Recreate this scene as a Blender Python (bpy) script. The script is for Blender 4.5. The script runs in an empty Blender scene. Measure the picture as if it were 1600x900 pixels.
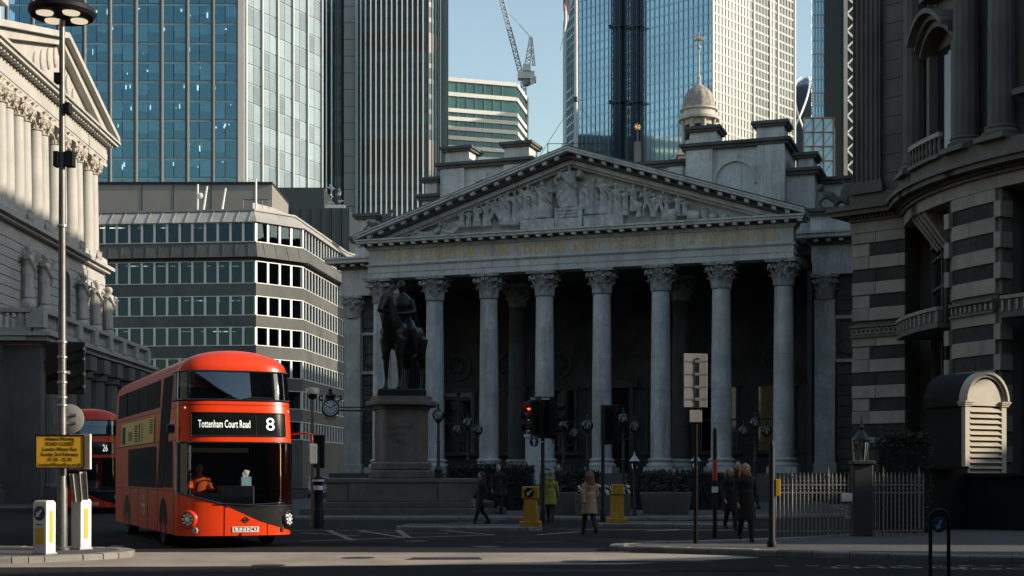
import bpy, bmesh, math, random
from mathutils import Vector, Matrix
R = math.radians
PI = math.pi
random.seed(7)
SC = bpy.context.scene
COL = SC.collection

# ------------------------------------------------------------------ camera
F = 2222.0                      # focal length in pixels of the 1600 px wide photograph
HY = 742.0                      # horizon row in the photograph
EYE = 1.6
cd = bpy.data.cameras.new('camera')
cam = bpy.data.objects.new('camera', cd)
COL.objects.link(cam)
cam.location = (0, 0, EYE)
cam.rotation_euler = (R(90), 0, 0)
cd.sensor_width = 36
cd.lens = F / 1600 * 36
cd.shift_y = (HY - 450) / 1600
cd.clip_end = 6000
SC.camera = cam

# ------------------------------------------------------------------ sky, sun, exposure
SUN_AZ = (0.995, -0.1)        # horizontal direction towards the sun
SUN_EL = R(20)
w = bpy.data.worlds.new('World')
SC.world = w
w.use_nodes = True
nt = w.node_tree
sky = nt.nodes.new('ShaderNodeTexSky')
sky.sky_type = 'NISHITA'
sky.sun_disc = False
sky.sun_elevation = SUN_EL
sky.sun_rotation = math.atan2(SUN_AZ[0], SUN_AZ[1])
sky.air_density = 1.4
sky.dust_density = 0.9
sky.ozone_density = 1.0
nt.links.new(sky.outputs[0], nt.nodes['Background'].inputs[0])
nt.nodes['Background'].inputs[1].default_value = 0.15
sd = bpy.data.lights.new('sun', 'SUN')
sd.energy = 5.0
sd.angle = R(0.5)
sd.color = (1.0, 0.88, 0.72)
sun = bpy.data.objects.new('sun', sd)
COL.objects.link(sun)
sv = Vector((SUN_AZ[0] * math.cos(SUN_EL), SUN_AZ[1] * math.cos(SUN_EL), math.sin(SUN_EL)))
sun.rotation_euler = sv.to_track_quat('Z', 'Y').to_euler()
sun.location = (60, -10, 60)
SC.view_settings.view_transform = 'Standard'
SC.view_settings.look = 'None'
SC.view_settings.exposure = 0.45
SC.view_settings.gamma = 1.0
SC.cycles.max_bounces = 6
SC.cycles.transparent_max_bounces = 10
SC.cycles.caustics_reflective = False
SC.cycles.caustics_refractive = False


def gx(px, Y): return (px - 800.0) * Y / F
def gz(py, Y): return EYE + (HY - py) * Y / F
def gp(px, py, Y): return Vector((gx(px, Y), Y, gz(py, Y)))


# ------------------------------------------------------------------ materials
def _mix(nt, a, b, fac, blend='MIX'):
    n = nt.nodes.new('ShaderNodeMix')
    n.data_type = 'RGBA'
    n.blend_type = blend
    for sock, v in ((n.inputs[0], fac), (n.inputs[6], a), (n.inputs[7], b)):
        if hasattr(v, 'is_output'):
            nt.links.new(v, sock)
        else:
            sock.default_value = v
    return n.outputs[2]


def _noise(nt, scale, detail=4, sc=(1, 1, 1), space='pos', rough=0.6):
    if space == 'pos':
        g = nt.nodes.new('ShaderNodeNewGeometry').outputs['Position']
    else:
        g = nt.nodes.new('ShaderNodeTexCoord').outputs['Object']
    mp = nt.nodes.new('ShaderNodeMapping')
    mp.inputs['Scale'].default_value = sc
    nt.links.new(g, mp.inputs[0])
    n = nt.nodes.new('ShaderNodeTexNoise')
    n.inputs['Scale'].default_value = scale
    n.inputs['Detail'].default_value = detail
    n.inputs['Roughness'].default_value = rough
    nt.links.new(mp.outputs[0], n.inputs['Vector'])
    return n.outputs['Fac']


def _ramp(nt, fac, a, b):
    r = nt.nodes.new('ShaderNodeMapRange')
    r.inputs[1].default_value = a
    r.inputs[2].default_value = b
    nt.links.new(fac, r.inputs[0])
    return r.outputs[0]


def M(name, col, rough=0.65, metal=0.0, var=0.15, vscale=0.6, streak=0.0, scol=(0.05, 0.05, 0.05), sthr=(0.5, 0.72),
      bump=0.0, bscale=18, spec=0.4, coat=0.0, emit=None, es=0.0, objvar=0.0, fine=0.0, fscale=30, space='pos', ssc=(1.4, 1.4, 0.12)):
    m = bpy.data.materials.new(name)
    m.use_nodes = True
    nt = m.node_tree
    b = nt.nodes['Principled BSDF']
    c = (col[0], col[1], col[2], 1)
    out = None
    if var > 0:
        n = _noise(nt, vscale, 5, space=space)
        out = _mix(nt, tuple(x * (1 - var) for x in col) + (1,), tuple(min(1, x * (1 + var)) for x in col) + (1,), _ramp(nt, n, 0.3, 0.7))
    if fine > 0:
        n = _noise(nt, fscale, 3, space=space)
        out = _mix(nt, out if out else c, tuple(x * (1 - fine) for x in col) + (1,), _ramp(nt, n, 0.45, 0.75))
    if streak > 0:
        n = _noise(nt, 1.0, 6, ssc, space=space, rough=0.7)
        f = _ramp(nt, n, *sthr)
        ml = nt.nodes.new('ShaderNodeMath')
        ml.operation = 'MULTIPLY'
        nt.links.new(f, ml.inputs[0])
        ml.inputs[1].default_value = streak
        out = _mix(nt, out if out else c, tuple(scol) + (1,), ml.outputs[0])
    if objvar > 0:
        oi = nt.nodes.new('ShaderNodeObjectInfo')
        r = nt.nodes.new('ShaderNodeMapRange')
        r.inputs[3].default_value = 1 - objvar
        r.inputs[4].default_value = 1 + objvar
        nt.links.new(oi.outputs['Random'], r.inputs[0])
        cb = nt.nodes.new('ShaderNodeCombineColor')
        for i in range(3):
            nt.links.new(r.outputs[0], cb.inputs[i])
        out = _mix(nt, out if out else c, cb.outputs[0], 1.0, 'MULTIPLY')
    if out:
        nt.links.new(out, b.inputs['Base Color'])
    else:
        b.inputs['Base Color'].default_value = c
    b.inputs['Roughness'].default_value = rough
    b.inputs['Metallic'].default_value = metal
    b.inputs['Specular IOR Level'].default_value = spec
    if coat:
        b.inputs['Coat Weight'].default_value = coat
        b.inputs['Coat Roughness'].default_value = 0.05
    if emit:
        b.inputs['Emission Color'].default_value = tuple(emit) + (1,)
        b.inputs['Emission Strength'].default_value = es
    if bump > 0:
        bn = nt.nodes.new('ShaderNodeBump')
        bn.inputs['Strength'].default_value = bump
        bn.inputs['Distance'].default_value = 0.02
        nt.links.new(_noise(nt, bscale, 5, space=space), bn.inputs['Height'])
        nt.links.new(bn.outputs[0], b.inputs['Normal'])
    return m


def GLASS(name, trans, refl=(0.9, 0.95, 1.0), base=0.12, rough=0.02, wob=0.0, wscale=0.15):
    """window glass: see-through tint plus a mirror layer that grows at grazing angles"""
    m = bpy.data.materials.new(name)
    m.use_nodes = True
    nt = m.node_tree
    nt.nodes.remove(nt.nodes['Principled BSDF'])
    t = nt.nodes.new('ShaderNodeBsdfTransparent')
    t.inputs[0].default_value = tuple(trans) + (1,)
    g = nt.nodes.new('ShaderNodeBsdfGlossy')
    g.inputs[0].default_value = tuple(refl) + (1,)
    g.inputs['Roughness'].default_value = rough
    lw = nt.nodes.new('ShaderNodeFresnel')
    lw.inputs[0].default_value = 1.5
    r = nt.nodes.new('ShaderNodeMapRange')
    r.inputs[1].default_value = 0.04
    r.inputs[2].default_value = 1.0
    r.inputs[3].default_value = base
    r.inputs[4].default_value = 1.0
    nt.links.new(lw.outputs[0], r.inputs[0])
    mx = nt.nodes.new('ShaderNodeMixShader')
    nt.links.new(r.outputs[0], mx.inputs[0])
    nt.links.new(t.outputs[0], mx.inputs[1])
    nt.links.new(g.outputs[0], mx.inputs[2])
    nt.links.new(mx.outputs[0], nt.nodes['Material Output'].inputs[0])
    if wob > 0:
        bn = nt.nodes.new('ShaderNodeBump')
        bn.inputs['Strength'].default_value = wob
        bn.inputs['Distance'].default_value = 0.3
        nt.links.new(_noise(nt, wscale, 2), bn.inputs['Height'])
        nt.links.new(bn.outputs[0], g.inputs['Normal'])
    return m


# ------------------------------------------------------------------ mesh helpers
class MB:
    def __init__(s):
        s.v = []
        s.f = []

    def add(s, vs, fs):
        o = len(s.v)
        s.v += [tuple(v) for v in vs]
        s.f += [tuple(i + o for i in f) for f in fs]
        return s

    def box(s, x0, y0, z0, x1, y1, z1):
        if x0 > x1: x0, x1 = x1, x0
        if y0 > y1: y0, y1 = y1, y0
        if z0 > z1: z0, z1 = z1, z0
        return s.hexa([(x0, y0, z0), (x1, y0, z0), (x1, y1, z0), (x0, y1, z0), (x0, y0, z1), (x1, y0, z1), (x1, y1, z1), (x0, y1, z1)])

    def hexa(s, p):
        return s.add(p, [(3, 2, 1, 0), (4, 5, 6, 7), (0, 1, 5, 4), (1, 2, 6, 5), (2, 3, 7, 6), (3, 0, 4, 7)])

    def extr(s, loop, vec):
        n = len(loop)
        vec = Vector(vec)
        a = [Vector(p) for p in loop]
        s.add(a + [p + vec for p in a], [tuple(range(n - 1, -1, -1)), tuple(range(n, 2 * n))] +
              [(i, (i + 1) % n, n + (i + 1) % n, n + i) for i in range(n)])
        return s

    def prism(s, pts, z0, z1):
        return s.extr([(x, y, z0) for x, y in pts], (0, 0, z1 - z0))

    def lathe(s, prof, n=24, c=(0, 0, 0), a0=0.0, a1=2 * PI, fl=None):
        full = abs(a1 - a0 - 2 * PI) < 1e-6
        k = n if full else n + 1
        vs = []
        for r, z in prof:
            for i in range(k):
                a = a0 + (a1 - a0) * i / n
                rr = r * (fl(i) if fl else 1)
                vs.append((c[0] + rr * math.cos(a), c[1] + rr * math.sin(a), c[2] + z))
        fs = []
        for j in range(len(prof) - 1):
            for i in range(n):
                i2 = (i + 1) % k
                fs.append((j * k + i, j * k + i2, (j + 1) * k + i2, (j + 1) * k + i))
        if full:
            if prof[0][0] > 1e-4: fs.append(tuple(range(n - 1, -1, -1)))
            if prof[-1][0] > 1e-4: fs.append(tuple((len(prof) - 1) * k + i for i in range(n)))
        return s.add(vs, fs)

    def path(s, pts, rad, n=8, flat=1.0):
        pts = [Vector(p) for p in pts]
        if not hasattr(rad, '__len__'): rad = [rad] * len(pts)
        vs = []
        ref = None
        for i, p in enumerate(pts):
            d = (pts[min(i + 1, len(pts) - 1)] - pts[max(i - 1, 0)])
            if d.length < 1e-9: d = Vector((0, 0, 1))
            d.normalize()
            if ref is None:
                ref = Vector((0, 0, 1)) if abs(d.z) < 0.9 else Vector((0, 1, 0))
            a = d.cross(ref)
            if a.length < 1e-6: a = d.cross(Vector((0, 1, 0)))
            a.normalize()
            b = a.cross(d).normalized()
            ref = b
            for j in range(n):
                t = 2 * PI * j / n
                vs.append(p + a * math.cos(t) * rad[i] + b * math.sin(t) * rad[i] * flat)
        fs = []
        m = len(pts)
        for i in range(m - 1):
            for j in range(n):
                j2 = (j + 1) % n
                fs.append((i * n + j, i * n + j2, (i + 1) * n + j2, (i + 1) * n + j))
        fs.append(tuple(range(n - 1, -1, -1)))
        fs.append(tuple((m - 1) * n + j for j in range(n)))
        return s.add(vs, fs)

    def tube(s, p, q, r0, r1=None, n=8):
        return s.path([p, q], [r0, r0 if r1 is None else r1], n)

    def bar(s, p, q, w, t, up=(0, 0, 1)):
        """box bar from p to q, w wide across, t thick along up"""
        p, q = Vector(p), Vector(q)
        d = (q - p).normalized()
        a = d.cross(Vector(up))
        if a.length < 1e-6: a = d.cross(Vector((0, 1, 0)))
        a.normalize()
        b = a.cross(d).normalized()
        a *= w / 2
        b *= t / 2
        return s.hexa([p - a - b, p + a - b, q + a - b, q - a - b, p - a + b, p + a + b, q + a + b, q - a + b])

    def ell(s, c, r, n=12, m=8, rot=None):
        if not hasattr(r, '__len__'): r = (r, r, r)
        vs = []
        for j in range(m + 1):
            ph = PI * j / m
            for i in range(n):
                a = 2 * PI * i / n
                v = Vector((r[0] * math.sin(ph) * math.cos(a), r[1] * math.sin(ph) * math.sin(a), r[2] * math.cos(ph)))
                if rot: v = rot @ v
                vs.append(v + Vector(c))
        fs = []
        for j in range(m):
            for i in range(n):
                i2 = (i + 1) % n
                fs.append((j * n + i, (j + 1) * n + i, (j + 1) * n + i2, j * n + i2))
        return s.add(vs, fs)

    def tf(s, mtx):
        s.v = [tuple(mtx @ Vector(v)) for v in s.v]
        return s

    def mesh(s, name, mat, smooth=0):
        me = bpy.data.meshes.new(name)
        me.from_pydata(s.v, [], s.f)
        me.validate()
        bm = bmesh.new()
        bm.from_mesh(me)
        bmesh.ops.remove_doubles(bm, verts=bm.verts, dist=1e-5)
        bmesh.ops.recalc_face_normals(bm, faces=bm.faces)
        bm.to_mesh(me)
        bm.free()
        if mat: me.materials.append(mat)
        if smooth:
            me.polygons.foreach_set('use_smooth', [True] * len(me.polygons))
            me.set_sharp_from_angle(angle=R(smooth))
        me.update()
        return me

    def obj(s, name, mat, parent=None, smooth=0, bevel=0.0, seg=2):
        o = bpy.data.objects.new(name, s.mesh(name, mat, smooth))
        COL.objects.link(o)
        o.parent = parent
        if bevel:
            md = o.modifiers.new('bevel', 'BEVEL')
            md.width = bevel
            md.segments = seg
            md.limit_method = 'ANGLE'
            md.angle_limit = R(35)
        return o


def box(*a): return MB().box(*a)


def tag(o, label=None, cat=None, group=None, kind=None):
    for k, v in (('label', label), ('category', cat), ('group', group), ('kind', kind)):
        if v: o[k] = v
    return o


def thing(name, label, cat, loc=(0, 0, 0), rz=0.0, group=None):
    o = bpy.data.objects.new(name, None)
    COL.objects.link(o)
    o.empty_display_size = 0.3
    o.location = loc
    o.rotation_euler = (0, 0, rz)
    return tag(o, label, cat, group)


def put(name, me, parent=None, loc=(0, 0, 0), rz=0.0, scale=None):
    o = bpy.data.objects.new(name, me)
    COL.objects.link(o)
    o.parent = parent
    o.location = loc
    o.rotation_euler = (0, 0, rz) if not hasattr(rz, '__len__') else rz
    if scale: o.scale = scale
    return o


def dup(root, loc, rz=None, label=None, parent=None):
    """copy of a thing with copies of its parts and sub-parts"""
    r = root.copy()
    COL.objects.link(r)
    r.parent = parent
    r.location = loc
    if rz is not None: r.rotation_euler = (0, 0, rz)
    if label: r['label'] = label
    for ch in list(root.children):
        c = ch.copy()
        COL.objects.link(c)
        c.parent = r
        for g in ch.children:
            d = g.copy()
            COL.objects.link(d)
            d.parent = c
    return r


def sculpt(name, mb, mat, parent=None, voxel=0.04, smooth=4, extra=None, fac=0.5):
    """fuse the overlapping forms of mb into one continuous skin"""
    me = mb.mesh('tmp', None)
    o = bpy.data.objects.new('tmp', me)
    COL.objects.link(o)
    r = o.modifiers.new('r', 'REMESH')
    r.mode = 'VOXEL'
    r.voxel_size = voxel
    if smooth:
        sm = o.modifiers.new('s', 'SMOOTH')
        sm.iterations = smooth
        sm.factor = fac
    dg = bpy.context.evaluated_depsgraph_get()
    m2 = bpy.data.meshes.new_from_object(o.evaluated_get(dg))
    bpy.data.objects.remove(o)
    bpy.data.meshes.remove(me)
    if extra:
        bm = bmesh.new()
        bm.from_mesh(m2)
        e = extra.mesh('tmp2', None)
        bm.from_mesh(e)
        bm.to_mesh(m2)
        bm.free()
        bpy.data.meshes.remove(e)
    m2.name = name
    m2.materials.clear()
    m2.materials.append(mat)
    m2.polygons.foreach_set('use_smooth', [True] * len(m2.polygons))
    p = bpy.data.objects.new(name, m2)
    COL.objects.link(p)
    p.parent = parent
    return p


def text_mb(txt, size, width=None, depth=0.004, align='CENTER', spacing=1.0):
    """flat lettering in the local XZ plane, facing -Y"""
    cu = bpy.data.curves.new('t', 'FONT')
    cu.body = txt
    cu.size = size
    cu.align_x = align
    cu.align_y = 'CENTER'
    cu.extrude = depth / 2
    cu.resolution_u = 3
    cu.space_character = spacing
    o = bpy.data.objects.new('t', cu)
    COL.objects.link(o)
    dg = bpy.context.evaluated_depsgraph_get()
    me = bpy.data.meshes.new_from_object(o.evaluated_get(dg))
    mb = MB()
    vs = [v.co.copy() for v in me.vertices]
    if vs and width:
        x0, x1 = min(v.x for v in vs), max(v.x for v in vs)
        k = width / (x1 - x0)
        cx = (x0 + x1) / 2
        for v in vs: v.x = (v.x - (cx if align == 'CENTER' else x0)) * k
    mb.add([(v.x, -v.z, v.y) for v in vs], [tuple(p.vertices) for p in me.polygons])
    bpy.data.objects.remove(o)
    bpy.data.curves.remove(cu)
    bpy.data.meshes.remove(me)
    return mb


_sc = {}
def stone_mesh(w, h, d, mat, ch=0.02):
    """block w wide (x), d deep (y from -d to 0), h tall with chamfered front edges; shared between alike blocks"""
    k = (round(w, 2), round(h, 3), round(d, 2), mat.name, ch)
    if k not in _sc:
        b = MB()
        vs = [(0, 0, 0), (w, 0, 0), (w, 0, h), (0, 0, h), (0, -d + ch, 0), (w, -d + ch, 0), (w, -d + ch, h), (0, -d + ch, h),
              (ch, -d, ch), (w - ch, -d, ch), (w - ch, -d, h - ch), (ch, -d, h - ch)]
        b.add(vs, [(0, 1, 5, 4), (1, 2, 6, 5), (2, 3, 7, 6), (3, 0, 4, 7), (4, 5, 9, 8), (5, 6, 10, 9), (6, 7, 11, 10), (7, 4, 8, 11), (8, 9, 10, 11), (3, 2, 1, 0)])
        _sc[k] = b.mesh('stone', mat)
    return _sc[k]


# ------------------------------------------------------------------ shared materials
m_asph = M('asphalt', (0.028, 0.027, 0.026), 0.9, var=0.3, vscale=0.25, fine=0.35, fscale=60, bump=0.6, bscale=90, spec=0.08, streak=0.35, scol=(0.016, 0.016, 0.017), ssc=(0.4, 0.15, 1), sthr=(0.52, 0.6))
m_pave = M('paving', (0.075, 0.072, 0.066), 0.9, var=0.25, vscale=0.8, fine=0.25, fscale=14, bump=0.3, bscale=40)
m_kerb = M('kerb_granite', (0.22, 0.205, 0.185), 0.7, var=0.2, vscale=2.0, fine=0.4, fscale=40, bump=0.5, bscale=30, objvar=0.15)
m_mark = M('road_paint', (0.3, 0.3, 0.28), 0.6, var=0.3, vscale=3, fine=0.6, fscale=9)
m_mark_y = M('yellow_road_paint', (0.2, 0.19, 0.13), 0.7, var=0.3, vscale=3, fine=0.7, fscale=7)
m_stone = M('portland_stone', (0.64, 0.625, 0.58), 0.75, var=0.18, vscale=0.5, streak=0.5, scol=(0.18, 0.18, 0.17), sthr=(0.5, 0.68), bump=0.3, bscale=12, fine=0.2, fscale=5)
m_stone2 = M('portland_stone_column', (0.58, 0.58, 0.555), 0.7, var=0.25, vscale=0.7, streak=0.75, scol=(0.17, 0.17, 0.165), sthr=(0.5, 0.72), fine=0.2, fscale=3, bump=0.25, bscale=12)
m_stone_dk = M('sooty_shaded_stone', (0.105, 0.102, 0.095), 0.8, var=0.3, vscale=0.7, streak=0.6, scol=(0.06, 0.06, 0.06), bump=0.3, bscale=12)  # soot tone taken darker; the porch's shade is put into this colour
m_sculpt = M('carved_stone', (0.52, 0.51, 0.475), 0.75, var=0.35, vscale=2.5, streak=0.5, scol=(0.14, 0.14, 0.135), sthr=(0.5, 0.7))
m_gold = M('gilding', (0.95, 0.62, 0.2), 0.35, metal=0.0, emit=None, var=0.15, vscale=4)
m_black = M('black_paint', (0.01, 0.01, 0.011), 0.6, var=0.2, vscale=3, spec=0.2)
m_iron = M('cast_iron_black', (0.02, 0.022, 0.022), 0.45, var=0.3, vscale=8)
m_bronze = M('dark_bronze', (0.022, 0.024, 0.022), 0.42, metal=0.5, var=0.4, vscale=2)
m_white = M('white_paint', (0.75, 0.74, 0.71), 0.5, var=0.08, vscale=2)
m_steel = M('galvanised_steel', (0.42, 0.43, 0.43), 0.42, metal=0.8, var=0.15, vscale=6)
m_dark = M('dark_interior', (0.01, 0.011, 0.012), 0.9, var=0)
m_win = GLASS('window_glass', (0.55, 0.6, 0.62), base=0.14)
# ================================================================== the setting: ground, road, pavements
def sheet(name, pts, z, mat):
    o = MB().add([(x, y, z) for x, y in pts], [tuple(range(len(pts)))]).obj(name, mat)
    return tag(o, kind='structure')


m_far = M('city_ground', (0.12, 0.115, 0.105), 0.9, var=0.3, vscale=0.05)
sheet('ground', [(-2500, -600), (2500, -600), (2500, 3500), (-2500, 3500)], -0.03, m_far)
road = MB()
nx, ny = 60, 60
X0, X1, Y0, Y1 = -70.0, 70.0, 2.0, 190.0
road.add([(X0 + (X1 - X0) * i / nx, Y0 + (Y1 - Y0) * j / ny, 0) for j in range(ny + 1) for i in range(nx + 1)],
         [(j * (nx + 1) + i, j * (nx + 1) + i + 1, (j + 1) * (nx + 1) + i + 1, (j + 1) * (nx + 1) + i) for j in range(ny) for i in range(nx)])
road = tag(road.obj('road', m_asph), kind='structure')


def pavement(name, outline, kerb_from, kerb_to, h=0.12, step=0.9, kw=0.28):
    """raised pavement of flagstones with a kerb of separate stones along part of its outline"""
    o = tag(MB().prism(outline, -0.02, h - 0.012).obj(name, m_pave), kind='structure')
    n = len(outline)
    i = kerb_from
    while i != kerb_to:
        a, b = Vector((*outline[i], 0)), Vector((*outline[(i + 1) % n], 0))
        L = (b - a).length
        k = max(1, round(L / step))
        d = (b - a) / L
        nin = Vector((-d.y, d.x, 0))
        for j in range(k):
            p0 = a + d * (L * j / k + 0.008)
            p1 = a + d * (L * (j + 1) / k - 0.008)
            out = nin * random.uniform(-0.012, 0.004)
            top = h + random.uniform(-0.008, 0.006)
            q = MB()
            A, B, Cc, D = p0 + out - nin * 0.03, p1 + out - nin * 0.03, p1 + nin * kw, p0 + nin * kw
            z0 = Vector((0, 0, -0.02))
            zt = Vector((0, 0, top))
            zc = Vector((0, 0, top - 0.03))
            q.add([A + z0, B + z0, Cc + z0, D + z0, A + zc, B + zc, Cc + zt, D + zt, A + nin * 0.03 + zt, B + nin * 0.03 + zt],
                  [(3, 2, 1, 0), (0, 1, 5, 4), (4, 5, 9, 8), (8, 9, 6, 7), (1, 2, 6, 9, 5), (2, 3, 7, 6), (3, 0, 4, 8, 7)])
            q.obj('kerb_stone', m_kerb, o)
        i = (i + 1) % n
    return o


def rounded(pts, r, n=5):
    """counter-clockwise outline with its corners rounded"""
    out = []
    m = len(pts)
    for i in range(m):
        p = Vector(pts[i]); a = Vector(pts[i - 1]); b = Vector(pts[(i + 1) % m])
        rr = r[i] if hasattr(r, '__len__') else r
        if rr <= 0:
            out.append(tuple(p)); continue
        da, db = (a - p), (b - p)
        t = min(rr, da.length * 0.49, db.length * 0.49)
        s, e = p + da.normalized() * t, p + db.normalized() * t
        for k in range(n + 1):
            u = k / n
            q = s * (1 - u) ** 2 + p * 2 * u * (1 - u) + e * u ** 2
            out.append((q.x, q.y))
    return out


# left traffic island: front edge low in the picture, rounded nose at pixel column 190
isl = rounded([(-16, 24.9), (-9.0, 25.6), (-7.35, 27.1), (-7.6, 28.9), (-9.5, 29.6), (-16, 29.6)], [0, 0.6, 1.0, 0.8, 0.6, 0], 4)
pavement('traffic_island', isl, 0, len(isl) - 1)
# right pavement with the railings and kiosk; its kerb swings away from the camera at pixel column 970
rp = rounded([(36, 24.0), (36, 36), (20.5, 52), (12.2, 52), (11.4, 41), (8.6, 35.2), (2.2, 30.9), (2.0, 29.7), (4.2, 28.6), (7.4, 26.6), (12, 25.0)][::1], [0, 0, 0, 0, 0, 3, .8, .7, 2.5, 2, 2], 5)
pavement('corner_pavement', rp, 2, len(rp) - 1)
# centre refuges with the traffic signals
rf = rounded([(-3.4, 41.0), (0.6, 40.2), (0.9, 41.0), (0.6, 42.2), (-3.2, 43.2)], 0.5, 3)
pavement('centre_refuge', rf, 0, len(rf) - 1)
rf = rounded([(2.6, 43.6), (7.2, 43.0), (7.4, 45.0), (3.0, 45.8)], 0.5, 3)
pavement('crossing_refuge', rf, 0, len(rf) - 1)
# triangular forecourt before the portico, and the bank's pavement
fc = rounded([(-9.6, 50.6), (5.5, 50.2), (13.5, 55), (17, 78), (17.5, 96), (-12.5, 108), (-13.5, 78)], [1.5, 3, 2, 0, 0, 0, 2], 5)
pavement('forecourt', fc, 0, 18)
bp = [(-40, 66), (-21.5, 66), (-20.4, 100), (-26, 118), (-40, 118)]
pavement('bank_pavement', bp, 0, 3)
bp = [(16.2, 56), (40, 50), (40, 90), (25, 90), (16, 71)]
pavement('corner_building_pavement', bp, 4, 1)


def marking(name, pts, mat, z=0.006):
    return tag(MB().add([(x, y, z) for x, y in pts], [tuple(range(len(pts)))]).obj(name, mat), kind='structure')


def stripe(name, a, b, wd, mat, z=0.007):
    a, b = Vector(a), Vector(b)
    d = (b - a).normalized()
    n = Vector((-d.y, d.x)) * wd / 2
    return marking(name, [a - n, b - n, b + n, a + n], mat, z)


# pale tan band putting the sunlit strip into the road colour, ragged edge
m_pale = M('sun_strip_colour', (0.34, 0.295, 0.245), 0.85, var=0.25, vscale=0.7, fine=0.3, fscale=35, bump=0.5, bscale=60, spec=0.1)
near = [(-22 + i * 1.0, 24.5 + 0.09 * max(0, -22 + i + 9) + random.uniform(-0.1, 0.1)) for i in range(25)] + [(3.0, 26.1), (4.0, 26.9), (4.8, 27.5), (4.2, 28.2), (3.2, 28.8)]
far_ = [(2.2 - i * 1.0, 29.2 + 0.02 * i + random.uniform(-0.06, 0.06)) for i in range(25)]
marking('sun_strip_band', near + far_, m_pale, 0.003)


def gpt(px, py):
    Y = EYE * F / (py - HY)
    return (gx(px, Y), Y)


# box junction hatching across the middle of the road
stripe('box_junction_line', gpt(470, 846), gpt(772, 836), 0.2, m_mark_y)
stripe('box_junction_line', gpt(772, 836), gpt(655, 826), 0.18, m_mark_y)
stripe('box_junction_line', gpt(440, 829), gpt(660, 829), 0.16, m_mark_y)
for a, b in (((512, 829), (552, 845)), ((622, 829), (640, 842)), ((470, 833), (560, 838)), ((560, 832), (700, 834)), ((640, 842), (560, 829))):
    stripe('box_junction_line', gpt(*a), gpt(*b), 0.18, m_mark_y, 0.01)
for a, b in (((700, 818), (780, 815)), ((840, 836), (905, 831)), ((1000, 822), (1110, 819)), ((1010, 830), (1060, 828)), ((1045, 813), (1105, 811))):
    stripe('crossing_line', gpt(*a), gpt(*b), 0.16, m_mark)
stripe('stop_line', gpt(130, 870), gpt(185, 853), 0.3, m_mark)
stripe('lane_line', gpt(500, 866), gpt(985, 863), 0.12, m_mark)
# wording on the road by the right kerb, read by people crossing
for txt, px, py, wd in (('RIGHT', 1395, 887, 2.5), ('LOOK', 1560, 889, 2.0)):
    t = text_mb(txt, 0.9, wd, 0.002)
    t.v = [(-x, -z * 0.6, 0.004 + y * 0) for x, y, z in t.v]
    x, y = gpt(px, py)
    o = t.obj('road_lettering', m_mark)
    o.location = (x, y, 0.002)
    tag(o, kind='structure')
for k in range(9):
    a = gpt(1210 + k * 48, 884.5)
    b = gpt(1232 + k * 48, 884.8)
    stripe('edge_line', a, b, 0.1, m_mark)

# iron covers, repair patches and tyre marks that break up the road
m_cover = M('iron_cover', (0.06, 0.058, 0.055), 0.6, metal=0.5, var=0.3, vscale=8)
m_patch = M('repair_asphalt', (0.017, 0.017, 0.018), 0.95, var=0.2, vscale=1, fine=0.4, fscale=50, spec=0.05)
m_patch2 = M('older_asphalt', (0.05, 0.048, 0.045), 0.95, var=0.3, vscale=1, fine=0.4, fscale=50, spec=0.05)
for px, py, r_ in ((560, 872, 0.32), (760, 855, 0.34), (420, 884, 0.3), (905, 878, 0.33), (650, 846, 0.3)):
    x, y = gpt(px, py)
    marking('manhole_cover', [(x + r_ * math.cos(2 * PI * k / 20), y + r_ * math.sin(2 * PI * k / 20)) for k in range(20)], m_cover, 0.012)
for px, py, w_, h_, mt in ((520, 850, 2.6, 1.1, m_patch), (820, 848, 1.8, 0.9, m_patch2), (1010, 878, 2.2, 0.7, m_patch2), (300, 893, 1.8, 0.7, m_patch2), (880, 892, 3.0, 0.8, m_patch2), (690, 873, 1.4, 0.9, m_patch2), (1120, 892, 2.0, 0.5, m_patch)):
    x, y = gpt(px, py)
    marking('repair_patch', [(x - w_ / 2, y - h_ / 2), (x + w_ / 2 + 0.1, y - h_ / 2 + 0.1), (x + w_ / 2, y + h_ / 2), (x - w_ / 2 + 0.15, y + h_ / 2 - 0.05)], mt, 0.0045)
# ================================================================== the columned hall with the pediment
EX = Vector((-8.46, 92.6, 0))
ER = math.atan2(-0.331, 0.943)
U = 25.97
ex = thing('exchange_hall', 'grey stone hall with eight-column portico, sculpted pediment and gilded Latin inscription', 'building', EX, ER)


def ex_u(px, v=0.0):
    a = (px - 800) / F
    bx, by = EX.x + 0.331 * v, EX.y + 0.943 * v
    return (a * by - bx) / (0.943 + 0.331 * a)


def ex_z(px, py, v=0.0):
    u = ex_u(px, v)
    return gz(py, EX.y + 0.943 * v - 0.331 * u)


PZ = 1.7
box(-3.2, -1.3, -0.02, U + 3.2, 14, PZ).obj('podium', m_stone_dk, ex)
for i in range(9):
    box(-2.2, -1.3 - 0.38 * (9 - i), -0.02 + 0.0, U + 2.2, -1.3 - 0.38 * (8 - i) - 0.002, PZ * (i + 1) / 10).obj('step', m_stone_dk, ex)

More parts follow.
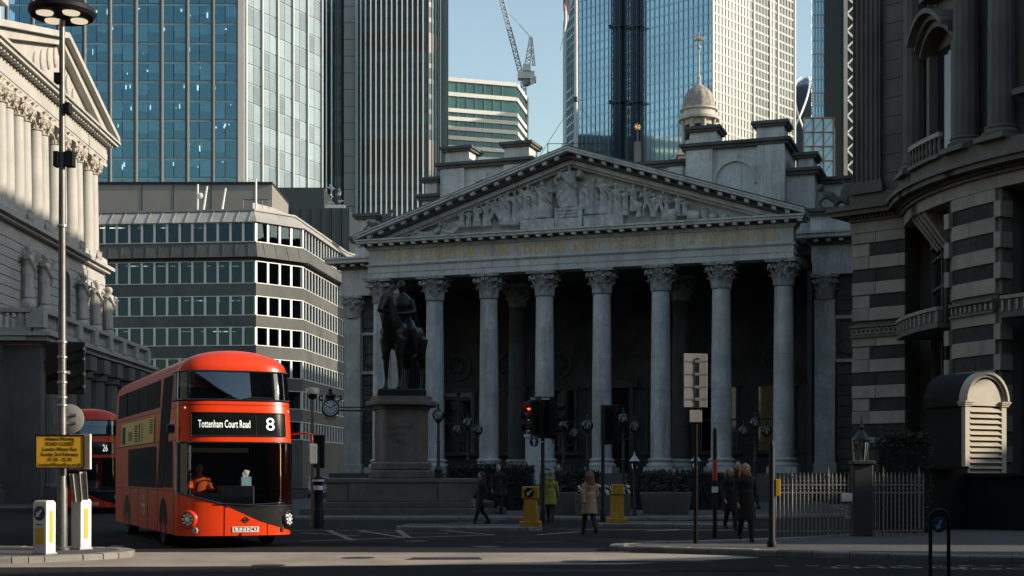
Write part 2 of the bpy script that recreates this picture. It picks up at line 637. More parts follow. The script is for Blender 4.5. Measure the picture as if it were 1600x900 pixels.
# column: shaft with drum joints, moulded base, leafy capital
sh = [(0.62, 2.62)]
zj = [2.62 + k * 2.03 for k in range(1, 5)]
for k in range(41):
    z = 2.62 + (12.72 - 2.62) * k / 40
    t = (z - 2.62) / 10.1
    r = 0.62 - 0.085 * t ** 1.8
    near = [q for q in zj if abs(q - z) < 0.13]
    if near and abs(near[0] - z) < 0.126 and sh[-1][1] < near[0]:
        q = near[0]
        sh += [(r, q - 0.022), (r - 0.02, q - 0.012), (r - 0.02, q + 0.012), (r, q + 0.022)]
    elif z > sh[-1][1] + 0.03:
        sh.append((r, z))
sh.append((0.575, 12.72))
me_shaft = MB().lathe(sh, 36).mesh('column', m_stone2, 40)
bs = MB().box(-0.88, -0.88, PZ, 0.88, 0.88, 2.08)
bs.lathe([(0.84, 2.08), (0.88, 2.14), (0.88, 2.22), (0.83, 2.29), (0.74, 2.31), (0.71, 2.38), (0.74, 2.44), (0.79, 2.46), (0.8, 2.53), (0.75, 2.58), (0.66, 2.6), (0.62, 2.63)], 36)
me_base = bs.mesh('base', m_stone2, 40)


def capital_mb(r=0.54, h=1.55, n=8, wide=0.98):
    c = MB()
    c.lathe([(r + 0.02, 0), (r + 0.09, 0.04), (r + 0.02, 0.09), (r, 0.12), (r - 0.01, h * 0.6), (r + 0.1, h * 0.8), (r + 0.22, h * 0.88)], 24)
    for row, (z0, zh, out) in enumerate(((0.1, 0.62, 0.2), (0.1, 1.0, 0.3))):
        for i in range(n):
            a = 2 * PI * (i + 0.5 * row) / n
            ca, sa = math.cos(a), math.sin(a)
            pr = []
            for t, off, wd in ((0, 0.03, 0.16), (0.35, 0.05, 0.2), (0.7, 0.1, 0.21), (0.92, 0.16 + out * 0.4, 0.17), (1.0, 0.1 + out, 0.12), (0.9, 0.16 + out, 0.06)):
                rr = r + off
                pr.append((rr, z0 + zh * t, wd))
            vs = []
            for rr, z, wd in pr:
                for s_, dr in ((-1, -0.05), (-0.4, 0.03), (0, -0.02), (0.4, 0.03), (1, -0.05)):
                    x, y = rr + dr, s_ * wd
                    vs.append((ca * x - sa * y, sa * x + ca * y, z))
            c.add(vs, [(5 * k + j, 5 * k + j + 1, 5 * k + j + 6, 5 * k + j + 5) for k in range(5) for j in range(4)])
    zt = h - 0.2
    for i in range(4):
        a = PI / 4 + i * PI / 2
        d = Vector((math.cos(a), math.sin(a), 0))
        side = Vector((-d.y, d.x, 0))
        for sg in (-1, 1):
            pts = []
            for k in range(13):
                t = k / 12
                ang = t * 3.4 * PI / 2
                rad = 0.2 * (1 - t * 0.8)
                pts.append(d * (wide * 1.06 - 0.06 + 0 + math.cos(ang + PI * 0.75) * rad) + side * (sg * (0.1 - 0.06 * t)) + Vector((0, 0, zt - 0.2 + math.sin(ang + PI * 0.75) * rad)))
            pts.insert(0, d * (r + 0.12) + side * (sg * 0.3) + Vector((0, 0, zt - 0.55)))
            c.path(pts, [0.06] * 2 + [0.055] * (len(pts) - 2), 5)
        # inner scrolls and the flower at each face
        b = PI / 2 * i
        e = Vector((math.cos(b), math.sin(b), 0))
        sd_ = Vector((-e.y, e.x, 0))
        for sg in (-1, 1):
            c.path([e * (r + 0.15) + sd_ * sg * 0.28 + Vector((0, 0, zt - 0.5)), e * (r + 0.26) + sd_ * sg * 0.22 + Vector((0, 0, zt - 0.2)),
                    e * (r + 0.3) + sd_ * sg * 0.1 + Vector((0, 0, zt - 0.1)), e * (r + 0.28) + sd_ * sg * 0.07 + Vector((0, 0, zt - 0.22))], 0.05, 5)
        c.ell(e * (wide * 0.8) + Vector((0, 0, h - 0.1)), (0.13, 0.13, 0.13), 8, 6)
    pts = []
    for i in range(4):
        a = PI / 4 + i * PI / 2
        k = wide * 1.3
        for da in (-0.07, 0.07):
            pts.append((k * math.cos(a + da), k * math.sin(a + da)))
        for t in (0.25, 0.5, 0.75):
            aa = a + t * PI / 2
            q = wide * (0.84 + 0.3 * (2 * t - 1) ** 2)
            pts.append((q * math.cos(aa), q * math.sin(aa)))
    c.prism(pts, h - 0.2, h - 0.1)
    c.prism([(x * 1.04, y * 1.04) for x, y in pts], h - 0.1, h)
    return c


m_cap = M('capital_stone', (0.42, 0.415, 0.39), 0.8, var=0.4, vscale=3, streak=0.5, scol=(0.1, 0.1, 0.1), sthr=(0.48, 0.66))
me_cap = capital_mb(0.54, 1.58).mesh('capital', m_cap, 35)
for k in range(8):
    c = put('column', me_shaft, ex, (U * k / 7, 0, 0))
    put('base', me_base, c)
    put('capital', me_cap, c, (0, 0, 12.72))
# inner columns and pilasters with the porch gloom put into their shaft colour
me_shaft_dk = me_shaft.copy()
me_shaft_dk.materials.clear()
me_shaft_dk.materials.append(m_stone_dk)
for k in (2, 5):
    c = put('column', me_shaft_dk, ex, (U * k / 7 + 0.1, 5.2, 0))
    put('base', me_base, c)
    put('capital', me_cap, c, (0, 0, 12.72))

# entablature
e0, e1 = -0.66, U + 0.66


def band(mb, p, z0, z1, vb=0.6):
    """a ring course that projects p beyond the frieze at the front and both ends"""
    mb.box(e0 - p, -0.62 - p, z0, e1 + p, vb, z1)
    return mb


ar = MB()
band(ar, 0.0, 14.3, 14.66)
band(ar, 0.04, 14.66, 15.08)
ar.obj('architrave', m_stone, ex)
band(MB(), 0.12, 15.08, 15.14).obj('fillet', m_stone, ex)
band(MB(), 0.16, 15.14, 15.2).obj('fillet', m_stone, ex)
band(MB(), 0.0, 15.2, 16.14).obj('frieze', m_stone, ex)
band(MB(), 0.1, 16.14, 16.24).obj('bed_moulding', m_stone, ex)
band(MB(), 0.17, 16.24, 16.32).obj('bed_moulding', m_stone, ex)
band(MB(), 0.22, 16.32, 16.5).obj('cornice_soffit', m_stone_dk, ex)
co = MB()
band(co, 0.66, 16.5, 16.66)
band(co, 0.74, 16.66, 16.76)
co.obj('cornice', m_stone, ex)
mod = MB().box(-0.13, -0.36, 0, 0.13, 0.02, 0.16).mesh('modillion', m_stone)
nm = 38
for i in range(nm):
    put('modillion', mod, ex, (e0 - 0.45 + (e1 - e0 + 0.9) * i / (nm - 1), -0.86, 16.335))
for a_, b_ in ((-1.0, -0.7), (U + 0.7, U + 1.0)):
    box(a_, 5.0, PZ, b_, 8.98, 14.3).obj('porch_end_wall', m_stone_dk, ex)
# ceiling of the porch and the cross beams
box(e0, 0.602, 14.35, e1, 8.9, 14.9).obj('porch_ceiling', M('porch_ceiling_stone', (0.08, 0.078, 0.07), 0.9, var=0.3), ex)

# pediment: tympanum and raking cornices
AP = 21.45
uc = U / 2
uL, uR = e0 - 0.76, e1 + 0.76
MB().extr([(e0 - 0.6, 0.25, 16.76), (e1 + 0.6, 0.25, 16.76), (uc, 0.25, AP - 0.35)], (0, 0.5, 0)).obj('tympanum', m_stone, ex)
sl = (AP - 16.76) / (uc - uL)
for side in (-1, 1):
    ub = uL if side < 0 else uR
    def rake(z_off, th, vfront, vback, name, mat, s=side, ub=ub):
        a = (ub, 16.76 + z_off)
        b = (uc, AP + z_off)
        lo = [(a[0], vfront, a[1]), (b[0], vfront, b[1]), (b[0], vfront, b[1] + th), (a[0], vfront, a[1] + th)]
        if z_off < 0:      # keep under-courses above the level cornice
            ua = ub - (z_off / sl) * (1 if s < 0 else -1)
            ut = ub - ((z_off + th) / sl) * (1 if s < 0 else -1) if z_off + th < 0 else ub
            lo = [(ua, vfront, 16.765), (b[0], vfront, b[1]), (b[0], vfront, b[1] + th), (ut, vfront, 16.765 if z_off + th < 0 else a[1] + th)]
        MB().extr(lo, (0, vback - vfront, 0)).obj(name, mat, ex)
    rake(0.0, 0.17, -1.36, 0.9, 'raking_cornice', m_stone)
    rake(0.17, 0.1, -1.42, 0.9, 'raking_cornice', m_stone)
    rake(0.27, 0.1, -1.3, 0.9, 'lead_flashing', m_stone_dk)
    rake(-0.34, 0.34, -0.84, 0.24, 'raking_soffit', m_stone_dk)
    rake(-0.62, 0.26, -0.5, 0.24, 'raking_bed_moulding', m_stone)
    rake(-0.78, 0.16, -0.2, 0.24, 'raking_bed_moulding', m_stone)
    for i in range(17):
        t = (i + 1.3) / 18.2
        u = ub + (uc - ub) * t
        z = 16.76 + (AP - 16.76) * t - 0.24
        e = sl * 0.13 * (-side)
        q = MB().hexa([(u - 0.13, -1.2, z - e), (u + 0.13, -1.2, z + e), (u + 0.13, -0.84, z + e), (u - 0.13, -0.84, z - e),
                       (u - 0.13, -1.2, z - e + 0.2), (u + 0.13, -1.2, z + e + 0.2), (u + 0.13, -0.84, z + e + 0.2), (u - 0.13, -0.84, z - e + 0.2)])
        q.obj('modillion', m_stone, ex)


# gilded inscription, drawn as Roman capitals with thick and thin strokes and serifs
GL = {
    'A': (0.95, [((0, 0), (.47, 1), 0), ((.47, 1), (.95, 0), 1), ((.2, .36), (.74, .36), 0)], [0, .95], []),
    'N': (0.95, [((.1, 0), (.1, 1), 0), ((.1, 1), (.85, 0), 1), ((.85, 0), (.85, 1), 0)], [.1], [.85]),
    'E': (0.62, [((.12, 0), (.12, 1), 1), ((.12, .97), (.58, .97), 0), ((.12, .52), (.48, .52), 0), ((.12, .03), (.6, .03), 0), ((.58, .97), (.58, .8), 0), ((.6, .03), (.6, .2), 0)], [.12], [.12]),
    'L': (0.62, [((.12, 0), (.12, 1), 1), ((.12, .03), (.6, .03), 0), ((.6, .03), (.6, .22), 0)], [.12], [.12]),
    'I': (0.3, [((.15, 0), (.15, 1), 1)], [.15], [.15]),
    'Z': (0.75, [((.08, .97), (.7, .97), 0), ((.7, 1), (.05, 0), 1), ((.05, .03), (.72, .03), 0), ((.08, .97), (.08, .8), 0), ((.72, .03), (.72, .2), 0)], [], []),
    'T': (0.8, [((.4, 0), (.4, 1), 1), ((.03, .97), (.77, .97), 0), ((.03, .97), (.03, .8), 0), ((.77, .97), (.77, .8), 0)], [.4], []),
    'H': (0.95, [((.13, 0), (.13, 1), 1), ((.82, 0), (.82, 1), 1), ((.13, .52), (.82, .52), 0)], [.13, .82], [.13, .82]),
    'X': (0.85, [((.05, 1), (.8, 0), 1), ((.05, 0), (.8, 1), 0)], [.05, .8], [.05, .8]),
    'V': (0.9, [((.03, 1), (.45, 0), 1), ((.45, 0), (.87, 1), 0)], [], [.03, .87]),
    'M': (1.1, [((.08, 0), (.18, 1), 0), ((.18, 1), (.55, 0), 1), ((.55, 0), (.92, 1), 0), ((.92, 1), (1.02, 0), 1)], [.08, 1.02], [.18, .92]),
    'B': (0.68, [((.12, 0), (.12, 1), 1)], [.12], [.12]), 'P': (0.66, [((.12, 0), (.12, 1), 1)], [.12], [.12]),
    'R': (0.78, [((.12, 0), (.12, 1), 1), ((.35, .5), (.78, 0), 1)], [.12], [.12]), 'D': (0.88, [((.12, 0), (.12, 1), 1)], [.12], [.12]),
    'O': (0.95, [], [], []), 'C': (0.82, [], [], []), 'S': (0.62, [], [], []), '.': (0.2, [], [], []), ' ': (0.25, [], [], []),
}
ARCS = {'B': [((.12, .76), (.42, .24), -90, 90), ((.12, .27), (.5, .27), -90, 90)], 'P': [((.12, .74), (.48, .26), -90, 90)], 'R': [((.12, .75), (.46, .25), -90, 90)],
        'D': [((.12, .5), (.68, .5), -90, 90)], 'O': [((.47, .5), (.46, .5), 0, 360)], 'C': [((.5, .5), (.48, .5), 50, 310)],
        'S': [((.32, .75), (.26, .25), 20, 270), ((.32, .25), (.27, .25), -160, 90)]}


def roman(txt, h, width):
    mb = MB()
    x = 0.0
    th = (0.075, 0.17)

    def st(a, b, t, ox):
        a, b = Vector(a), Vector(b)
        d = (b - a).normalized()
        n = Vector((-d.y, d.x)) * t / 2
        mb.extr([(ox + p.x, 0.0, p.y) for p in (a - n, b - n, b + n, a + n)], (0, -0.03 / h, 0))
    for ch in txt:
        wd, ss, lo, hi = GL[ch]
        for a, b, t in ss: st(a, b, th[t], x)
        for q in lo: st((q - .13, .02), (q + .13, .02), .045, x)
        for q in hi: st((q - .13, .98), (q + .13, .98), .045, x)
        for c, r, a0, a1 in ARCS.get(ch, []):
            n = 14 if a1 - a0 > 200 else 9
            for k in range(n):
                p, q = R(a0 + (a1 - a0) * k / n), R(a0 + (a1 - a0) * (k + 1) / n)
                t = 0.07 + 0.1 * abs(math.cos((p + q) / 2))
                st((c[0] + (r[0] - .04) * math.cos(p), c[1] + (r[1] - .03) * math.sin(p)), (c[0] + (r[0] - .04) * math.cos(q), c[1] + (r[1] - .03) * math.sin(q)), t, x)
        if ch == '.': mb.extr([(x + .06, 0, .47), (x + .15, 0, .47), (x + .15, 0, .57), (x + .06, 0, .57)], (0, -0.03 / h, 0))
        x += wd + 0.16
    k = width / x
    mb.v = [(a * k, b * h, c * h) for a, b, c in mb.v]
    return mb


u0, u1 = ex_u(607, -0.62), ex_u(1212, -0.62)
INS = 'ANNO . ELIZABETHAE . R . XIII . CONDITVM . ANNO . VICTORIAE . R . VIII . RESTAVRATVM'
tot = sum(GL[ch][0] + 0.16 for ch in INS)
cur = 0.0
for word in INS.split(' '):
    wl = sum(GL[ch][0] + 0.16 for ch in word)
    o = roman(word, 0.6, wl * (u1 - u0) / tot).obj('inscription_word' if word != '.' else 'inscription_stop', m_gold, ex)
    o.location = (u0 + cur * (u1 - u0) / tot, -0.622, 15.38)
    cur += wl + GL[' '][0] + 0.16

# wall behind the porch, main block either side, attic storey
WB0, WB1 = -5.4, U + 5.4
VW = 5.6
VP_ = 9.0
wall = MB()
m_porch = M('porch_shade_stone', (0.09, 0.088, 0.08), 0.85, var=0.4, vscale=0.6)  # the wall colour carries the shade of the porch
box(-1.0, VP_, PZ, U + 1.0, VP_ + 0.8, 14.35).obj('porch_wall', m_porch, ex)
for a, b in ((WB0, -1.0), (U + 1.0, WB1)):
    box(a, VW, 0, b, VW + 0.8, 14.1).obj('front_wall', m_stone_dk, ex)
    # rusticated courses, one block at a time
    zz = 1.9
    row = 0
    while zz < 12.6:
        w0 = a + 0.04
        wd = (b - a - 0.08) / 3
        for j in range(3):
            put('stone', stone_mesh(wd - 0.03, 0.62, 0.1, m_stone_dk), ex, (w0 + j * wd, VW, zz))
        zz += 0.66
        row += 1
    for q in (a + 0.75, b - 0.75):
        # flat pilaster with leafy capital
        p = box(q - 0.62, VW - 0.42, 2.0, q + 0.62, VW, 12.5).obj('pilaster', m_stone2, ex)
        box(q - 0.74, VW - 0.5, 1.7, q + 0.74, VW, 2.35).obj('base', m_stone2, p, bevel=0.06)
        cp = capital_mb(0.5, 1.55, 8, 0.9)
        cp.v = [(x * 0.98, y * 0.62, z) for x, y, z in cp.v]
        put('capital', cp.mesh('capital', m_cap, 35), p, (q, VW - 0.25, 12.5))
    # framed relief panel
    fr = MB()
    um = (a + b) / 2
    fr.box(um - 0.95, VW - 0.2, 8.6, um + 0.95, VW - 0.1, 8.8).box(um - 0.95, VW - 0.2, 11.3, um + 0.95, VW - 0.1, 11.5)
    fr.box(um - 0.95, VW - 0.2, 8.8, um - 0.78, VW - 0.1, 11.3).box(um + 0.78, VW - 0.2, 8.8, um + 0.95, VW - 0.1, 11.3)
    fr.obj('panel_frame', m_stone, ex)
    g = MB().ell((um, VW - 0.12, 10.3), (0.5, 0.16, 0.55)).ell((um, VW - 0.12, 9.5), (0.62, 0.14, 0.5))
    for i in range(9):
        t = i * 0.7
        g.path([(um + 0.3 * math.cos(t), VW - 0.15, 9.9 + 0.6 * math.sin(t)), (um + 0.68 * math.cos(t + .3), VW - 0.2, 9.9 + 0.95 * math.sin(t + .3))], [0.12, 0.04], 5)
    sculpt('relief', g, m_stone_dk, ex, 0.07, 2)
    # entablature of the block
    s_ = MB()
    s_.box(a - (0.12 if a < 0 else 0), VW - 0.5, 14.05, b + (0.12 if a > 0 else 0), VW + 0.8, 14.85)
    s_.obj('architrave', m_stone, ex)
    box(a - 0.06, VW - 0.44, 14.85, b + 0.06, VW + 0.8, 15.9).obj('frieze', m_stone, ex)
    MB().box(a - 0.9, VW - 1.3, 16.25, b + 0.9, VW + 0.8, 16.5).box(a - 1.0, VW - 1.4, 16.5, b + 1.0, VW + 0.8, 16.65).obj('cornice', m_stone, ex)
    box(a - 0.3, VW - 0.7, 15.9, b + 0.3, VW + 0.8, 16.25).obj('bed_moulding', m_stone_dk, ex)
    for i in range(6):
        put('modillion', mod, ex, (a + 0.3 + (b - a - 0.6) * i / 5, VW - 0.7, 16.03))
# side walls and roof mass of the block so that it holds together from elsewhere
box(WB0, VW + 0.8, 0, WB0 + 0.8, 60, 14.1).obj('side_wall', m_stone_dk, ex)
box(WB1 - 0.8, VW + 0.8, 0, WB1, 60, 14.1).obj('side_wall', m_stone_dk, ex)
MB().box(WB0 - 0.4, VW + 0.8, 14.1, WB0 + 0.8, 60, 16.6).box(WB1 - 0.8, VW + 0.8, 14.1, WB1 + 0.4, 60, 16.6).obj('side_entablature', m_stone, ex)
for i in range(7):
    v = 10 + i * 7
    p = box(WB0 - 0.4, v - 0.62, 1.7, WB0, v + 0.62, 14.1).obj('pilaster', m_stone2, ex)
box(WB0 + 0.8, VP_ + 0.8, 16.0, WB1 - 0.8, 60, 16.9).obj('roof', m_stone_dk, ex)


def attic(a, b, v0, v1, z0, z1, arch=False, cop=0.28):
    """attic block with plinth, coping and optional blind arch"""
    o = box(a, v0, z0, b, v1, z1).obj('attic_block', m_stone, ex)
    MB().box(a - cop, v0 - cop, z1, b + cop, v1 + cop, z1 + 0.22).box(a - cop * 1.5, v0 - cop * 1.5, z1 + 0.22, b + cop * 1.5, v1 + cop * 1.5, z1 + 0.42).obj('coping', m_stone_dk, o)
    if arch:
        um = (a + b) / 2
        pw = (b - a) * 0.27
        for q0, q1 in ((a, a + pw), (b - pw, b)):
            box(q0 - 0.02, v0 - 0.22, z0, q1 + 0.02, v0 + 0.01, z1 - 0.002).obj('pilaster', m_stone, o)
        rr = (b - a) * 0.2
        zc = z1 - rr - 0.9
        arc = []
        for r_ in (rr, rr + 0.22):
            arc.append([(um + r_ * math.cos(PI * k / 14), zc + r_ * math.sin(PI * k / 14)) for k in range(15)])
        mb = MB()
        for k in range(14):
            p, q, r_, t = arc[0][k], arc[0][k + 1], arc[1][k + 1], arc[1][k]
            mb.extr([(x, v0 - 0.14, z) for x, z in (p, q, r_, t)], (0, 0.16, 0))
        mb.box(um - rr - 0.3, v0 - 0.16, zc - 0.2, um - rr + 0.02, v0 + 0.01, zc).box(um + rr - 0.02, v0 - 0.16, zc - 0.2, um + rr + 0.3, v0 + 0.01, zc)
        mb.box(um - 0.16, v0 - 0.2, zc + rr, um + 0.16, v0 + 0.01, zc + rr + 0.5)
        mb.obj('arch_moulding', m_stone, o)
    return o


attic(1.1, 7.5, 7.6, 12.5, 16.9, 22.9, True)
attic(18.5, 24.9, 7.6, 12.5, 16.9, 22.9, True)
attic(7.5, 18.5, 9.2, 12.0, 16.9, 22.3)
box(7.5, 9.0, 20.6, 18.5, 9.21, 20.9).obj('string_course', m_stone_dk, ex)
for q in (8.6, 13.0, 17.4):
    box(q - 0.5, 9.02, 20.9, q + 0.5, 9.21, 22.3).obj('pilaster', m_stone, ex)
attic(-0.7, 1.1, 8.4, 12.0, 16.9, 21.0)
attic(24.9, 26.7, 8.4, 12.0, 16.9, 21.0)
attic(-4.9, -0.7, 6.2, 9.0, 16.65, 17.9)
attic(26.7, 30.9, 6.2, 9.0, 16.65, 17.9)
attic(26.7, 32.0, 10.0, 14.0, 16.9, 20.6)
# chimney-like plinths standing on the attics
for a, b, v0, z0, z1 in ((1.2, 3.0, 8.0, 23.32, 24.2), (5.6, 7.4, 8.0, 23.32, 24.2), (18.6, 20.4, 8.0, 23.32, 24.2), (23.0, 24.8, 8.0, 23.32, 24.2), (-0.6, 0.3, 8.6, 21.42, 22.3), (25.6, 26.6, 8.6, 21.42, 22.1),
                         (-4.8, -3.5, 6.4, 18.32, 19.6)):
    o = box(a, v0, z0, b, v0 + 1.8, z1).obj('plinth', m_stone, ex)
    MB().box(a - 0.2, v0 - 0.2, z1, b + 0.2, v0 + 2.0, z1 + 0.16).box(a - 0.3, v0 - 0.3, z1 + 0.16, b + 0.3, v0 + 2.1, z1 + 0.36).obj('coping', m_stone_dk, o)
# carved beasts beside the shields on the outer attics
for um in (29.0, -2.6):
    g = MB()
    z = 18.3
    g.ell((um, 6.6, z + 0.9), (0.5, 0.3, 0.75))
    for s_ in (-1, 1):
        g.path([(um + s_ * 0.5, 6.6, z + 0.35), (um + s_ * 1.1, 6.6, z + 0.9), (um + s_ * 1.5, 6.55, z + 1.1)], [0.24, 0.3, 0.2], 8)
        g.ell((um + s_ * 1.7, 6.5, z + 1.4), (0.24, 0.22, 0.26))
        g.path([(um + s_ * 1.3, 6.5, z + 0.9), (um + s_ * 1.75, 6.45, z + 0.5), (um + s_ * 1.6, 6.45, z)], [0.16, 0.1, 0.09], 6)
        g.path([(um + s_ * 0.7, 6.5, z + 0.5), (um + s_ * 0.9, 6.45, z)], [0.15, 0.1], 6)
        g.path([(um + s_ * 0.5, 6.6, z + 0.4), (um + s_ * 0.15, 6.6, z + 1.2), (um + s_ * 0.35, 6.6, z + 1.9)], [0.1, 0.07, 0.1], 5)
    g.box(um - 2, 6.3, z - 0.1, um + 2, 6.9, z + 0.06)
    sculpt('heraldic_carving', g, m_stone_dk, ex, 0.07, 2)

# porch wall: windows, doorway and rose lights between the columns
m_lit = M('lamplit_room', (0.12, 0.08, 0.04), 0.9, var=0.5, vscale=0.8, emit=(1.0, 0.72, 0.34), es=0.03)
for bay in range(7):
    um = U * (bay + 0.5) / 7
    v = VP_ - 0.02
    if bay == 3:
        box(um - 1.3, v - 0.06, PZ, um + 1.3, v, 7.5).obj('doorway', m_dark, ex)
        MB().box(um - 1.6, v - 0.25, PZ, um - 1.3, v, 7.5).box(um + 1.3, v - 0.25, PZ, um + 1.6, v, 7.5).box(um - 1.9, v - 0.35, 7.5, um + 1.9, v, 8.0).obj('door_surround', m_stone_dk, ex)
        continue
    f = MB().box(um - 1.3, v - 0.2, 3.2, um - 1.12, v, 7.4).box(um + 1.12, v - 0.2, 3.2, um + 1.3, v, 7.4)
    f.box(um - 0.1, v - 0.16, 3.2, um + 0.1, v, 7.2).box(um - 1.12, v - 0.14, 5.2, um - 0.1, v, 5.32).box(um + 0.1, v - 0.14, 5.2, um + 1.12, v, 5.32)
    f.box(um - 1.5, v - 0.28, 2.95, um + 1.5, v, 3.2).box(um - 1.45, v - 0.26, 7.4, um + 1.45, v, 7.7)
    o = f.obj('window_frame', m_stone_dk, ex)
    for s_ in (-1, 1):
        box(um + s_ * 0.61 - 0.51, v - 0.1, 3.2, um + s_ * 0.61 + 0.51, v - 0.06, 7.4).obj('pane', m_win, o)
    box(um - 1.12, v - 0.03, 3.2, um + 1.12, v - 0.005, 7.4).obj('room_behind', m_lit if bay == 6 else m_dark, o)
    q = MB()
    for k in range(20):
        a0, a1 = 2 * PI * k / 20, 2 * PI * (k + 1) / 20
        q.extr([(um + r_ * math.cos(a), v - 0.16, 9.2 + r_ * math.sin(a)) for r_, a in ((0.72, a0), (0.72, a1), (0.95, a1), (0.95, a0))], (0, 0.16, 0))
    for k in range(8):
        a0 = 2 * PI * k / 8
        q.bar((um + 0.28 * math.cos(a0), v - 0.08, 9.2 + 0.28 * math.sin(a0)), (um + 0.73 * math.cos(a0), v - 0.08, 9.2 + 0.73 * math.sin(a0)), 0.07, 0.07, (0, 1, 0))
    q.lathe([(0.28, -0.05), (0.34, -0.05), (0.34, 0.05), (0.28, 0.05), (0.28, -0.05)], 14).v
    n0 = 14 * 5
    q.v[-n0:] = [(um + x, v - 0.08 + z, 9.2 + y) for x, y, z in q.v[-n0:]]
    q.obj('rose_window', m_stone_dk, ex)

# ------------------------------------------------------------------ sculpture in the pediment
def figure_mb(h, robe=0.5, lean=0.0, arm=(0.3, 0.2), kneel=0.0, turn=0.0, wide=1.0):
    """relief figure, feet at the origin, facing -y"""
    g = MB()
    w = h * 0.125 * wide
    hz = h * (0.48 - 0.2 * kneel)
    tz = hz + h * 0.32
    L = lean * h
    hip = Vector((0, 0, hz))
    ch = Vector((L * 0.7, 0, tz))
    hd = Vector((L, -0.04 * h, tz + h * 0.135))
    g.path([hip + Vector((0, 0, -0.05 * h)), hip, (hip + ch) / 2, ch, ch + Vector((L * 0.1, 0, h * 0.05))], [w * 0.95, w * 1.05, w * 0.9, w * 1.2, w * 0.5], 8, 0.8)
    g.ell(hd, (h * 0.062, h * 0.068, h * 0.08), 8, 6)
    if robe > 0:
        n = 14
        for q in range(9):
            a = PI + PI * q / 8
            rx = w * (0.75 + robe * 0.5)
            ph = random.uniform(-0.12, 0.12) * w
            g.path([(rx * math.cos(a) + ph, rx * 0.7 * math.sin(a), 0.0), (rx * 0.85 * math.cos(a), rx * 0.6 * math.sin(a), hz * 0.55), (w * 0.7 * math.cos(a), w * 0.5 * math.sin(a), hz + h * 0.05)], [w * 0.3, w * 0.26, w * 0.2], 6)
        g.path([(0, 0.05, 0), (0, 0, hz)], [w * 0.8, w * 0.8], 8)
        g.path([(-w * 1.1, -w * 0.5, tz), (0, -w * 1.0, hz + h * 0.1), (w * 1.0, -w * 0.6, hz - h * 0.05)], [w * 0.25, w * 0.3, w * 0.2], 6)
    else:
        for s_ in (-1, 1):
            kx = s_ * w * (0.9 + kneel) + turn * 0.2 * h * s_
            g.path([hip + Vector((s_ * w * 0.5, 0, 0)), (kx, -h * (0.05 + 0.15 * kneel), hz * 0.52), (s_ * w * (0.9 + turn), 0, 0.03 * h)], [w * 0.62, w * 0.46, w * 0.3], 7)
            g.ell((s_ * w * (0.9 + turn), -0.04 * h, 0.025 * h), (0.04 * h, 0.08 * h, 0.03 * h), 6, 4)
    for s_, a in ((-1, arm[0]), (1, arm[1])):
        sh_ = ch + Vector((s_ * w * 1.15, 0, h * 0.02))
        el = sh_ + Vector((s_ * w * 0.6, -0.03 * h, -h * 0.15 + a * h * 0.12))
        ha = el + Vector((-s_ * w * (0.7 - abs(a)), -h * 0.1, a * h * 0.22 - 0.02 * h))
        g.path([sh_, el, ha], [w * 0.48, w * 0.38, w * 0.28], 7)
    return g


figs = [  # pixel column, head row, foot row, robe, lean, arms, kneel, wide
    (724, 331, 357, .5, .1, (.2, .5), .5, 1.2), (748, 322, 356, .6, -.06, (.3, -.2), .4, 1.15), (777, 312, 355, 0, 0, (1.1, 1.1), .25, 1.35),
    (795, 303, 354, .35, .03, (.5, .3), 0, 1.1), (809, 302, 354, .3, -.02, (.2, .5), 0, 1.1), (826, 293, 345, .35, .04, (.6, .2), 0, 1.1), (838, 296, 345, .2, 0, (.2, .2), 0, 1.0),
    (851, 288, 343, .5, -.02, (.6, .1), 0, 1.25), (893, 262, 327, .45, 0, (.2, .2), 0, 1.35), (931, 284, 337, .35, .02, (.5, .2), 0, 1.15), (946, 283, 337, .4, 0, (.3, .4), 0, 1.1),
    (967, 291, 339, .45, -.03, (.5, .9), 0, 1.15), (992, 292, 332, .3, 0, (.3, .3), 0, 1.1), (1001, 314, 341, .3, -.16, (-.2, -.2), .5, 1.15), (1014, 297, 341, 0, -.08, (.1, .1), 0, 1.0),
    (1032, 303, 341, 0, .16, (-.2, -.3), 0, 1.05), (1061, 308, 340, .3, .02, (.3, .3), .3, 1.1), (1072, 314, 339, .5, -.05, (.2, .3), .4, 1.2),
    (735, 330, 357, .4, .05, (.4, .3), .5, 1.0), (762, 318, 356, .3, .1, (.6, .2), .4, 1.0), (787, 312, 354, .3, 0, (.3, .3), 0, .9), (817, 300, 350, .3, .02, (.7, .3), 0, .95),
    (860, 292, 343, .3, .03, (.3, .6), 0, .95), (921, 290, 337, .3, 0, (.5, .4), 0, .9), (956, 292, 338, .3, .03, (.4, .5), 0, .95), (979, 298, 339, .3, -.02, (.6, .3), 0, .95),
    (1023, 306, 341, .2, .02, (.3, .5), .2, .9), (1044, 310, 341, .3, -.04, (.3, .2), .3, .95)]
VT = 0.22
for i, (px, yt, yb, robe, lean, arm, kneel, wide) in enumerate(figs):
    u = ex_u(px, VT)
    z0, z1 = ex_z(px, yb, VT), ex_z(px, yt, VT)
    z0 = max(z0, 16.77)
    h = (z1 - z0) / (0.95 - 0.2 * kneel)
    o = sculpt('carved_figure', figure_mb(h, robe, lean, arm, kneel, 0.1, wide), m_sculpt, ex, 0.04, 0)
    o.location = (u, -0.12, z0)
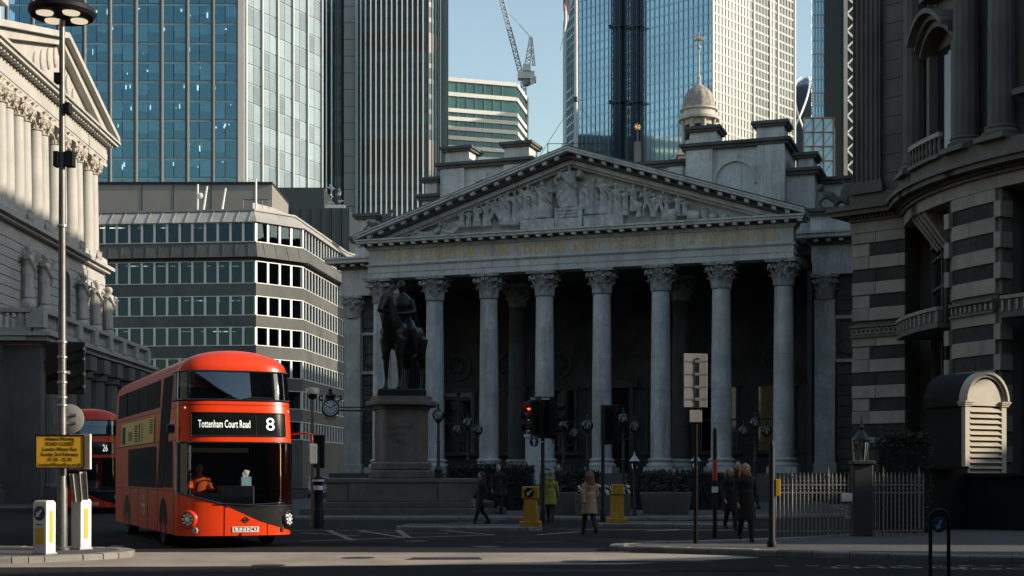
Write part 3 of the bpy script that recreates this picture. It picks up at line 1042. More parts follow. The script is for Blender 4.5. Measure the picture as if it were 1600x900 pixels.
# reclining figures at the left angle
for px, yt, ln in ((672, 344, 1.7), (706, 337, 0.9)):
    u = ex_u(px, VT)
    g = MB()
    g.path([(-ln * 0.6, 0, 0.12), (-ln * 0.2, -0.05, 0.3), (ln * 0.2, 0, 0.28), (ln * 0.45, 0, 0.55)], [0.1, 0.17, 0.2, 0.2], 8)
    g.ell((ln * 0.5, -0.05, 0.85), 0.15)
    g.path([(ln * 0.4, 0, 0.6), (ln * 0.65, -0.1, 0.45), (ln * 0.68, -0.1, 1.0)], [0.1, 0.08, 0.06], 6)
    g.path([(-ln * 0.2, -0.1, 0.3), (-ln * 0.45, -0.2, 0.5), (-ln * 0.7, -0.15, 0.1)], [0.14, 0.12, 0.08], 6)
    o = sculpt('carved_figure', g, m_sculpt, ex, 0.05, 2)
    o.location = (u, -0.1, 16.79)
# bales, jars and casks at the right angle
for px, kind, h in ((1086, 'bale', 0.75), (1103, 'jar', 0.8), (1116, 'cask', 0.5), (1132, 'bale', 0.42), (1048, 'bale', 0.9)):
    u = ex_u(px, VT)
    if kind == 'jar':
        q = MB().lathe([(0.16, 0), (0.2, 0.05), (0.32, 0.4), (0.3, 0.62), (0.2, 0.7), (0.26, 0.78), (0.22, 0.8)], 14)
    elif kind == 'cask':
        q = MB().ell((0, 0, 0.28), (0.3, 0.36, 0.28))
    else:
        q = MB().path([(-0.36 * (h + 0.4), 0, h * 0.5), (-0.3 * (h + .4), 0, h * 0.5), (0.3 * (h + .4), 0, h * 0.5), (0.36 * (h + .4), 0, h * 0.5)], [h * 0.3, h * 0.5, h * 0.5, h * 0.3], 10)
    o = q.obj('carved_' + kind, m_sculpt, ex, 50)
    o.location = (u, -0.1, 16.81)
# shield beside the central figure, its lettered pedestal and the stepped bases
g = MB().ell((0, 0, 0.9), (0.36, 0.16, 0.9)).ell((0.1, -0.05, 1.9), (0.2, 0.15, 0.22)).path([(-0.2, 0, 1.4), (-0.4, 0, 1.8), (-0.1, 0, 2.1), (0.2, -0.1, 2.0)], [0.14, 0.16, 0.14, 0.1], 6)
for k in range(8):
    g.ell((0.22 * math.cos(k * 1.3), -0.14, 0.3 + k * 0.17), 0.12)
o = sculpt('carved_shield', g, m_sculpt, ex, 0.05, 1)
o.location = (ex_u(879, VT), -0.1, ex_z(880, 327, VT))
g = MB().path([(0, 0, 0), (0.05, 0, 0.5), (-0.05, 0, 1.0), (0.1, 0, 1.3)], [0.32, 0.26, 0.22, 0.12], 8).ell((0.05, -0.1, 1.1), 0.17).path([(0, 0, .9), (.35, -.1, 1.1), (.3, -.1, 1.5)], [.12, .1, .06], 6)
o = sculpt('carved_figure', g, m_sculpt, ex, 0.05, 1)
o.location = (ex_u(912, VT), -0.1, ex_z(912, 329, VT))
a, b = ex_u(872, VT), ex_u(914, VT)
zb = ex_z(893, 327, VT)
box(a, -0.5, 16.77, b, 0.24, zb).obj('central_pedestal', m_sculpt, ex)
tx = MB()
for k, s_ in enumerate(('THE EARTH IS', 'THE LORDS AND THE', 'FULNESS THEREOF')):
    t = text_mb(s_, 0.16, 1.25, 0.01)
    t.tf(Matrix.Translation(((a + b) / 2, -0.506, zb - 0.22 - k * 0.2)))
    tx.add(t.v, t.f)
tx.obj('pedestal_lettering', m_stone_dk, ex)
for p0, p1, py in ((818, 870, 345), (916, 977, 338)):
    a, b = ex_u(p0, VT), ex_u(p1, VT)
    box(a, -0.42, 16.77, b, 0.24, ex_z((p0 + p1) / 2, py, VT)).obj('stepped_base', m_sculpt, ex)
for p0, p1 in ((655, 700), (715, 760), (982, 1145)):
    a, b = ex_u(p0, VT), ex_u(p1, VT)
    box(a, -0.45, 16.77, b, 0.24, 16.87).obj('stepped_base', m_sculpt, ex)

# ------------------------------------------------------------------ flagpole, flag, cupola
m_pole = M('painted_pole', (0.6, 0.58, 0.54), 0.5, var=0.1)
Yp = 90.0
px0 = gx(900, Yp)
fp = thing('flagpole', 'tall white flagpole rising behind the apex of the pediment', 'flagpole', (px0, Yp, 22.0))
MB().tube((0, 0, -0.9), (0, 0, 15), 0.13, 0.08, 10).obj('pole', m_pole, fp)
MB().lathe([(0.28, -0.9), (0.28, -0.5), (0.16, -0.4)], 10).obj('socket', m_stone_dk, fp)
MB().lathe([(0.17, 3.2), (0.17, 3.5)], 10).obj('collar', m_iron, fp)
for a in (-2.6, 2.6):
    MB().tube((0, 0, 3.4), (a, 0.4, -0.6), 0.015, n=4).obj('stay', m_iron, fp)
rl = MB()
for x in (-1.8, -0.9, 0.9, 1.8):
    rl.tube((x, -0.6, -0.75 - abs(x) * 0.1), (x, -0.6, 0.45), 0.025, n=4)
for z in (-0.1, 0.42):
    rl.tube((-1.8, -0.6, z), (1.8, -0.6, z), 0.022, n=4)
rl.obj('guard_rail', m_iron, fp)
# limp flag hanging in folds on the left of the pole
fl = MB()
nU, nV = 14, 18
vs = []
for j in range(nV + 1):
    t = j / nV
    for i in range(nU + 1):
        s_ = i / nU
        x = -0.1 - s_ * (0.5 + 0.62 * t) * (0.95 - 0.2 * t) + 0.1 * math.sin(t * 7 + s_ * 3)
        y = 0.16 * math.sin(s_ * 11 + t * 2.0) * (0.4 + t)
        z = 13.2 - t * 4.2 * (0.55 + 0.55 * s_) - s_ * 2.1
        vs.append((x, y, z))
fl.add(vs, [(j * (nU + 1) + i, j * (nU + 1) + i + 1, (j + 1) * (nU + 1) + i + 1, (j + 1) * (nU + 1) + i) for j in range(nV) for i in range(nU)])
m_flag = M('flag_cloth', (0.62, 0.6, 0.58), 0.9, var=0.1, vscale=1, streak=0.9, scol=(0.3, 0.05, 0.04), sthr=(0.6, 0.62))
o = fl.obj('flag', m_flag, None, 60)
o.location = (px0, Yp, 22.0)
md = o.modifiers.new('thickness', 'SOLIDIFY')
md.thickness = 0.02
tag(o, 'limp white flag hanging in folds from the flagpole', 'flag')

Yc = 175.0
cz = gz(212, Yc)
cu = thing('cupola', 'round stone lantern with ribbed dome and gilded weathervane behind the hall roof', 'cupola', (gx(1092, Yc), Yc, 0))
k = Yc / F
cu.scale = (0.86, 0.86, 1)
m_cupst = M('cupola_portland', (0.4, 0.385, 0.35), 0.7, var=0.2, vscale=0.6, streak=0.5, scol=(0.2, 0.18, 0.15))  # one stone tone for the whole cupola
MB().box(-3.2, -3.2, 0, 3.2, 3.2, cz - 3).box(-3.5, -3.5, cz - 3, 3.5, 3.5, cz - 2.5).obj('tower', m_cupst, cu)
MB().lathe([(2.5, cz - 2.5), (2.5, cz - 1.2), (2.2, cz - 1.1), (2.2, cz + 1.7)], 28).obj('drum', m_cupst, cu, 40)
for i in range(8):
    a = 2 * PI * i / 8 + 0.2
    o = MB().lathe([(0.3, cz - 1.1), (0.24, cz - 0.9), (0.22, cz + 1.4), (0.32, cz + 1.7)], 10, (2.35 * math.cos(a), 2.35 * math.sin(a), 0)).obj('column', m_cupst, cu, 40)
    a += PI / 8
    MB().box(2.16, -0.4, cz - 0.8, 2.24, 0.4, cz + 1.1).tf(Matrix.Rotation(a, 4, 'Z')).obj('opening', m_dark, cu)
MB().lathe([(2.2, cz + 1.7), (2.95, cz + 1.8), (3.0, cz + 2.1), (2.4, cz + 2.2), (2.35, cz + 2.9), (2.7, cz + 3.0), (2.7, cz + 3.2), (2.3, cz + 3.3)], 32).obj('cornice', m_cupst, cu, 30)
dz = cz + 3.3
m_domest = M('dome_scales', (0.27, 0.25, 0.22), 0.8, var=0.35, vscale=1.6, fine=0.4, fscale=3)
dome = [(2.3 * math.cos(t) ** 0.8 + 0.0, dz + 2.75 * math.sin(t)) for t in [PI / 2 * q / 12 for q in range(12)]] + [(0.25, dz + 2.75)]
MB().lathe(dome, 48, fl=lambda i: 1 + 0.035 * (i % 4 in (0, 1))).obj('dome', m_domest, cu, 25)
MB().lathe([(0.75, dz + 2.5), (0.7, dz + 2.8), (0.35, dz + 3.0), (0.22, dz + 3.6), (0.32, dz + 3.8), (0.15, dz + 4.1), (0.1, dz + 7.3), (0.28, dz + 7.45), (0.28, dz + 7.7), (0.05, dz + 7.9), (0.04, dz + 9.4)], 14).obj('spire', m_cupst, cu, 40)
g = MB().path([(-0.8, 0, dz + 8.3), (-0.2, 0, dz + 8.6), (0.5, 0, dz + 8.5), (0.75, 0, dz + 8.9)], [0.08, 0.22, 0.2, 0.1], 6)
g.path([(0.1, 0, dz + 8.6), (-0.4, 0, dz + 9.2), (-0.75, 0, dz + 8.7)], [0.09, 0.08, 0.05], 5)
g.obj('weathervane', M('dull_gilding', (0.42, 0.3, 0.13), 0.5, var=0.2), cu, 50)
# gilded star finial on the roof ridge
Ys = 150.0
st = thing('star_finial', 'small gilded star finial on a rod above the roof ridge', 'finial', (gx(996, Ys), Ys, 0))
zb = gz(203, Ys)
box(-0.35, -0.35, 0, 0.35, 0.35, zb - 1.3).obj('base', m_stone_dk, st)
MB().tube((0, 0, zb - 1.3), (0, 0, zb + 0.3), 0.06, n=6).obj('rod', m_iron, st)
g = MB()
for k in range(8):
    a = PI * k / 4
    for b in (0, 0.8, -0.8):
        d = Vector((math.cos(a) * math.cos(b), math.sin(b), math.sin(a) * math.cos(b)))
        g.tube(Vector((0, 0, zb + 0.3)), Vector((0, 0, zb + 0.3)) + d * 0.42, 0.1, 0.01, 5)
g.obj('star', m_gold, st)
# ================================================================== the bank on the left
BX, BY = -27.5, 76.0
bk = thing('bank_building', 'pale stone bank with paired columns, carved standing figures and balustrade at the left', 'building', (BX, BY, 0), R(90) + R(1.3))
# local: x along the street away from the camera, y into the building, z up
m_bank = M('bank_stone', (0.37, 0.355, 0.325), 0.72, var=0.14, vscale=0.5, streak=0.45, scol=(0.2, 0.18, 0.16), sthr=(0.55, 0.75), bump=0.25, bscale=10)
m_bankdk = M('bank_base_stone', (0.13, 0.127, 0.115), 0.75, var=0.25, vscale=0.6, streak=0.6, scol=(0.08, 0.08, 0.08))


def bs_(px):            # pixel column on the facade plane -> local x
    return (27.5 * F / (800 - px)) - BY


S0, S1 = -3.0, bs_(178) - 0.6
ZB, ZW, ZC, ZE, ZT = 10.2, 15.4, 16.0, 22.7, 24.4
# outer ground storey: screen wall with fluted half columns, cornice and balustrade
OY = -3.1               # its face stands towards the street
O0, O1 = bs_(62) * 0 - 2.6, 20.6
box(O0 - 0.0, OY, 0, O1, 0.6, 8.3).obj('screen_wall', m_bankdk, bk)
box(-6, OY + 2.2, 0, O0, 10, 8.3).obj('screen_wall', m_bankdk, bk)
box(O0, OY, 8.3, O1, 0.6, 8.5).obj('string_course', m_bank, bk)
MB().box(O0 - 0.5, OY - 0.5, 8.5, O1 + 0.5, 0.6, 8.75).box(O0 - 0.7, OY - 0.7, 8.75, O1 + 0.7, 0.6, 8.95).obj('cornice', m_bank, bk)
box(O0 - 0.15, OY - 0.15, 8.95, O1 + 0.15, OY + 0.35, 9.2).obj('balustrade_plinth', m_bank, bk)
box(O0 - 0.2, OY - 0.2, 10.0, O1 + 0.2, OY + 0.4, 10.22).obj('balustrade_rail', m_bank, bk)
bal = MB().lathe([(0.1, 9.2), (0.1, 9.26), (0.06, 9.3), (0.11, 9.45), (0.09, 9.6), (0.055, 9.8), (0.09, 9.94), (0.09, 10.0)], 8).mesh('baluster', m_bank, 50)
npan = 7
for i in range(npan + 1):
    x = O0 + (O1 - O0) * i / npan
    box(x - 0.4, OY - 0.24, 9.2, x + 0.4, OY + 0.44, 10.0).obj('balustrade_pier', m_bank, bk)
    if i < npan:
        d = (O1 - O0) / npan
        for j in range(7):
            put('baluster', bal, bk, (x + 0.62 + (d - 1.24) * j / 6, OY + 0.1, 0))
# return of the balustrade facing the camera
box(O0 - 0.2, OY + 0.45, 10.0, O0 + 0.4, OY + 9, 10.22).obj('balustrade_rail', m_bank, bk)
box(O0 - 0.15, OY + 0.45, 8.95, O0 + 0.35, OY + 9, 9.2).obj('balustrade_plinth', m_bank, bk)
for i in range(14):
    put('baluster', bal, bk, (O0 + 0.1, OY + 0.9 + i * 0.34, 0))
box(O0 - 0.6, OY + 0.6, 8.5, O0, OY + 9, 8.95).obj('cornice', m_bank, bk)
fln = 40
hc = MB().lathe([(0.62, 0.9), (0.66, 1.0), (0.56, 1.15), (0.55, 1.2), (0.47, 7.0), (0.6, 7.1), (0.64, 7.5)], fln, fl=lambda i: 1 - 0.05 * (i % 2)).box(-0.75, -0.75, 0, 0.75, 0.75, 0.9).box(-0.7, -0.7, 7.5, 0.7, 0.7, 8.3).mesh('half_column', m_bankdk, 20)
for i in range(8):
    put('half_column', hc, bk, (O0 + 1.2 + i * (O1 - O0 - 2.4) / 7, OY - 0.1, 0))
put('half_column', hc, bk, (O0 - 0.1, OY + 2.6, 0))
put('half_column', hc, bk, (O0 - 0.1, OY + 5.4, 0))

# upper storey with arched windows and standing carved figures on brackets
box(S0, 0, 8.3, S1, 6, ZW).obj('upper_wall', m_bank, bk)
zz = 10.3
row = 0
while zz < ZW - 0.35:
    x = S0 + (0.0 if row % 2 else -0.0)
    n = 9
    d = (S1 - S0) / n
    off = d / 2 if row % 2 else 0
    for j in range(n + (1 if row % 2 else 0)):
        a = max(S0, S0 + j * d - off) + 0.012
        b = min(S1, S0 + (j + 1) * d - off) - 0.012
        if b - a > 0.2:
            put('stone', stone_mesh(b - a, 0.5, 0.07, m_bank), bk, (a, 0.0, zz))
    zz += 0.53
    row += 1
MB().box(S0 - 0.3, -0.35, ZW, S1 + 0.3, 6, ZW + 0.2).box(S0 - 0.55, -0.6, ZW + 0.2, S1 + 0.55, 6, ZW + 0.42).obj('cornice', m_bank, bk)
pl = box(S0, -0.2, ZW + 0.42, S1, 6, ZC + 0.35).obj('parapet', m_bank, bk)
for px in (30, 60, 90, 118, 146):
    x = bs_(px + 13)
    box(x - 0.55, -0.24, ZW + 0.5, x + 0.55, -0.19, ZC + 0.25).obj('balustrade_recess', m_dark, pl)
    for j in range(5):
        MB().lathe([(0.07, 0), (0.04, 0.1), (0.08, 0.25), (0.05, 0.55), (0.08, 0.65)], 6, (x - 0.42 + j * 0.21, -0.28, ZW + 0.52)).obj('baluster', m_bank, pl)
for i, px in enumerate((36, 64, 98, 128, 151, 172)):
    x = bs_(px)
    zf = 11.9
    if px == 98:
        # tall arched window
        f = MB()
        for k in range(12):
            a0, a1 = PI * k / 12, PI * (k + 1) / 12
            f.extr([(x + 1.2 + r_ * math.cos(a), -0.16, 13.4 + r_ * math.sin(a)) for r_, a in ((0.85, a0), (0.85, a1), (1.1, a1), (1.1, a0))], (0, 0.12, 0))
        f.box(x + 0.1, -0.16, 10.3, x + 0.35, -0.04, 13.4).box(x + 2.05, -0.16, 10.3, x + 2.3, -0.04, 13.4)
        o = f.obj('arched_window', m_bank, bk)
        MB().extr([(x + 0.36, -0.085, 10.3), (x + 2.04, -0.085, 10.3)] + [(x + 1.2 + 0.84 * math.cos(PI * k / 12), -0.085, 13.4 + 0.84 * math.sin(PI * k / 12)) for k in range(13)], (0, 0.02, 0)).obj('pane', M('dim_glass', (0.03, 0.04, 0.045), 0.08, var=0, spec=0.8), o)
        continue
    box(x - 0.5, -0.75, 8.9, x + 0.5, 0, 10.9).obj('pedestal', m_bank, bk, bevel=0.05)
    g = MB().ell((x, -0.35, 11.2), (0.55, 0.45, 0.45)).box(x - 0.48, -0.7, 10.9, x + 0.48, 0, 11.25)
    sculpt('bracket', g, m_bank, bk, 0.09, 2)
    f = figure_mb(2.9, 0.2, random.uniform(-.02, .02), (random.uniform(.5, .9), random.uniform(.3, .8)), 0, 0, 1.15)
    f.tf(Matrix.Rotation(0, 4, 'Z'))
    f.lathe([(0.14, 2.72), (0.2, 2.85), (0.2, 2.95)], 10)
    o = sculpt('carved_figure', f, m_bank, bk, 0.055, 1)
    o.location = (x, -0.36, 11.5)
    # small arched window behind each figure
    q = MB().extr([(x + 0.75, -0.1, 12.6), (x + 1.45, -0.1, 12.6)] + [(x + 1.1 + 0.35 * math.cos(PI * k / 8), -0.1, 14.3 + 0.35 * math.sin(PI * k / 8)) for k in range(9)], (0, 0.03, 0))
    q.obj('arched_window', m_dark, bk)
# recessed loggia wall behind the paired columns
box(S0, 3.2, ZC, S1, 6, ZE).obj('loggia_wall', m_bank, bk)
pc = MB().lathe([(0.58, 0), (0.6, 0.08), (0.54, 0.2), (0.5, 0.26)], 20).lathe([(0.47, 0.26), (0.465, 2.0), (0.4, 5.7)], 20).box(-0.55, -0.55, -0.25, 0.55, 0.55, 0.0).mesh('column', m_bank, 40)
cpm = capital_mb(0.4, 0.92, 8, 0.62)
cpm.v = [(x, y, z) for x, y, z in cpm.v]
cpm = cpm.mesh('capital', M('bank_capital', (0.45, 0.41, 0.35), 0.8, var=0.45, vscale=4), 35)
for px in (-12, 15, 44, 74, 104, 132, 158):
    for dx in (-0.7, 0.58):
        c = put('column', pc, bk, (bs_(px) + dx, 0.35, ZC + 0.05))
        put('capital', cpm, c, (0, 0, 5.7))
MB().box(S0, -0.15, ZE, S1, 6, ZE + 0.45).box(S0 - 0.05, -0.2, ZE + 0.45, S1 + 0.05, 6, ZE + 0.9).obj('architrave', m_bank, bk)
box(S0, -0.16, ZE + 0.9, S1, 6, ZE + 1.3).obj('frieze', m_bank, bk)
for i in range(46):
    x = S0 + 0.2 + (S1 - S0 - 0.4) * i / 45
    box(x - 0.11, -0.6, ZE + 1.32, x + 0.11, -0.16, ZE + 1.5).obj('dentil', m_bank, bk)
MB().box(S0 - 0.6, -0.8, ZE + 1.5, S1 + 0.6, 6, ZE + 1.7).box(S0 - 0.75, -0.95, ZE + 1.7, S1 + 0.75, 6, ZE + 1.85).obj('cornice', m_bank, bk)
zt = ZE + 1.85
xm = (bs_(22) * 0 + S0 + S1) / 2 + 1.0
ap = 28.1
MB().extr([(S0, 0.0, zt), (S1, 0.0, zt), (xm, 0.0, ap - 0.4)], (0, 1.0, 0)).obj('tympanum', m_bank, bk)
for a in (S0 - 0.75, S1 + 0.75):
    MB().extr([(a, -0.9, zt), (xm, -0.9, ap), (xm, -0.9, ap + 0.35), (a, -0.9, zt + 0.35)], (0, 3.0, 0)).obj('raking_cornice', m_bank, bk)
    MB().extr([(a + (2.2 if a < xm else -2.2), -0.5, zt), (xm, -0.5, ap - 0.4), (xm, -0.5, ap), (a + (0.2 if a < xm else -0.2), -0.5, zt)], (0, 1.0, 0)).obj('raking_bed_moulding', m_bank, bk)
g = MB()
for i in range(7):
    g.ell((xm - 4 + i * 1.3, -0.05, zt + 0.9 + 0.5 * (3 - abs(i - 3))), (0.4, 0.16, 0.7))
sculpt('tympanum_relief', g, m_bank, bk, 0.1, 2)
# attic with urn at the near end, roof mass behind
box(S0 - 0.5, 1.2, zt, 4.2, 8, ZE + 5.4).obj('attic_block', m_bank, bk)
MB().box(S0 - 0.8, 0.9, ZE + 5.4, 4.5, 8.3, ZE + 5.8).obj('coping', m_bank, bk)
MB().lathe([(0.55, 0), (0.6, 0.3), (0.3, 0.5), (0.22, 0.9), (0.5, 1.3), (0.42, 1.9), (0.2, 2.1), (0.12, 2.5), (0.04, 3.4)], 14, (3.0, 1.8, ZE + 5.8)).obj('urn', m_bank, bk, 50)
box(S0, 6, 0, S1, 14, 24.8).obj('back_block', m_bank, bk)

# ================================================================== office block with the cut-off corner
m_spand = M('polished_granite', (0.09, 0.09, 0.085), 0.6, var=0.25, vscale=0.3, streak=0.5, scol=(0.12, 0.13, 0.12), sthr=(0.45, 0.7), ssc=(0.7, 0.7, 0.15), spec=0.15)
m_mull = M('aluminium_mullion', (0.55, 0.55, 0.53), 0.4, var=0.05, metal=0.1)
m_offglass = GLASS('office_glass', (0.3, 0.4, 0.45), (0.5, 0.72, 0.9), base=0.045, wob=0.04, wscale=0.25)
m_lead = M('lead_sheet', (0.3, 0.29, 0.27), 0.6, var=0.15, vscale=0.6, streak=0.35, scol=(0.2, 0.2, 0.19))
m_room = M('office_room', (0.06, 0.06, 0.06), 0.9, var=0.5, vscale=0.35)
of = thing('office_block', 'cut-corner office block with bands of narrow windows between the bank and portico', 'office building', (0, 0, 0))
segs = [((-52.0, 157.4), (-27.9, 155.0)), ((-27.9, 155.0), (-23.5, 159.5)), ((-23.5, 159.5), (-20.6, 186.0)), ((-20.6, 186.0), (-15.5, 199.0))]
rows = [(27.0, 29.1), (22.5, 24.9), (19.0, 21.1), (15.7, 17.7), (12.3, 14.3), (8.9, 10.9), (5.5, 7.5)]
ring = [s[0] for s in segs] + [segs[-1][1]]


def off_ring(d):
    """the facade line shifted outwards by d"""
    out = []
    nrm = []
    for a, b in segs:
        t = (Vector(b) - Vector(a)).normalized()
        nrm.append(Vector((t.y, -t.x)))
    for i, p in enumerate(ring):
        if i == 0: n = nrm[0]
        elif i == len(ring) - 1: n = nrm[-1]
        else:
            n = (nrm[i - 1] + nrm[i])
            n = n / (n.length_squared / 2) if n.length > 0 else nrm[i]
        out.append(Vector(p) + n * d)
    return out


def ribbon(z0, z1, d0, d1, name, mat, parent=of, dtop=None):
    a, b = off_ring(d0), off_ring(d1)
    c = off_ring(dtop) if dtop is not None else b
    mb = MB()
    for i in range(len(segs)):
        mb.hexa([(*b[i], z0), (*b[i + 1], z0), (*a[i + 1], z0), (*a[i], z0), (*c[i], z1), (*c[i + 1], z1), (*a[i + 1], z1), (*a[i], z1)])
    return mb.obj(name, mat, parent)


zs = [30.7] + [q for r_ in rows for q in (r_[1], r_[0])] + [0.0]
core = [tuple(p) for p in off_ring(-3.0)]
MB().prism(core + [(-15.5, 215), (-52, 215)], 0, 30.0).obj('core_wall', m_room, of)
for i, (z0, z1) in enumerate(rows):
    ribbon(z0 - 0.02 - (zs[2 * i + 2] - zs[2 * i + 3] if i < 6 else 5.4), z0, -3.0, 0.0, 'spandrel', m_spand)
    ribbon(z1 - 0.02, z1 + 0.06, -3.0, 0.03, 'window_head', m_mull)
    ribbon(z0, z0 + 0.08, -0.6, 0.06, 'window_sill', m_mull)
ribbon(29.16, 30.6, -3.0, 0.35, 'mansard', m_lead, dtop=-1.1)
ribbon(30.6, 30.8, -3.0, -0.9, 'roof_edge', m_lead)
ribbon(25.3, 26.7, -0.4, 0.75, 'ribbed_ledge', m_spand, dtop=0.25)
for k, (a, b) in enumerate(segs):
    A, B = Vector(a), Vector(b)
    L = (B - A).length
    d = (B - A) / L
    nrm = Vector((d.y, -d.x))
    n = round(L / 1.41)
    rz = math.atan2(d.y, d.x)
    if k < 2:
        for i in range(n * 1):
            p = A + d * (L * (i + 0.5) / n)
            rib = MB().extr([(-0.05, -0.78, 25.28), (-0.05, -0.3, 26.75), (-0.05, 0, 26.75), (-0.05, 0, 25.28)], (0.1, 0, 0))
            put('ledge_rib', rib.mesh('ledge_rib', m_spand), of, (p.x, p.y, 0), rz)
            if k == 0:
                q = MB().extr([(-0.03, -0.37, 29.2), (-0.03, 1.05, 30.62), (-0.03, 1.05, 30.7), (-0.03, -0.37, 29.3)], (0.06, 0, 0))
                put('lead_roll', q.mesh('lead_roll', m_lead), of, (p.x, p.y, 0), rz)
    for ri, (z0, z1) in enumerate(rows):
        mm = box(-0.13, -0.05, z0 + 0.08, 0.13, 0.22, z1 - 0.02)
        if k < 2:
            me_m = mm.mesh('mullion', m_mull)
            me_p = box(-L / n / 2 + 0.13, 0.1, z0 + 0.08, L / n / 2 - 0.13, 0.13, z1 - 0.02).mesh('pane', m_offglass)
            me_b = None
            for i in range(n + 1):
                p = A + d * (L * i / n)
                if (i < n or k == 1) and (ri < 5):
                    put('mullion', me_m, of, (p.x, p.y, 0), rz)
            for i in range(n):
                p = A + d * (L * (i + 0.5) / n)
                if ri < 5:
                    put('pane', me_p, of, (p.x, p.y, 0), rz)
                    if random.random() < (0.15 if k == 0 else 0.75):
                        hgt = random.uniform(0.15, 0.9) * (z1 - z0)
                        box(-0.52, 0.3, z1 - hgt, 0.52, 0.34, z1 - 0.03)
                        put('blind', box(-0.52, 0.3, z1 - hgt, 0.52, 0.34, z1 - 0.03).mesh('blind', m_lead), of, (p.x, p.y, 0), rz)
        else:
            al = MB()
            gl = MB()
            for i in range(n + 1):
                p = A + d * (L * i / n)
                e = box(-0.13, -0.05, z0 + 0.08, 0.13, 0.22, z1 - 0.02).tf(Matrix.Translation((p.x, p.y, 0)) @ Matrix.Rotation(rz, 4, 'Z'))
                al.add(e.v, e.f)
            o = al.obj('mullion_row', m_mull, of)
            o['kind'] = 'stuff'
            p = A
            box(0, 0.1, z0 + 0.08, L, 0.13, z1 - 0.02).tf(Matrix.Translation((p.x, p.y, 0)) @ Matrix.Rotation(rz, 4, 'Z')).obj('window_band', m_offglass, of)
# partitions added to stop low sun running along behind the panes
for k, (a, b) in enumerate(segs[:2]):
    A, B = Vector(a), Vector(b)
    d = (B - A).normalized()
    L = (B - A).length
    for i in range(7 if k == 0 else 3):
        p = A + d * (L * (i + 0.5) / (7 if k == 0 else 3) if k == 0 else L * i / 2.0)
        box(-0.06, 0.3, 3, 0.06, 3.2, 29.2).tf(Matrix.Translation((p.x, p.y, 0)) @ Matrix.Rotation(math.atan2(d.y, d.x), 4, 'Z')).obj('partition', m_room, of)
# ceiling lamps glimpsed in the rooms
m_lamp = M('office_lamp', (0.9, 0.9, 0.85), 0.5, var=0, emit=(1, 0.95, 0.85), es=0.8)
lm = MB()
for ri in range(4):
    z1 = rows[ri][1]
    for i in range(12):
        x = random.uniform(-46, -30)
        lm.box(x, 156.6, z1 - 0.35, x + random.uniform(0.4, 0.9), 156.7, z1 - 0.27)
o = lm.obj('room_lamps', m_lamp, of)
o['kind'] = 'stuff'
# plant room, masts
m_plant = M('plant_cladding', (0.2, 0.19, 0.175), 0.6, var=0.08, vscale=0.3)
box(-52, 164, 29.5, gx(425, 164), 176, gz(288, 164)).obj('plant_room', m_plant, of)
for px in (222, 271, 330, 400):
    x = gx(px, 164)
    box(x - 0.03, 163.96, 30.5, x + 0.03, 164.0, gz(289, 164)).obj('cladding_joint', m_dark, of)
box(-52.2, 163.8, gz(288, 164), gx(426, 164), 176, gz(288, 164) + 0.25).obj('plant_room_edge', m_dark, of)
for px, y0, y1, lean in ((309, 326, 288, 0), (318, 322, 291, 0.4), (347, 322, 294, 0.4), (400, 330, 280, 0)):
    p, q = gp(px, y0, 158), gp(px, y1, 158)
    MB().tube(p - Vector((0, 0, 0.4)), q + Vector((lean, 0, 0)), 0.12, 0.1, 6).obj('mast', m_white, of)
MB().ell(gp(313, 306, 158), (0.35, 0.15, 0.35)).obj('dish', m_white, of)
rl = MB()
for i in range(5):
    p = gp(380 + i * 10, 326, 158)
    rl.tube(p, p + Vector((0, 0, 1.0)), 0.04, n=4)
rl.tube(gp(380, 312, 158), gp(420, 312, 158), 0.04, n=4)
rl.obj('roof_rail', m_iron, of)
MB().prism([(gx(395, 160), 160), (gx(425, 162), 163), (gx(458, 166), 170), (gx(395, 170), 172)], 30.0, gz(322, 162)).obj('stair_head', m_lead, of)

# dark clad block with a roof beast silhouette behind the office
m_darkclad = M('dark_cladding', (0.028, 0.036, 0.04), 0.35, var=0.1, vscale=0.1)
db = thing('dark_clad_block', 'windowless dark teal block rising behind the cut-corner office', 'building', (0, 0, 0))
box(gx(429, 205), 205, 0, gx(546, 205), 225, gz(325, 205)).obj('wall', m_darkclad, db)
box(gx(429, 207), 207, gz(325, 205), gx(506, 207), 225, gz(293, 207)).obj('upper_wall', m_darkclad, db)
for i in range(7):
    x = gx(438 + i * 16, 205)
    box(x - 0.05, 204.93, 10, x + 0.05, 205, gz(326, 205)).obj('cladding_joint', m_black, db)
g = MB()
c = gp(524, 310, 206)
for i in range(16):
    a = c + Vector((random.uniform(-1.1, 1.1), random.uniform(-.4, .4), random.uniform(-1.5, 1.6)))
    g.path([a, a + Vector((random.uniform(-.8, .8), 0, random.uniform(-.6, .9)))], [0.22, 0.08], 5)
g.box(c.x - 1.4, 205.5, gz(325, 205) - 0.1, c.x + 1.4, 206.5, c.z - 1.0)
g.obj('roof_ornament', m_steel, db)
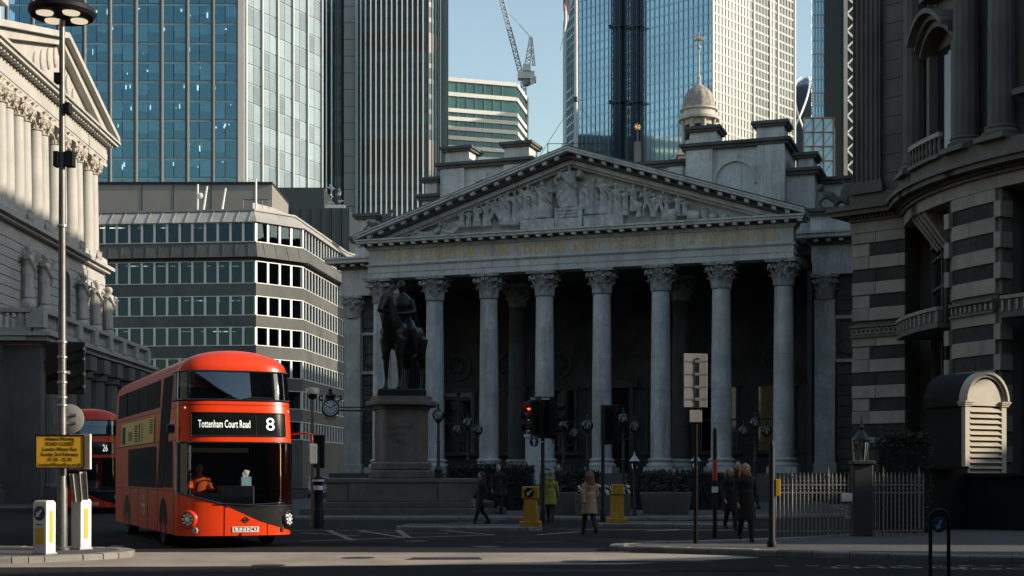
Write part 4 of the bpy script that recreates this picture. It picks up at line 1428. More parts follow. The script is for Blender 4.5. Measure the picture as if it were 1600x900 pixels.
# ================================================================== the banded stone corner building on the right
m_lt = M('smooth_ashlar', (0.3, 0.262, 0.212), 0.7, var=0.2, vscale=0.8, streak=0.6, scol=(0.1, 0.088, 0.074), bump=0.25, bscale=9, objvar=0.14)
m_vm = M('rough_ashlar', (0.042, 0.038, 0.034), 0.9, var=0.35, vscale=2.0, bump=1.0, bscale=7, objvar=0.2)
m_up = M('upper_stone', (0.125, 0.11, 0.09), 0.75, var=0.25, vscale=0.5, streak=0.55, scol=(0.08, 0.07, 0.06), bump=0.25, bscale=9)
m_flute = M('fluted_stone', (0.095, 0.085, 0.073), 0.75, var=0.3, vscale=0.7, streak=0.6, scol=(0.06, 0.055, 0.05))
rb = thing('corner_building', 'dark banded stone building with fluted columns and bowed front at the right edge', 'building', (0, 0, 0))
CC = Vector((32.5, 65.0))
CR = 13.9
QA, QB = Vector((16.8, 70.0)), Vector((18.9, 68.1))
CZ = 14.1


def cpt(th, r=0.0):
    """point on the bowed wall; th is the angle (degrees) swept from due west towards the camera"""
    a = PI + R(th)
    return Vector((CC.x + (CR + r) * math.cos(a), CC.y + (CR + r) * math.sin(a)))


TH0, TH1 = -13.0, 78.0
th_px = {}
for i in range(1000):
    th = TH0 + i * 0.06
    p = cpt(th)
    th_px[th] = 800 + F * p.x / p.y


def thp(px): return min(th_px, key=lambda t: abs(th_px[t] - px))


def arcs(t0, t1, r0, r1, z0, z1, name, mat, n=None, parent=rb):
    n = n or max(2, int(abs(t1 - t0) / 3))
    mb = MB()
    for i in range(n):
        a, b = t0 + (t1 - t0) * i / n, t0 + (t1 - t0) * (i + 1) / n
        mb.hexa([(*cpt(a, r0), z0), (*cpt(b, r0), z0), (*cpt(b, r1), z0), (*cpt(a, r1), z0), (*cpt(a, r0), z1), (*cpt(b, r0), z1), (*cpt(b, r1), z1), (*cpt(a, r1), z1)])
    return mb.obj(name, mat, parent, 30)


# solid core of the building
core = [tuple(cpt(TH0 + (TH1 - TH0) * i / 24, -1.6)) for i in range(25)]
MB().prism([(18.6, 71.6), (19.6, 69.6)] + core + [(46, 54), (46, 96), (30, 96)], 0, 27.5).obj('core_wall', m_up, rb)
# quoin pier beside the bow: courses of separate blocks
qd = (QB - QA)
ql = qd.length
qd /= ql
qrz = math.atan2(qd.y, qd.x)
MB().hexa([(0, 0.02, 0), (ql, 0.02, 0), (ql, 1.8, 0), (0, 1.8, 0), (0, 0.02, CZ), (ql, 0.02, CZ), (ql, 1.8, CZ), (0, 1.8, CZ)]).tf(Matrix.Translation((QA.x, QA.y, 0)) @ Matrix.Rotation(qrz, 4, 'Z')).obj('pier_wall', m_up, rb)
P_ = 0.63
belts = {14: 'belt'}
for c in range(21):
    z = 0.3 + c * P_
    if 8.25 < z < 8.75: continue
    rough = c % 2 == 1
    cuts = [0, ql * (0.45 if c % 4 < 2 else 0.33), ql]
    for i in range(2):
        wd = cuts[i + 1] - cuts[i] - 0.015
        o = put('stone', stone_mesh(wd, P_ - 0.02, 0.1 if rough else 0.17, m_vm if rough and not (i == 0 and c % 4 == 3) else m_lt), rb, (QA.x + qd.x * (cuts[i] + 0.007), QA.y + qd.y * (cuts[i] + 0.007), z), qrz)
# side of the pier that runs back along the other street
MB().hexa([(16.8, 70.0, 0), (17.0, 70.4, 0), (30, 96, 0), (29.2, 96.2, 0), (16.8, 70.0, 27.5), (17.0, 70.4, 27.5), (30, 96, 27.5), (29.2, 96.2, 27.5)]).obj('side_wall', m_up, rb)


def flat_course(z0, z1, p, name, mat, a=-0.05, b=None):
    return box(a, -p, z0, (ql if b is None else b) + 0.02, 1.8, z1).tf(Matrix.Translation((QA.x, QA.y, 0)) @ Matrix.Rotation(qrz, 4, 'Z')).obj(name, mat, rb)


flat_course(8.3, 8.4, 0.3, 'belt_moulding', m_up)
flat_course(8.4, 8.78, 0.2, 'belt_frieze', m_flute)
flat_course(8.78, 8.9, 0.34, 'belt_moulding', m_up)
flat_course(13.42, 13.95, 0.22, 'frieze', m_lt)
flat_course(13.95, 14.08, 0.36, 'bed_moulding', m_up)
for i in range(14):
    q = MB().box(-0.06, -0.5, 14.08, 0.06, -0.3, 14.22)
    p = QA + qd * (0.1 + (ql - 0.2) * i / 13)
    put('dentil', q.mesh('dentil', m_up), rb, (p.x, p.y, 0), qrz)
flat_course(14.08, 14.24, 0.3, 'cornice_soffit', m_flute)
flat_course(14.24, 14.46, 0.85, 'cornice', m_up, -0.8)
flat_course(14.46, 14.66, 1.0, 'cornice', m_up, -0.95)
# guilloche carving on the belts
for i in range(11):
    p = QA + qd * (0.2 + (ql - 0.4) * i / 10)
    n = Vector((qd.y, -qd.x))
    q = MB()
    for k in range(10):
        a0, a1 = 2 * PI * k / 10, 2 * PI * (k + 1) / 10
        q.bar((0.12 * math.cos(a0), -0.23, 8.59 + 0.13 * math.sin(a0)), (0.12 * math.cos(a1), -0.23, 8.59 + 0.13 * math.sin(a1)), 0.05, 0.06, (0, 1, 0))
    put('scroll_ornament', q.mesh('scroll_ornament', m_lt), rb, (p.x, p.y, 0), qrz)

# bowed wall: recess with window, then blocks of pier, then window again
def bow_pier(p0, p1, edge_l=True, edge_r=True):
    t0, t1 = thp(p0), thp(p1)
    arcs(t0, t1, -1.6, 0.02, 0, CZ, 'pier_wall', m_up)
    for c in range(21):
        z = 0.3 + c * P_
        if 8.25 < z < 8.75: continue
        rough = c % 2 == 1
        cuts = [t0, t0 + (t1 - t0) * (0.55 if c % 4 < 2 else 0.42), t1]
        for i in range(2):
            arcs(cuts[i] + 0.03, cuts[i + 1] - 0.03, 0.02, 0.1 if rough else 0.17, z, z + P_ - 0.02, 'stone', m_vm if rough else m_lt, 2)
        if c % 2 == 1:
            for e, t, s_ in ((edge_l, t0, -1), (edge_r, t1, 1)):
                if e: arcs(t + s_ * 0.1, t + s_ * 1.6, -0.4, 0.3, z - 0.06, z + P_ - 0.04, 'window_block', m_lt, 1)
        else:
            for e, t, s_ in ((edge_l, t0, -1), (edge_r, t1, 1)):
                if e: arcs(t + s_ * 0.1, t + s_ * 1.1, -0.5, 0.08, z - 0.06, z + P_ - 0.04, 'window_block', m_up, 1)


bow_pier(1492, 1560)
tb = thp(1660)
for p0, p1 in ((1660, 1720),):
    t0 = thp(1560) + (thp(1560) - thp(1492)) * 1.7
    arcs(t0, t0 + 14, -1.6, 0.15, 0, CZ, 'pier_wall', m_lt)
    arcs(t0 + 30, t0 + 44, -1.6, 0.15, 0, CZ, 'pier_wall', m_lt)
# windows in the recesses: dark glazing, frames, balcony at the belt
m_glz = M('dark_glazing', (0.015, 0.016, 0.017), 0.08, var=0, spec=0.7)
for t0, t1 in ((TH0 + 1, thp(1492) - 1.6), (thp(1560) + 1.6, thp(1560) + (thp(1560) - thp(1492)) * 1.7)):
    arcs(t0, t1, -1.3, -1.2, 0.5, 13.4, 'glazing', m_glz)
    tm = (t0 + t1) / 2
    for t in (t0 + 0.8, tm - 1.2, tm + 1.2, t1 - 0.8):
        arcs(t - 0.25, t + 0.25, -1.2, -1.05, 0.5, 12.6, 'window_mullion', m_flute, 1)
    arcs(t0 + 0.5, t1 - 0.5, -1.2, -1.0, 12.2, 13.4, 'window_arch', m_flute)
    for z in (4.2, 10.2, 11.6): arcs(t0 + 0.5, t1 - 0.5, -1.2, -1.08, z, z + 0.12, 'glazing_bar', m_flute)
    # balcony with carved front
    arcs(t0 + 1.0, t1 - 0.4, -1.2, 0.55, 8.0, 8.2, 'balcony_slab', m_up)
    arcs(t0 + 1.0, t1 - 0.4, 0.36, 0.5, 8.2, 8.75, 'balcony_front', m_flute)
    arcs(t0 + 0.9, t1 - 0.3, 0.28, 0.6, 8.75, 8.9, 'balcony_rail', m_lt)
    for i in range(12):
        t = t0 + 1.3 + (t1 - t0 - 2.0) * i / 11
        arcs(t - 0.22, t + 0.22, 0.5, 0.57, 8.26, 8.7, 'scroll_ornament', m_lt, 1)
    # keystones fanning over the window head
    for i, dt in enumerate((-3.2, -1.1, 1.1, 3.2)):
        t = tm + dt
        mb = MB().hexa([(*cpt(t - 0.55, -1.0), 11.9), (*cpt(t + 0.55, -1.0), 11.9), (*cpt(t + 0.8, 0.15), 13.4), (*cpt(t - 0.8, 0.15), 13.4),
                        (*cpt(t - 0.9, -1.0), 13.4), (*cpt(t + 0.9, -1.0), 13.4), (*cpt(t + 0.9, 0.3), 13.41), (*cpt(t - 0.9, 0.3), 13.41)])
        mb.obj('keystone', m_lt, rb)
arcs(thp(1492), thp(1560), 0.02, 0.3, 8.3, 8.4, 'belt_moulding', m_up)
arcs(thp(1492), thp(1560), 0.02, 0.2, 8.4, 8.78, 'belt_frieze', m_flute)
arcs(thp(1492), thp(1560), 0.02, 0.34, 8.78, 8.9, 'belt_moulding', m_up)
t0, t1 = thp(1492), thp(1560)
for i in range(9):
    t = t0 + 0.6 + (t1 - t0 - 1.2) * i / 8
    arcs(t - 0.2, t + 0.2, 0.2, 0.27, 8.46, 8.72, 'scroll_ornament', m_lt, 1)
# entablature over the bow
arcs(TH0, TH1, -1.6, 0.2, 13.42, 13.95, 'frieze', m_lt, 40)
arcs(TH0, TH1, -1.6, 0.36, 13.95, 14.08, 'bed_moulding', m_up, 40)
arcs(TH0, TH1, -1.6, 0.3, 14.08, 14.24, 'cornice_soffit', m_flute, 40)
for i in range(110):
    t = TH0 + 0.4 + i * 0.56
    arcs(t - 0.13, t + 0.13, 0.3, 0.5, 14.09, 14.22, 'dentil', m_up, 1)
arcs(TH0, TH1, -1.6, 0.9, 14.24, 14.46, 'cornice', m_up, 40)
arcs(TH0, TH1, -1.6, 1.05, 14.46, 14.66, 'cornice', m_up, 40)
arcs(TH0, TH1, -1.6, 0.5, 14.66, 15.3, 'plinth_course', m_up, 40)

# upper storey: flat fluted pilaster at the corner, plain ashlar, fluted engaged columns on the bow
flat_course(14.66, 15.3, 0.25, 'plinth_course', m_up)
fp_ = MB()
pw = 1.5
pts = [(0.1, 0)]
nf = 6
for i in range(nf):
    x0 = 0.1 + pw * i / nf
    st_ = pw / nf
    pts += [(x0 + 0.02, -0.28)] + [(x0 + 0.05 + (st_ - 0.1) * k / 6, -0.28 + 0.09 * math.sin(PI * k / 6)) for k in range(7)] + [(x0 + st_ - 0.02, -0.28)]
pts += [(0.1 + pw, 0)]
MTX = Matrix.Translation((QA.x, QA.y, 0)) @ Matrix.Rotation(qrz, 4, 'Z')
MB().prism(pts, 15.9, 27).tf(MTX).obj('fluted_pilaster', m_flute, rb)
MB().box(0.0, -0.42, 15.3, 1.75, 0, 15.62).box(0.04, -0.36, 15.62, 1.7, 0, 15.78).box(0.08, -0.32, 15.78, 1.65, 0, 15.9).tf(MTX).obj('pilaster_base', m_up, rb)
zz = 15.3
k = 0
while zz < 26:
    put('stone', stone_mesh(ql - 1.75, 0.88, 0.05, m_up, 0.01), rb, (QA.x + qd.x * 1.75, QA.y + qd.y * 1.75, zz), qrz)
    zz += 0.9
box(1.6, 0.0, 15.3, ql, 1.8, 27).tf(MTX).obj('upper_wall', m_up, rb)
arcs(TH0, TH1, -1.6, -0.6, 15.3, 27.4, 'upper_wall', m_up, 40)
colm = MB().lathe([(0.56, 0.62), (0.55, 4), (0.5, 12)], 48, fl=lambda i: (1, 0.985, 0.93, 0.985)[i % 4] if True else 1)
me_fc = colm.mesh('fluted_column', m_flute, 60)
bsm = MB().box(-0.78, -0.78, 0, 0.78, 0.78, 0.22)
bsm.lathe([(0.74, 0.22), (0.78, 0.28), (0.78, 0.36), (0.7, 0.41), (0.64, 0.46), (0.66, 0.53), (0.69, 0.56), (0.66, 0.61), (0.58, 0.64)], 32)
me_fb = bsm.mesh('base', m_up, 40)
for px in (1511, 1566, 1432, 1660):
    t = thp(px) if px < 1600 else thp(1566) + (thp(1566) - thp(1511)) * 3.4
    p = cpt(t, 0.05)
    c = put('fluted_column', me_fc, rb, (p.x, p.y, 15.3), R(t))
    put('base', me_fb, c)
# aedicule window between the columns: jambs, segmental hood, sill balcony
ta, tb = thp(1446), thp(1486)
arcs(ta + 0.5, tb - 0.5, -0.62, -0.5, 16.0, 20.6, 'glazing', m_glz)
arcs(ta - 0.6, ta + 0.8, -0.6, -0.1, 15.3, 20.4, 'window_jamb', m_up, 1)
arcs(tb - 0.8, tb + 0.4, -0.6, -0.1, 15.3, 20.4, 'window_jamb', m_up, 1)
tm = (ta + tb) / 2
hw = (tb - ta) / 2 + 1.5
for r1, z_, th_ in ((0.15, 20.4, 0.3), (0.4, 20.7, 0.25), (0.75, 20.95, 0.22)):
    mb = MB()
    n = 10
    for i in range(n):
        a, b = -1 + 2 * i / n, -1 + 2 * (i + 1) / n
        za, zb_ = z_ + 0.95 * (1 - a * a), z_ + 0.95 * (1 - b * b)
        A0, B0, A1, B1 = cpt(tm + a * hw, -0.6), cpt(tm + b * hw, -0.6), cpt(tm + a * hw, r1), cpt(tm + b * hw, r1)
        mb.hexa([(*A0, za), (*B0, zb_), (*B1, zb_), (*A1, za), (*A0, za + th_), (*B0, zb_ + th_), (*B1, zb_ + th_), (*A1, za + th_)])
    mb.obj('segmental_hood', m_up, rb)
arcs(ta - 1.2, tb + 0.6, -0.6, 0.75, 15.3, 15.45, 'balcony_slab', m_up)
arcs(ta - 1.2, tb + 0.6, 0.5, 0.7, 16.2, 16.4, 'balcony_rail', m_lt)
for i in range(9):
    t = ta - 0.9 + (tb - ta + 1.2) * i / 8
    p = cpt(t, 0.6)
    MB().lathe([(0.09, 15.45), (0.05, 15.6), (0.1, 15.8), (0.05, 16.05), (0.09, 16.2)], 8, (p.x, p.y, 0)).obj('baluster', m_up, rb, 50)
arcs(ta - 1.2, tb + 0.6, -0.6, 0.2, 22.9, 23.3, 'segmental_hood', m_up)
arcs(thp(1590), thp(1590) + 8, -0.6, 0.35, 17.0, 17.25, 'window_sill', m_up)
arcs(thp(1590) + 1, thp(1590) + 7, -0.62, -0.5, 17.3, 22.5, 'glazing', m_glz)
arcs(TH0, TH1, -1.6, 0.9, 27.4, 28.2, 'top_cornice', m_up, 40)

# ================================================================== neighbouring blocks that stand beyond the frame and shade the street
m_nb = M('neighbour_stone', (0.09, 0.085, 0.077), 0.8, var=0.2, vscale=0.3)


def street_block(name, label, poly, z1, wins=True):
    b = thing(name, label, 'building', (0, 0, 0))
    MB().prism(poly, 0, z1).obj('wall', m_nb, b)
    cx, cy = sum(p[0] for p in poly) / len(poly), sum(p[1] for p in poly) / len(poly)
    MB().prism([(cx + (x - cx) * 1.03, cy + (y - cy) * 1.03) for x, y in poly], z1, z1 + 0.6).obj('cornice', m_nb, b)
    if wins:
        n = len(poly)
        w_ = MB().box(-0.6, -0.06, 0, 0.6, 0.02, 2.2).mesh('window', m_glz)
        for i in range(n):
            a, c = Vector(poly[i]), Vector(poly[(i + 1) % n])
            L = (c - a).length
            rz = math.atan2((c - a).y, (c - a).x)
            k = min(8, int(L / 3))
            for j in range(k):
                p = a + (c - a) * (j + 0.5) / k
                for z in range(3, int(z1) - 3, 6):
                    put('window', w_, b, (p.x, p.y, z), rz)
    return b


TAN = math.tan(SUN_EL)
def qt(q, t):            # sun-frame coordinates -> plan; t runs towards the sun, q across it
    return (t * SUN_AZ[0] - q * SUN_AZ[1], t * SUN_AZ[1] + q * SUN_AZ[0])
def fq(x, y): return -x * SUN_AZ[1] + y * SUN_AZ[0]
def ft(x, y): return x * SUN_AZ[0] + y * SUN_AZ[1]
# ================================================================== office towers on the skyline
def facade(root, A, B, z0, z1, floors, bays, glass, slab, fin, pane_parts=True, blind_p=0.0, m_blind=None, depth=5.0, room=None, fin_w=0.45, fin_d=0.5, slab_h=0.5, split=2, lamps=None, back=True):
    """curtain wall from A to B (left to right as seen from outside): slabs, fins, glass panes, blinds, back rooms"""
    A, B = Vector(A), Vector(B)
    L = (B - A).length
    d = (B - A) / L
    rz = math.atan2(d.y, d.x)
    fh = (z1 - z0) / floors
    bw = L / bays
    if back:
        mtx = Matrix.Translation((A.x, A.y, 0)) @ Matrix.Rotation(rz, 4, 'Z')
        box(0, depth, z0, L, depth + 0.3, z1).tf(mtx).obj('room_wall', room, root)
    sl_ = box(0, 0.15, -slab_h / 2, L, depth, slab_h / 2).mesh('floor_slab', slab)
    for k in range(floors + 1):
        put('floor_slab', sl_, root, (A.x, A.y, z0 + fh * k), rz)
    if fin:
        fm = box(-fin_w / 2, -fin_d, z0, fin_w / 2, 0.14, z1).mesh('fin', fin)
        for i in range(bays + 1):
            p = A + d * (bw * i)
            put('fin', fm, root, (p.x, p.y, 0), rz)
    if pane_parts:
        pw_ = bw / split
        pm = box(0.06, 0.0, slab_h / 2 + 0.04, pw_ - 0.06, 0.06, fh - slab_h / 2 + 0.1).mesh('pane', glass)
        for i in range(bays * split):
            p = A + d * (pw_ * i)
            for k in range(floors):
                put('pane', pm, root, (p.x, p.y, z0 + fh * k), rz)
                if blind_p and random.random() < blind_p:
                    hh = random.choice((0.35, 0.5, 0.5, 0.65, 0.9)) * (fh - slab_h)
                    bm_ = bpy.data.meshes.get('blind_%d_%s' % (round(hh * 20), glass.name)) or box(0.1, 0.35, -hh, pw_ - 0.1, 0.4, 0).mesh('blind_%d_%s' % (round(hh * 20), glass.name), m_blind)
                    put('blind', bm_, root, (p.x, p.y, z0 + fh * (k + 1) - slab_h / 2), rz)
    else:
        gm = box(0, 0.0, slab_h / 2, L, 0.06, fh - slab_h / 2).mesh('glass_band', glass)
        for k in range(floors):
            put('glass_band', gm, root, (A.x, A.y, z0 + fh * k), rz)
    if lamps:
        lm_ = MB()
        for k in range(floors):
            for j in range(int(bays * 2.2)):
                x = random.uniform(0, L)
                y = random.uniform(0.8, depth - 0.5)
                if random.random() < 0.5:
                    s_ = random.uniform(0.12, 0.3)
                    lm_.box(x, y, z0 + fh * (k + 1) - slab_h / 2 - random.uniform(0.1, 1.3), x + s_, y + s_, z0 + fh * (k + 1) - slab_h / 2 - 0.08)
        o = lm_.tf(Matrix.Translation((A.x, A.y, 0)) @ Matrix.Rotation(rz, 4, 'Z')).obj('room_lamps', lamps, root)
        o['kind'] = 'stuff'


m_tlamp = M('tower_room_lamp', (0.9, 0.9, 0.9), 0.5, var=0, emit=(0.9, 0.97, 1), es=1.2)
m_troom = M('tower_room', (0.02, 0.09, 0.14), 0.9, var=0.6, vscale=0.25)
m_tslab = M('tower_slab', (0.3, 0.42, 0.48), 0.5, var=0.1)
m_tglass = GLASS('blue_tower_glass', (0.72, 0.88, 0.92), (0.42, 0.7, 0.82), base=0.17, wob=0.03, wscale=0.1)
m_tglass2 = GLASS('pale_tower_glass', (0.5, 0.6, 0.6), (0.85, 0.92, 0.92), base=0.3, wob=0.03, wscale=0.1)
m_tblind = M('roller_blind', (0.55, 0.7, 0.75), 0.8, var=0.05)
m_tblind2 = M('pale_blind', (0.7, 0.72, 0.7), 0.8, var=0.05)
m_tfin = M('dark_fin', (0.03, 0.035, 0.04), 0.4, var=0)
m_tfin2 = M('silver_fin', (0.36, 0.39, 0.4), 0.4, metal=0.3, var=0.05)

# --- blue glass tower at the left
ta_ = thing('blue_glass_tower', 'blue glass office tower with dark vertical fins behind the bank', 'tower', (0, 0, 0))
YA = 300.0
cA = Vector((gx(372, YA), YA))
lA = Vector((cA.x - 5.43 * 9, YA))
z0, z1 = 20.0, 20.0 + 4.07 * 24
def tower_core(root, poly, z0, z1, mat, name='core_wall'):
    return MB().prism(poly, z0, z1).obj(name, mat, root)
# only the upper floors show; the lower shaft is plain cladding down to the ground
zl = 56.0
nf = 15
facade(ta_, lA, cA, zl, zl + 4.07 * nf, nf, 9, m_tglass, m_tslab, m_tfin, True, 0.5, m_tblind, 5, m_troom, 0.42, 0.6, 0.45, 2, m_tlamp)
for i in range(10):
    p = lA + Vector((5.43 * i + 0.42, 0))
    box(p.x - 0.16, p.y - 0.5, zl, p.x + 0.16, p.y + 0.1, zl + 61).obj('white_fin', m_tfin2, ta_)
dB = Vector((0.47, 0.883))
cB = cA + Vector((1.5, 0.0))
eB = cB + dB * 27.2
m_tpane = M('pale_pane', (0.19, 0.25, 0.285), 0.2, var=0.08, vscale=0.4, objvar=0.3, spec=0.6)
facade(ta_, cB, eB, zl, zl + 4.07 * nf, nf, 5, m_tpane, M('pale_slab', (0.27, 0.31, 0.33), 0.5, var=0.05), m_tfin2, True, 0, None, 4, m_troom, 0.35, 0.5, 0.35, 2)
box(cA.x + 0.1, YA - 0.8, 0, cA.x + 1.4, YA + 1, zl + 61).obj('corner_pillar', M('bright_corner', (0.55, 0.54, 0.51), 0.5, var=0.05), ta_)
tower_core(ta_, [tuple(lA + Vector((0, 5.4))), tuple(cA + Vector((-3, 5.4))), (eB.x - 6, eB.y), (eB.x - 6, eB.y + 25), (lA.x, eB.y + 25)], 0, zl + 61, m_troom)
tower_core(ta_, [tuple(lA), tuple(cA), tuple(cB), tuple(eB), (eB.x - 7, eB.y), (cA.x - 4, cA.y + 6), (lA.x, lA.y + 6)], 0, zl - 0.5, m_tslab, 'podium_cladding')

# --- dark tower with white vertical ribs
tn = thing('ribbed_tower', 'dark tower with close white vertical ribs left of the crane', 'tower', (0, 0, 0))
YN = 340.0
kN = YN / F
m_nglass = M('dark_blue_glass', (0.012, 0.035, 0.048), 0.15, var=0.5, vscale=0.12, spec=0.35)
m_nglass2 = M('black_louvre', (0.008, 0.01, 0.012), 0.4, var=0.1)
m_nspan = M('dark_spandrel', (0.008, 0.02, 0.028), 0.3, var=0.1, spec=0.3)
m_rib = M('steel_rib', (0.78, 0.78, 0.75), 0.45, metal=0.0, var=0.05)
m_ribd = M('shaded_rib', (0.03, 0.06, 0.075), 0.5, var=0.05)  # darker copy of the rib steel, shade of the rounded end in its colour
m_conc = M('core_concrete', (0.3, 0.3, 0.29), 0.6, var=0.1, vscale=0.1)
xl, xa, xb, xr = gx(489, YN), gx(536, YN), gx(555, YN), gx(690, YN)
path_ = [(xl - 3, YN + 0.0), (xa - 2.0, YN), (xa - 0.6, YN + 0.5), (xa, YN + 2)]
lobe2 = [(xb, YN + 3.5)] + [(xb + 3.2 - 3.2 * math.cos(t), YN + 3.2 - 3.2 * math.sin(t) - 1.5 + 0) for t in (0.3, 0.6, 0.9, 1.2, 1.57)]
xe = gx(664, YN)
lobe2 += [(xe, YN - 1.5)] + [(xe + 4.2 * math.sin(t), YN - 1.5 + 12 * (1 - math.cos(t))) for t in (0.25, 0.5, 0.75, 1.0, 1.25, 1.5)] + [(xe + 4.4, YN + 24)]
zN0, zN1 = 45.0, 125.0


def resample(pts, step):
    out = []
    acc = 0.0
    for a, b in zip(pts, pts[1:]):
        a, b = Vector(a), Vector(b)
        L = (b - a).length
        while acc <= L:
            t = acc / L
            dd = (b - a) / L
            out.append((a + (b - a) * t, math.atan2(dd.y, dd.x)))
            acc += step
        acc -= L
    return out


for lobe in (path_, lobe2):
    z = zN0
    k = 0
    while z < zN1:
        py = HY - (z - EYE) / kN
        lou = (68 < py < 94) or (236 < py < 268)
        for h_, mat, nm in ((2.5, m_nglass2 if lou else m_nglass, 'glass_band'), (1.15, m_nglass2 if lou else m_nspan, 'spandrel_band')):
            mb = MB()
            for a, b in zip(lobe, lobe[1:]):
                a, b = Vector(a), Vector(b)
                mb.add([(*a, z), (*b, z), (*b, z + h_), (*a, z + h_)], [(0, 1, 2, 3)])
            mb.obj(nm, mat, tn)
            z += h_
    rm = box(-0.14, -0.22, zN0, 0.14, 0.02, zN1).mesh('rib', m_rib)
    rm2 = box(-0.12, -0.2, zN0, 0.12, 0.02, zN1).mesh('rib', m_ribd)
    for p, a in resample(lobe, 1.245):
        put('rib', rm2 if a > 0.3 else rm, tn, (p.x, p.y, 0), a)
box(xa + 0.05, YN + 1.2, 0, xb - 0.05, YN + 8, zN1).obj('concrete_shaft', m_conc, tn)
for z in range(50, 125, 4):
    box(xa + 0.04, YN + 1.16, z, xb - 0.04, YN + 1.2, z + 0.12).obj('shaft_joint', m_nspan, tn)
MB().prism([(xl - 3, YN + 0.6), (xa - 0.4, YN + 2), (xa, YN + 9), (xb, YN + 9), (xb + 0.4, YN + 3.6), (xb + 4, YN - 1), (xe, YN - 1), (xe + 3.6, YN + 4), (xe + 4.2, YN + 24), (xl - 3, YN + 24)], 0, zN1 - 1).obj('core_wall', m_nglass2, tn)

# --- low glass block with white floor edges
tc = thing('banded_glass_block', 'green glass block with white floor edges under the crane', 'office building', (0, 0, 0))
YC_ = 366.0
m_cglass = M('green_glass', (0.03, 0.1, 0.085), 0.06, var=0.6, vscale=0.1, spec=1.0, metal=0.2)
m_cedge = M('white_floor_edge', (0.7, 0.7, 0.67), 0.5, var=0.05)
aC, bC = Vector((gx(687, YC_), YC_)), Vector((gx(806, 372), 372.0))
cC = Vector((gx(823, 388), 388.0))
tops = [120, 143, 168, 181, 196, 211, 226, 241, 256, 271]
for i, py in enumerate(tops):
    z = gz(py, YC_)
    zn = gz(tops[i + 1], YC_) if i + 1 < len(tops) else 20
    for a, b in ((aC, bC), (bC, cC)):
        d = (b - a).normalized()
        n = Vector((d.y, -d.x)) * 0.5
        MB().hexa([(*(a + n), z - 1.0), (*(b + n), z - 1.0), (*(b - n * 4), z - 1.0), (*(a - n * 4), z - 1.0), (*(a + n), z), (*(b + n), z), (*(b - n * 4), z), (*(a - n * 4), z)]).obj('floor_edge', m_cedge, tc)
        MB().add([(*a, zn), (*b, zn), (*b, z - 1), (*a, z - 1)], [(0, 1, 2, 3)]).obj('glass_band', m_cglass, tc)
        if i < 6:
            L = (b - a).length
            for j in range(1, int(L / 2.4)):
                p = a + d * 2.4 * j
                if j % 1 == 0:
                    MB().bar((*(p + n * 0.3), zn), (*(p + n * 0.3), z - 1), 0.22, 0.22, (0, 1, 0)).obj('mullion', m_tslab, tc)
MB().bar((*cC, 20), (*cC, gz(119, YC_)), 1.0, 1.0, (0, 1, 0)).obj('corner_post', m_cedge, tc)
MB().prism([tuple(aC + Vector((0, 1))), tuple(bC + Vector((0, 1))), tuple(cC + Vector((-1, 0))), (cC.x, 410), (aC.x, 410)], 0, gz(121, YC_)).obj('core_wall', m_nglass2, tc)

# --- luffing crane
m_crane = M('crane_white', (0.8, 0.79, 0.76), 0.5, var=0.1)
m_craneb = M('crane_blue_grey', (0.3, 0.33, 0.36), 0.5, var=0.1)
YK = 440.0
cr = thing('tower_crane', 'white luffing crane standing above the green glass block', 'crane', (0, 0, 0))


def lattice(p, q, w0, w1, n, r, name, mat, parent):
    p, q = Vector(p), Vector(q)
    d = (q - p).normalized()
    a = d.cross(Vector((0, 1, 0))).normalized()
    b = Vector((0, 1, 0))
    mb = MB()
    cs = [(-1, -1), (1, -1), (1, 1), (-1, 1)]
    pts = []
    for i in range(n + 1):
        t = i / n
        w_ = w0 + (w1 - w0) * t
        pts.append([p + (q - p) * t + a * (sx * w_) + b * (sy * w_) for sx, sy in cs])
    for j in range(4):
        mb.tube(pts[0][j], pts[-1][j], r * 1.3, n=4)
    for i in range(n):
        for j in range(4):
            k2 = (j + 1) % 4
            mb.tube(pts[i][j], pts[i + 1][k2] if i % 2 else pts[i + 1][j] * 0.0 + pts[i + 1][k2], r, n=3)
            mb.tube(pts[i][k2] if i % 2 else pts[i][j], pts[i][k2], r, n=3)
    return mb.obj(name, mat, parent)


piv = gp(813, 112, YK)
lattice(piv, gp(776, -30, YK), 0.65, 0.6, 26, 0.1, 'jib', m_craneb, cr)
lattice(gp(818, 240, YK), gp(818, 122, YK), 0.75, 0.75, 16, 0.12, 'mast', m_craneb, cr)
lattice(gp(824, 102, YK), gp(829, 58, YK), 0.8, 0.3, 8, 0.11, 'a_frame', m_crane, cr)
lattice(gp(834, 102, YK), gp(830, 58, YK), 0.4, 0.25, 8, 0.1, 'a_frame', m_crane, cr)
c = gp(822, 116, YK)
MB().box(c.x - 2.6, c.y - 1.6, c.z - 1.6, c.x + 2.6, c.y + 1.6, c.z + 0.6).obj('machinery_deck', m_crane, cr)
MB().box(c.x - 1.0, c.y - 2.2, c.z + 0.6, c.x + 1.4, c.y + 1.2, c.z + 2.6).obj('cab', m_crane, cr)
for i in range(3):
    MB().box(c.x + 1.2 + i * 0.7, c.y - 1.5, c.z - 3.0 + 0.3 * i, c.x + 1.7 + i * 0.7, c.y + 1.5, c.z - 1.0).obj('counterweight', m_crane, cr)
MB().tube(gp(829, 58, YK), gp(795, 20, YK), 0.1, n=4).obj('hoist_rope', m_craneb, cr)
MB().tube(c - Vector((0, 0, 1.6)), c - Vector((0, 0, 3.5)), 1.3, 1.1, 10).obj('slewing_ring', m_craneb, cr)

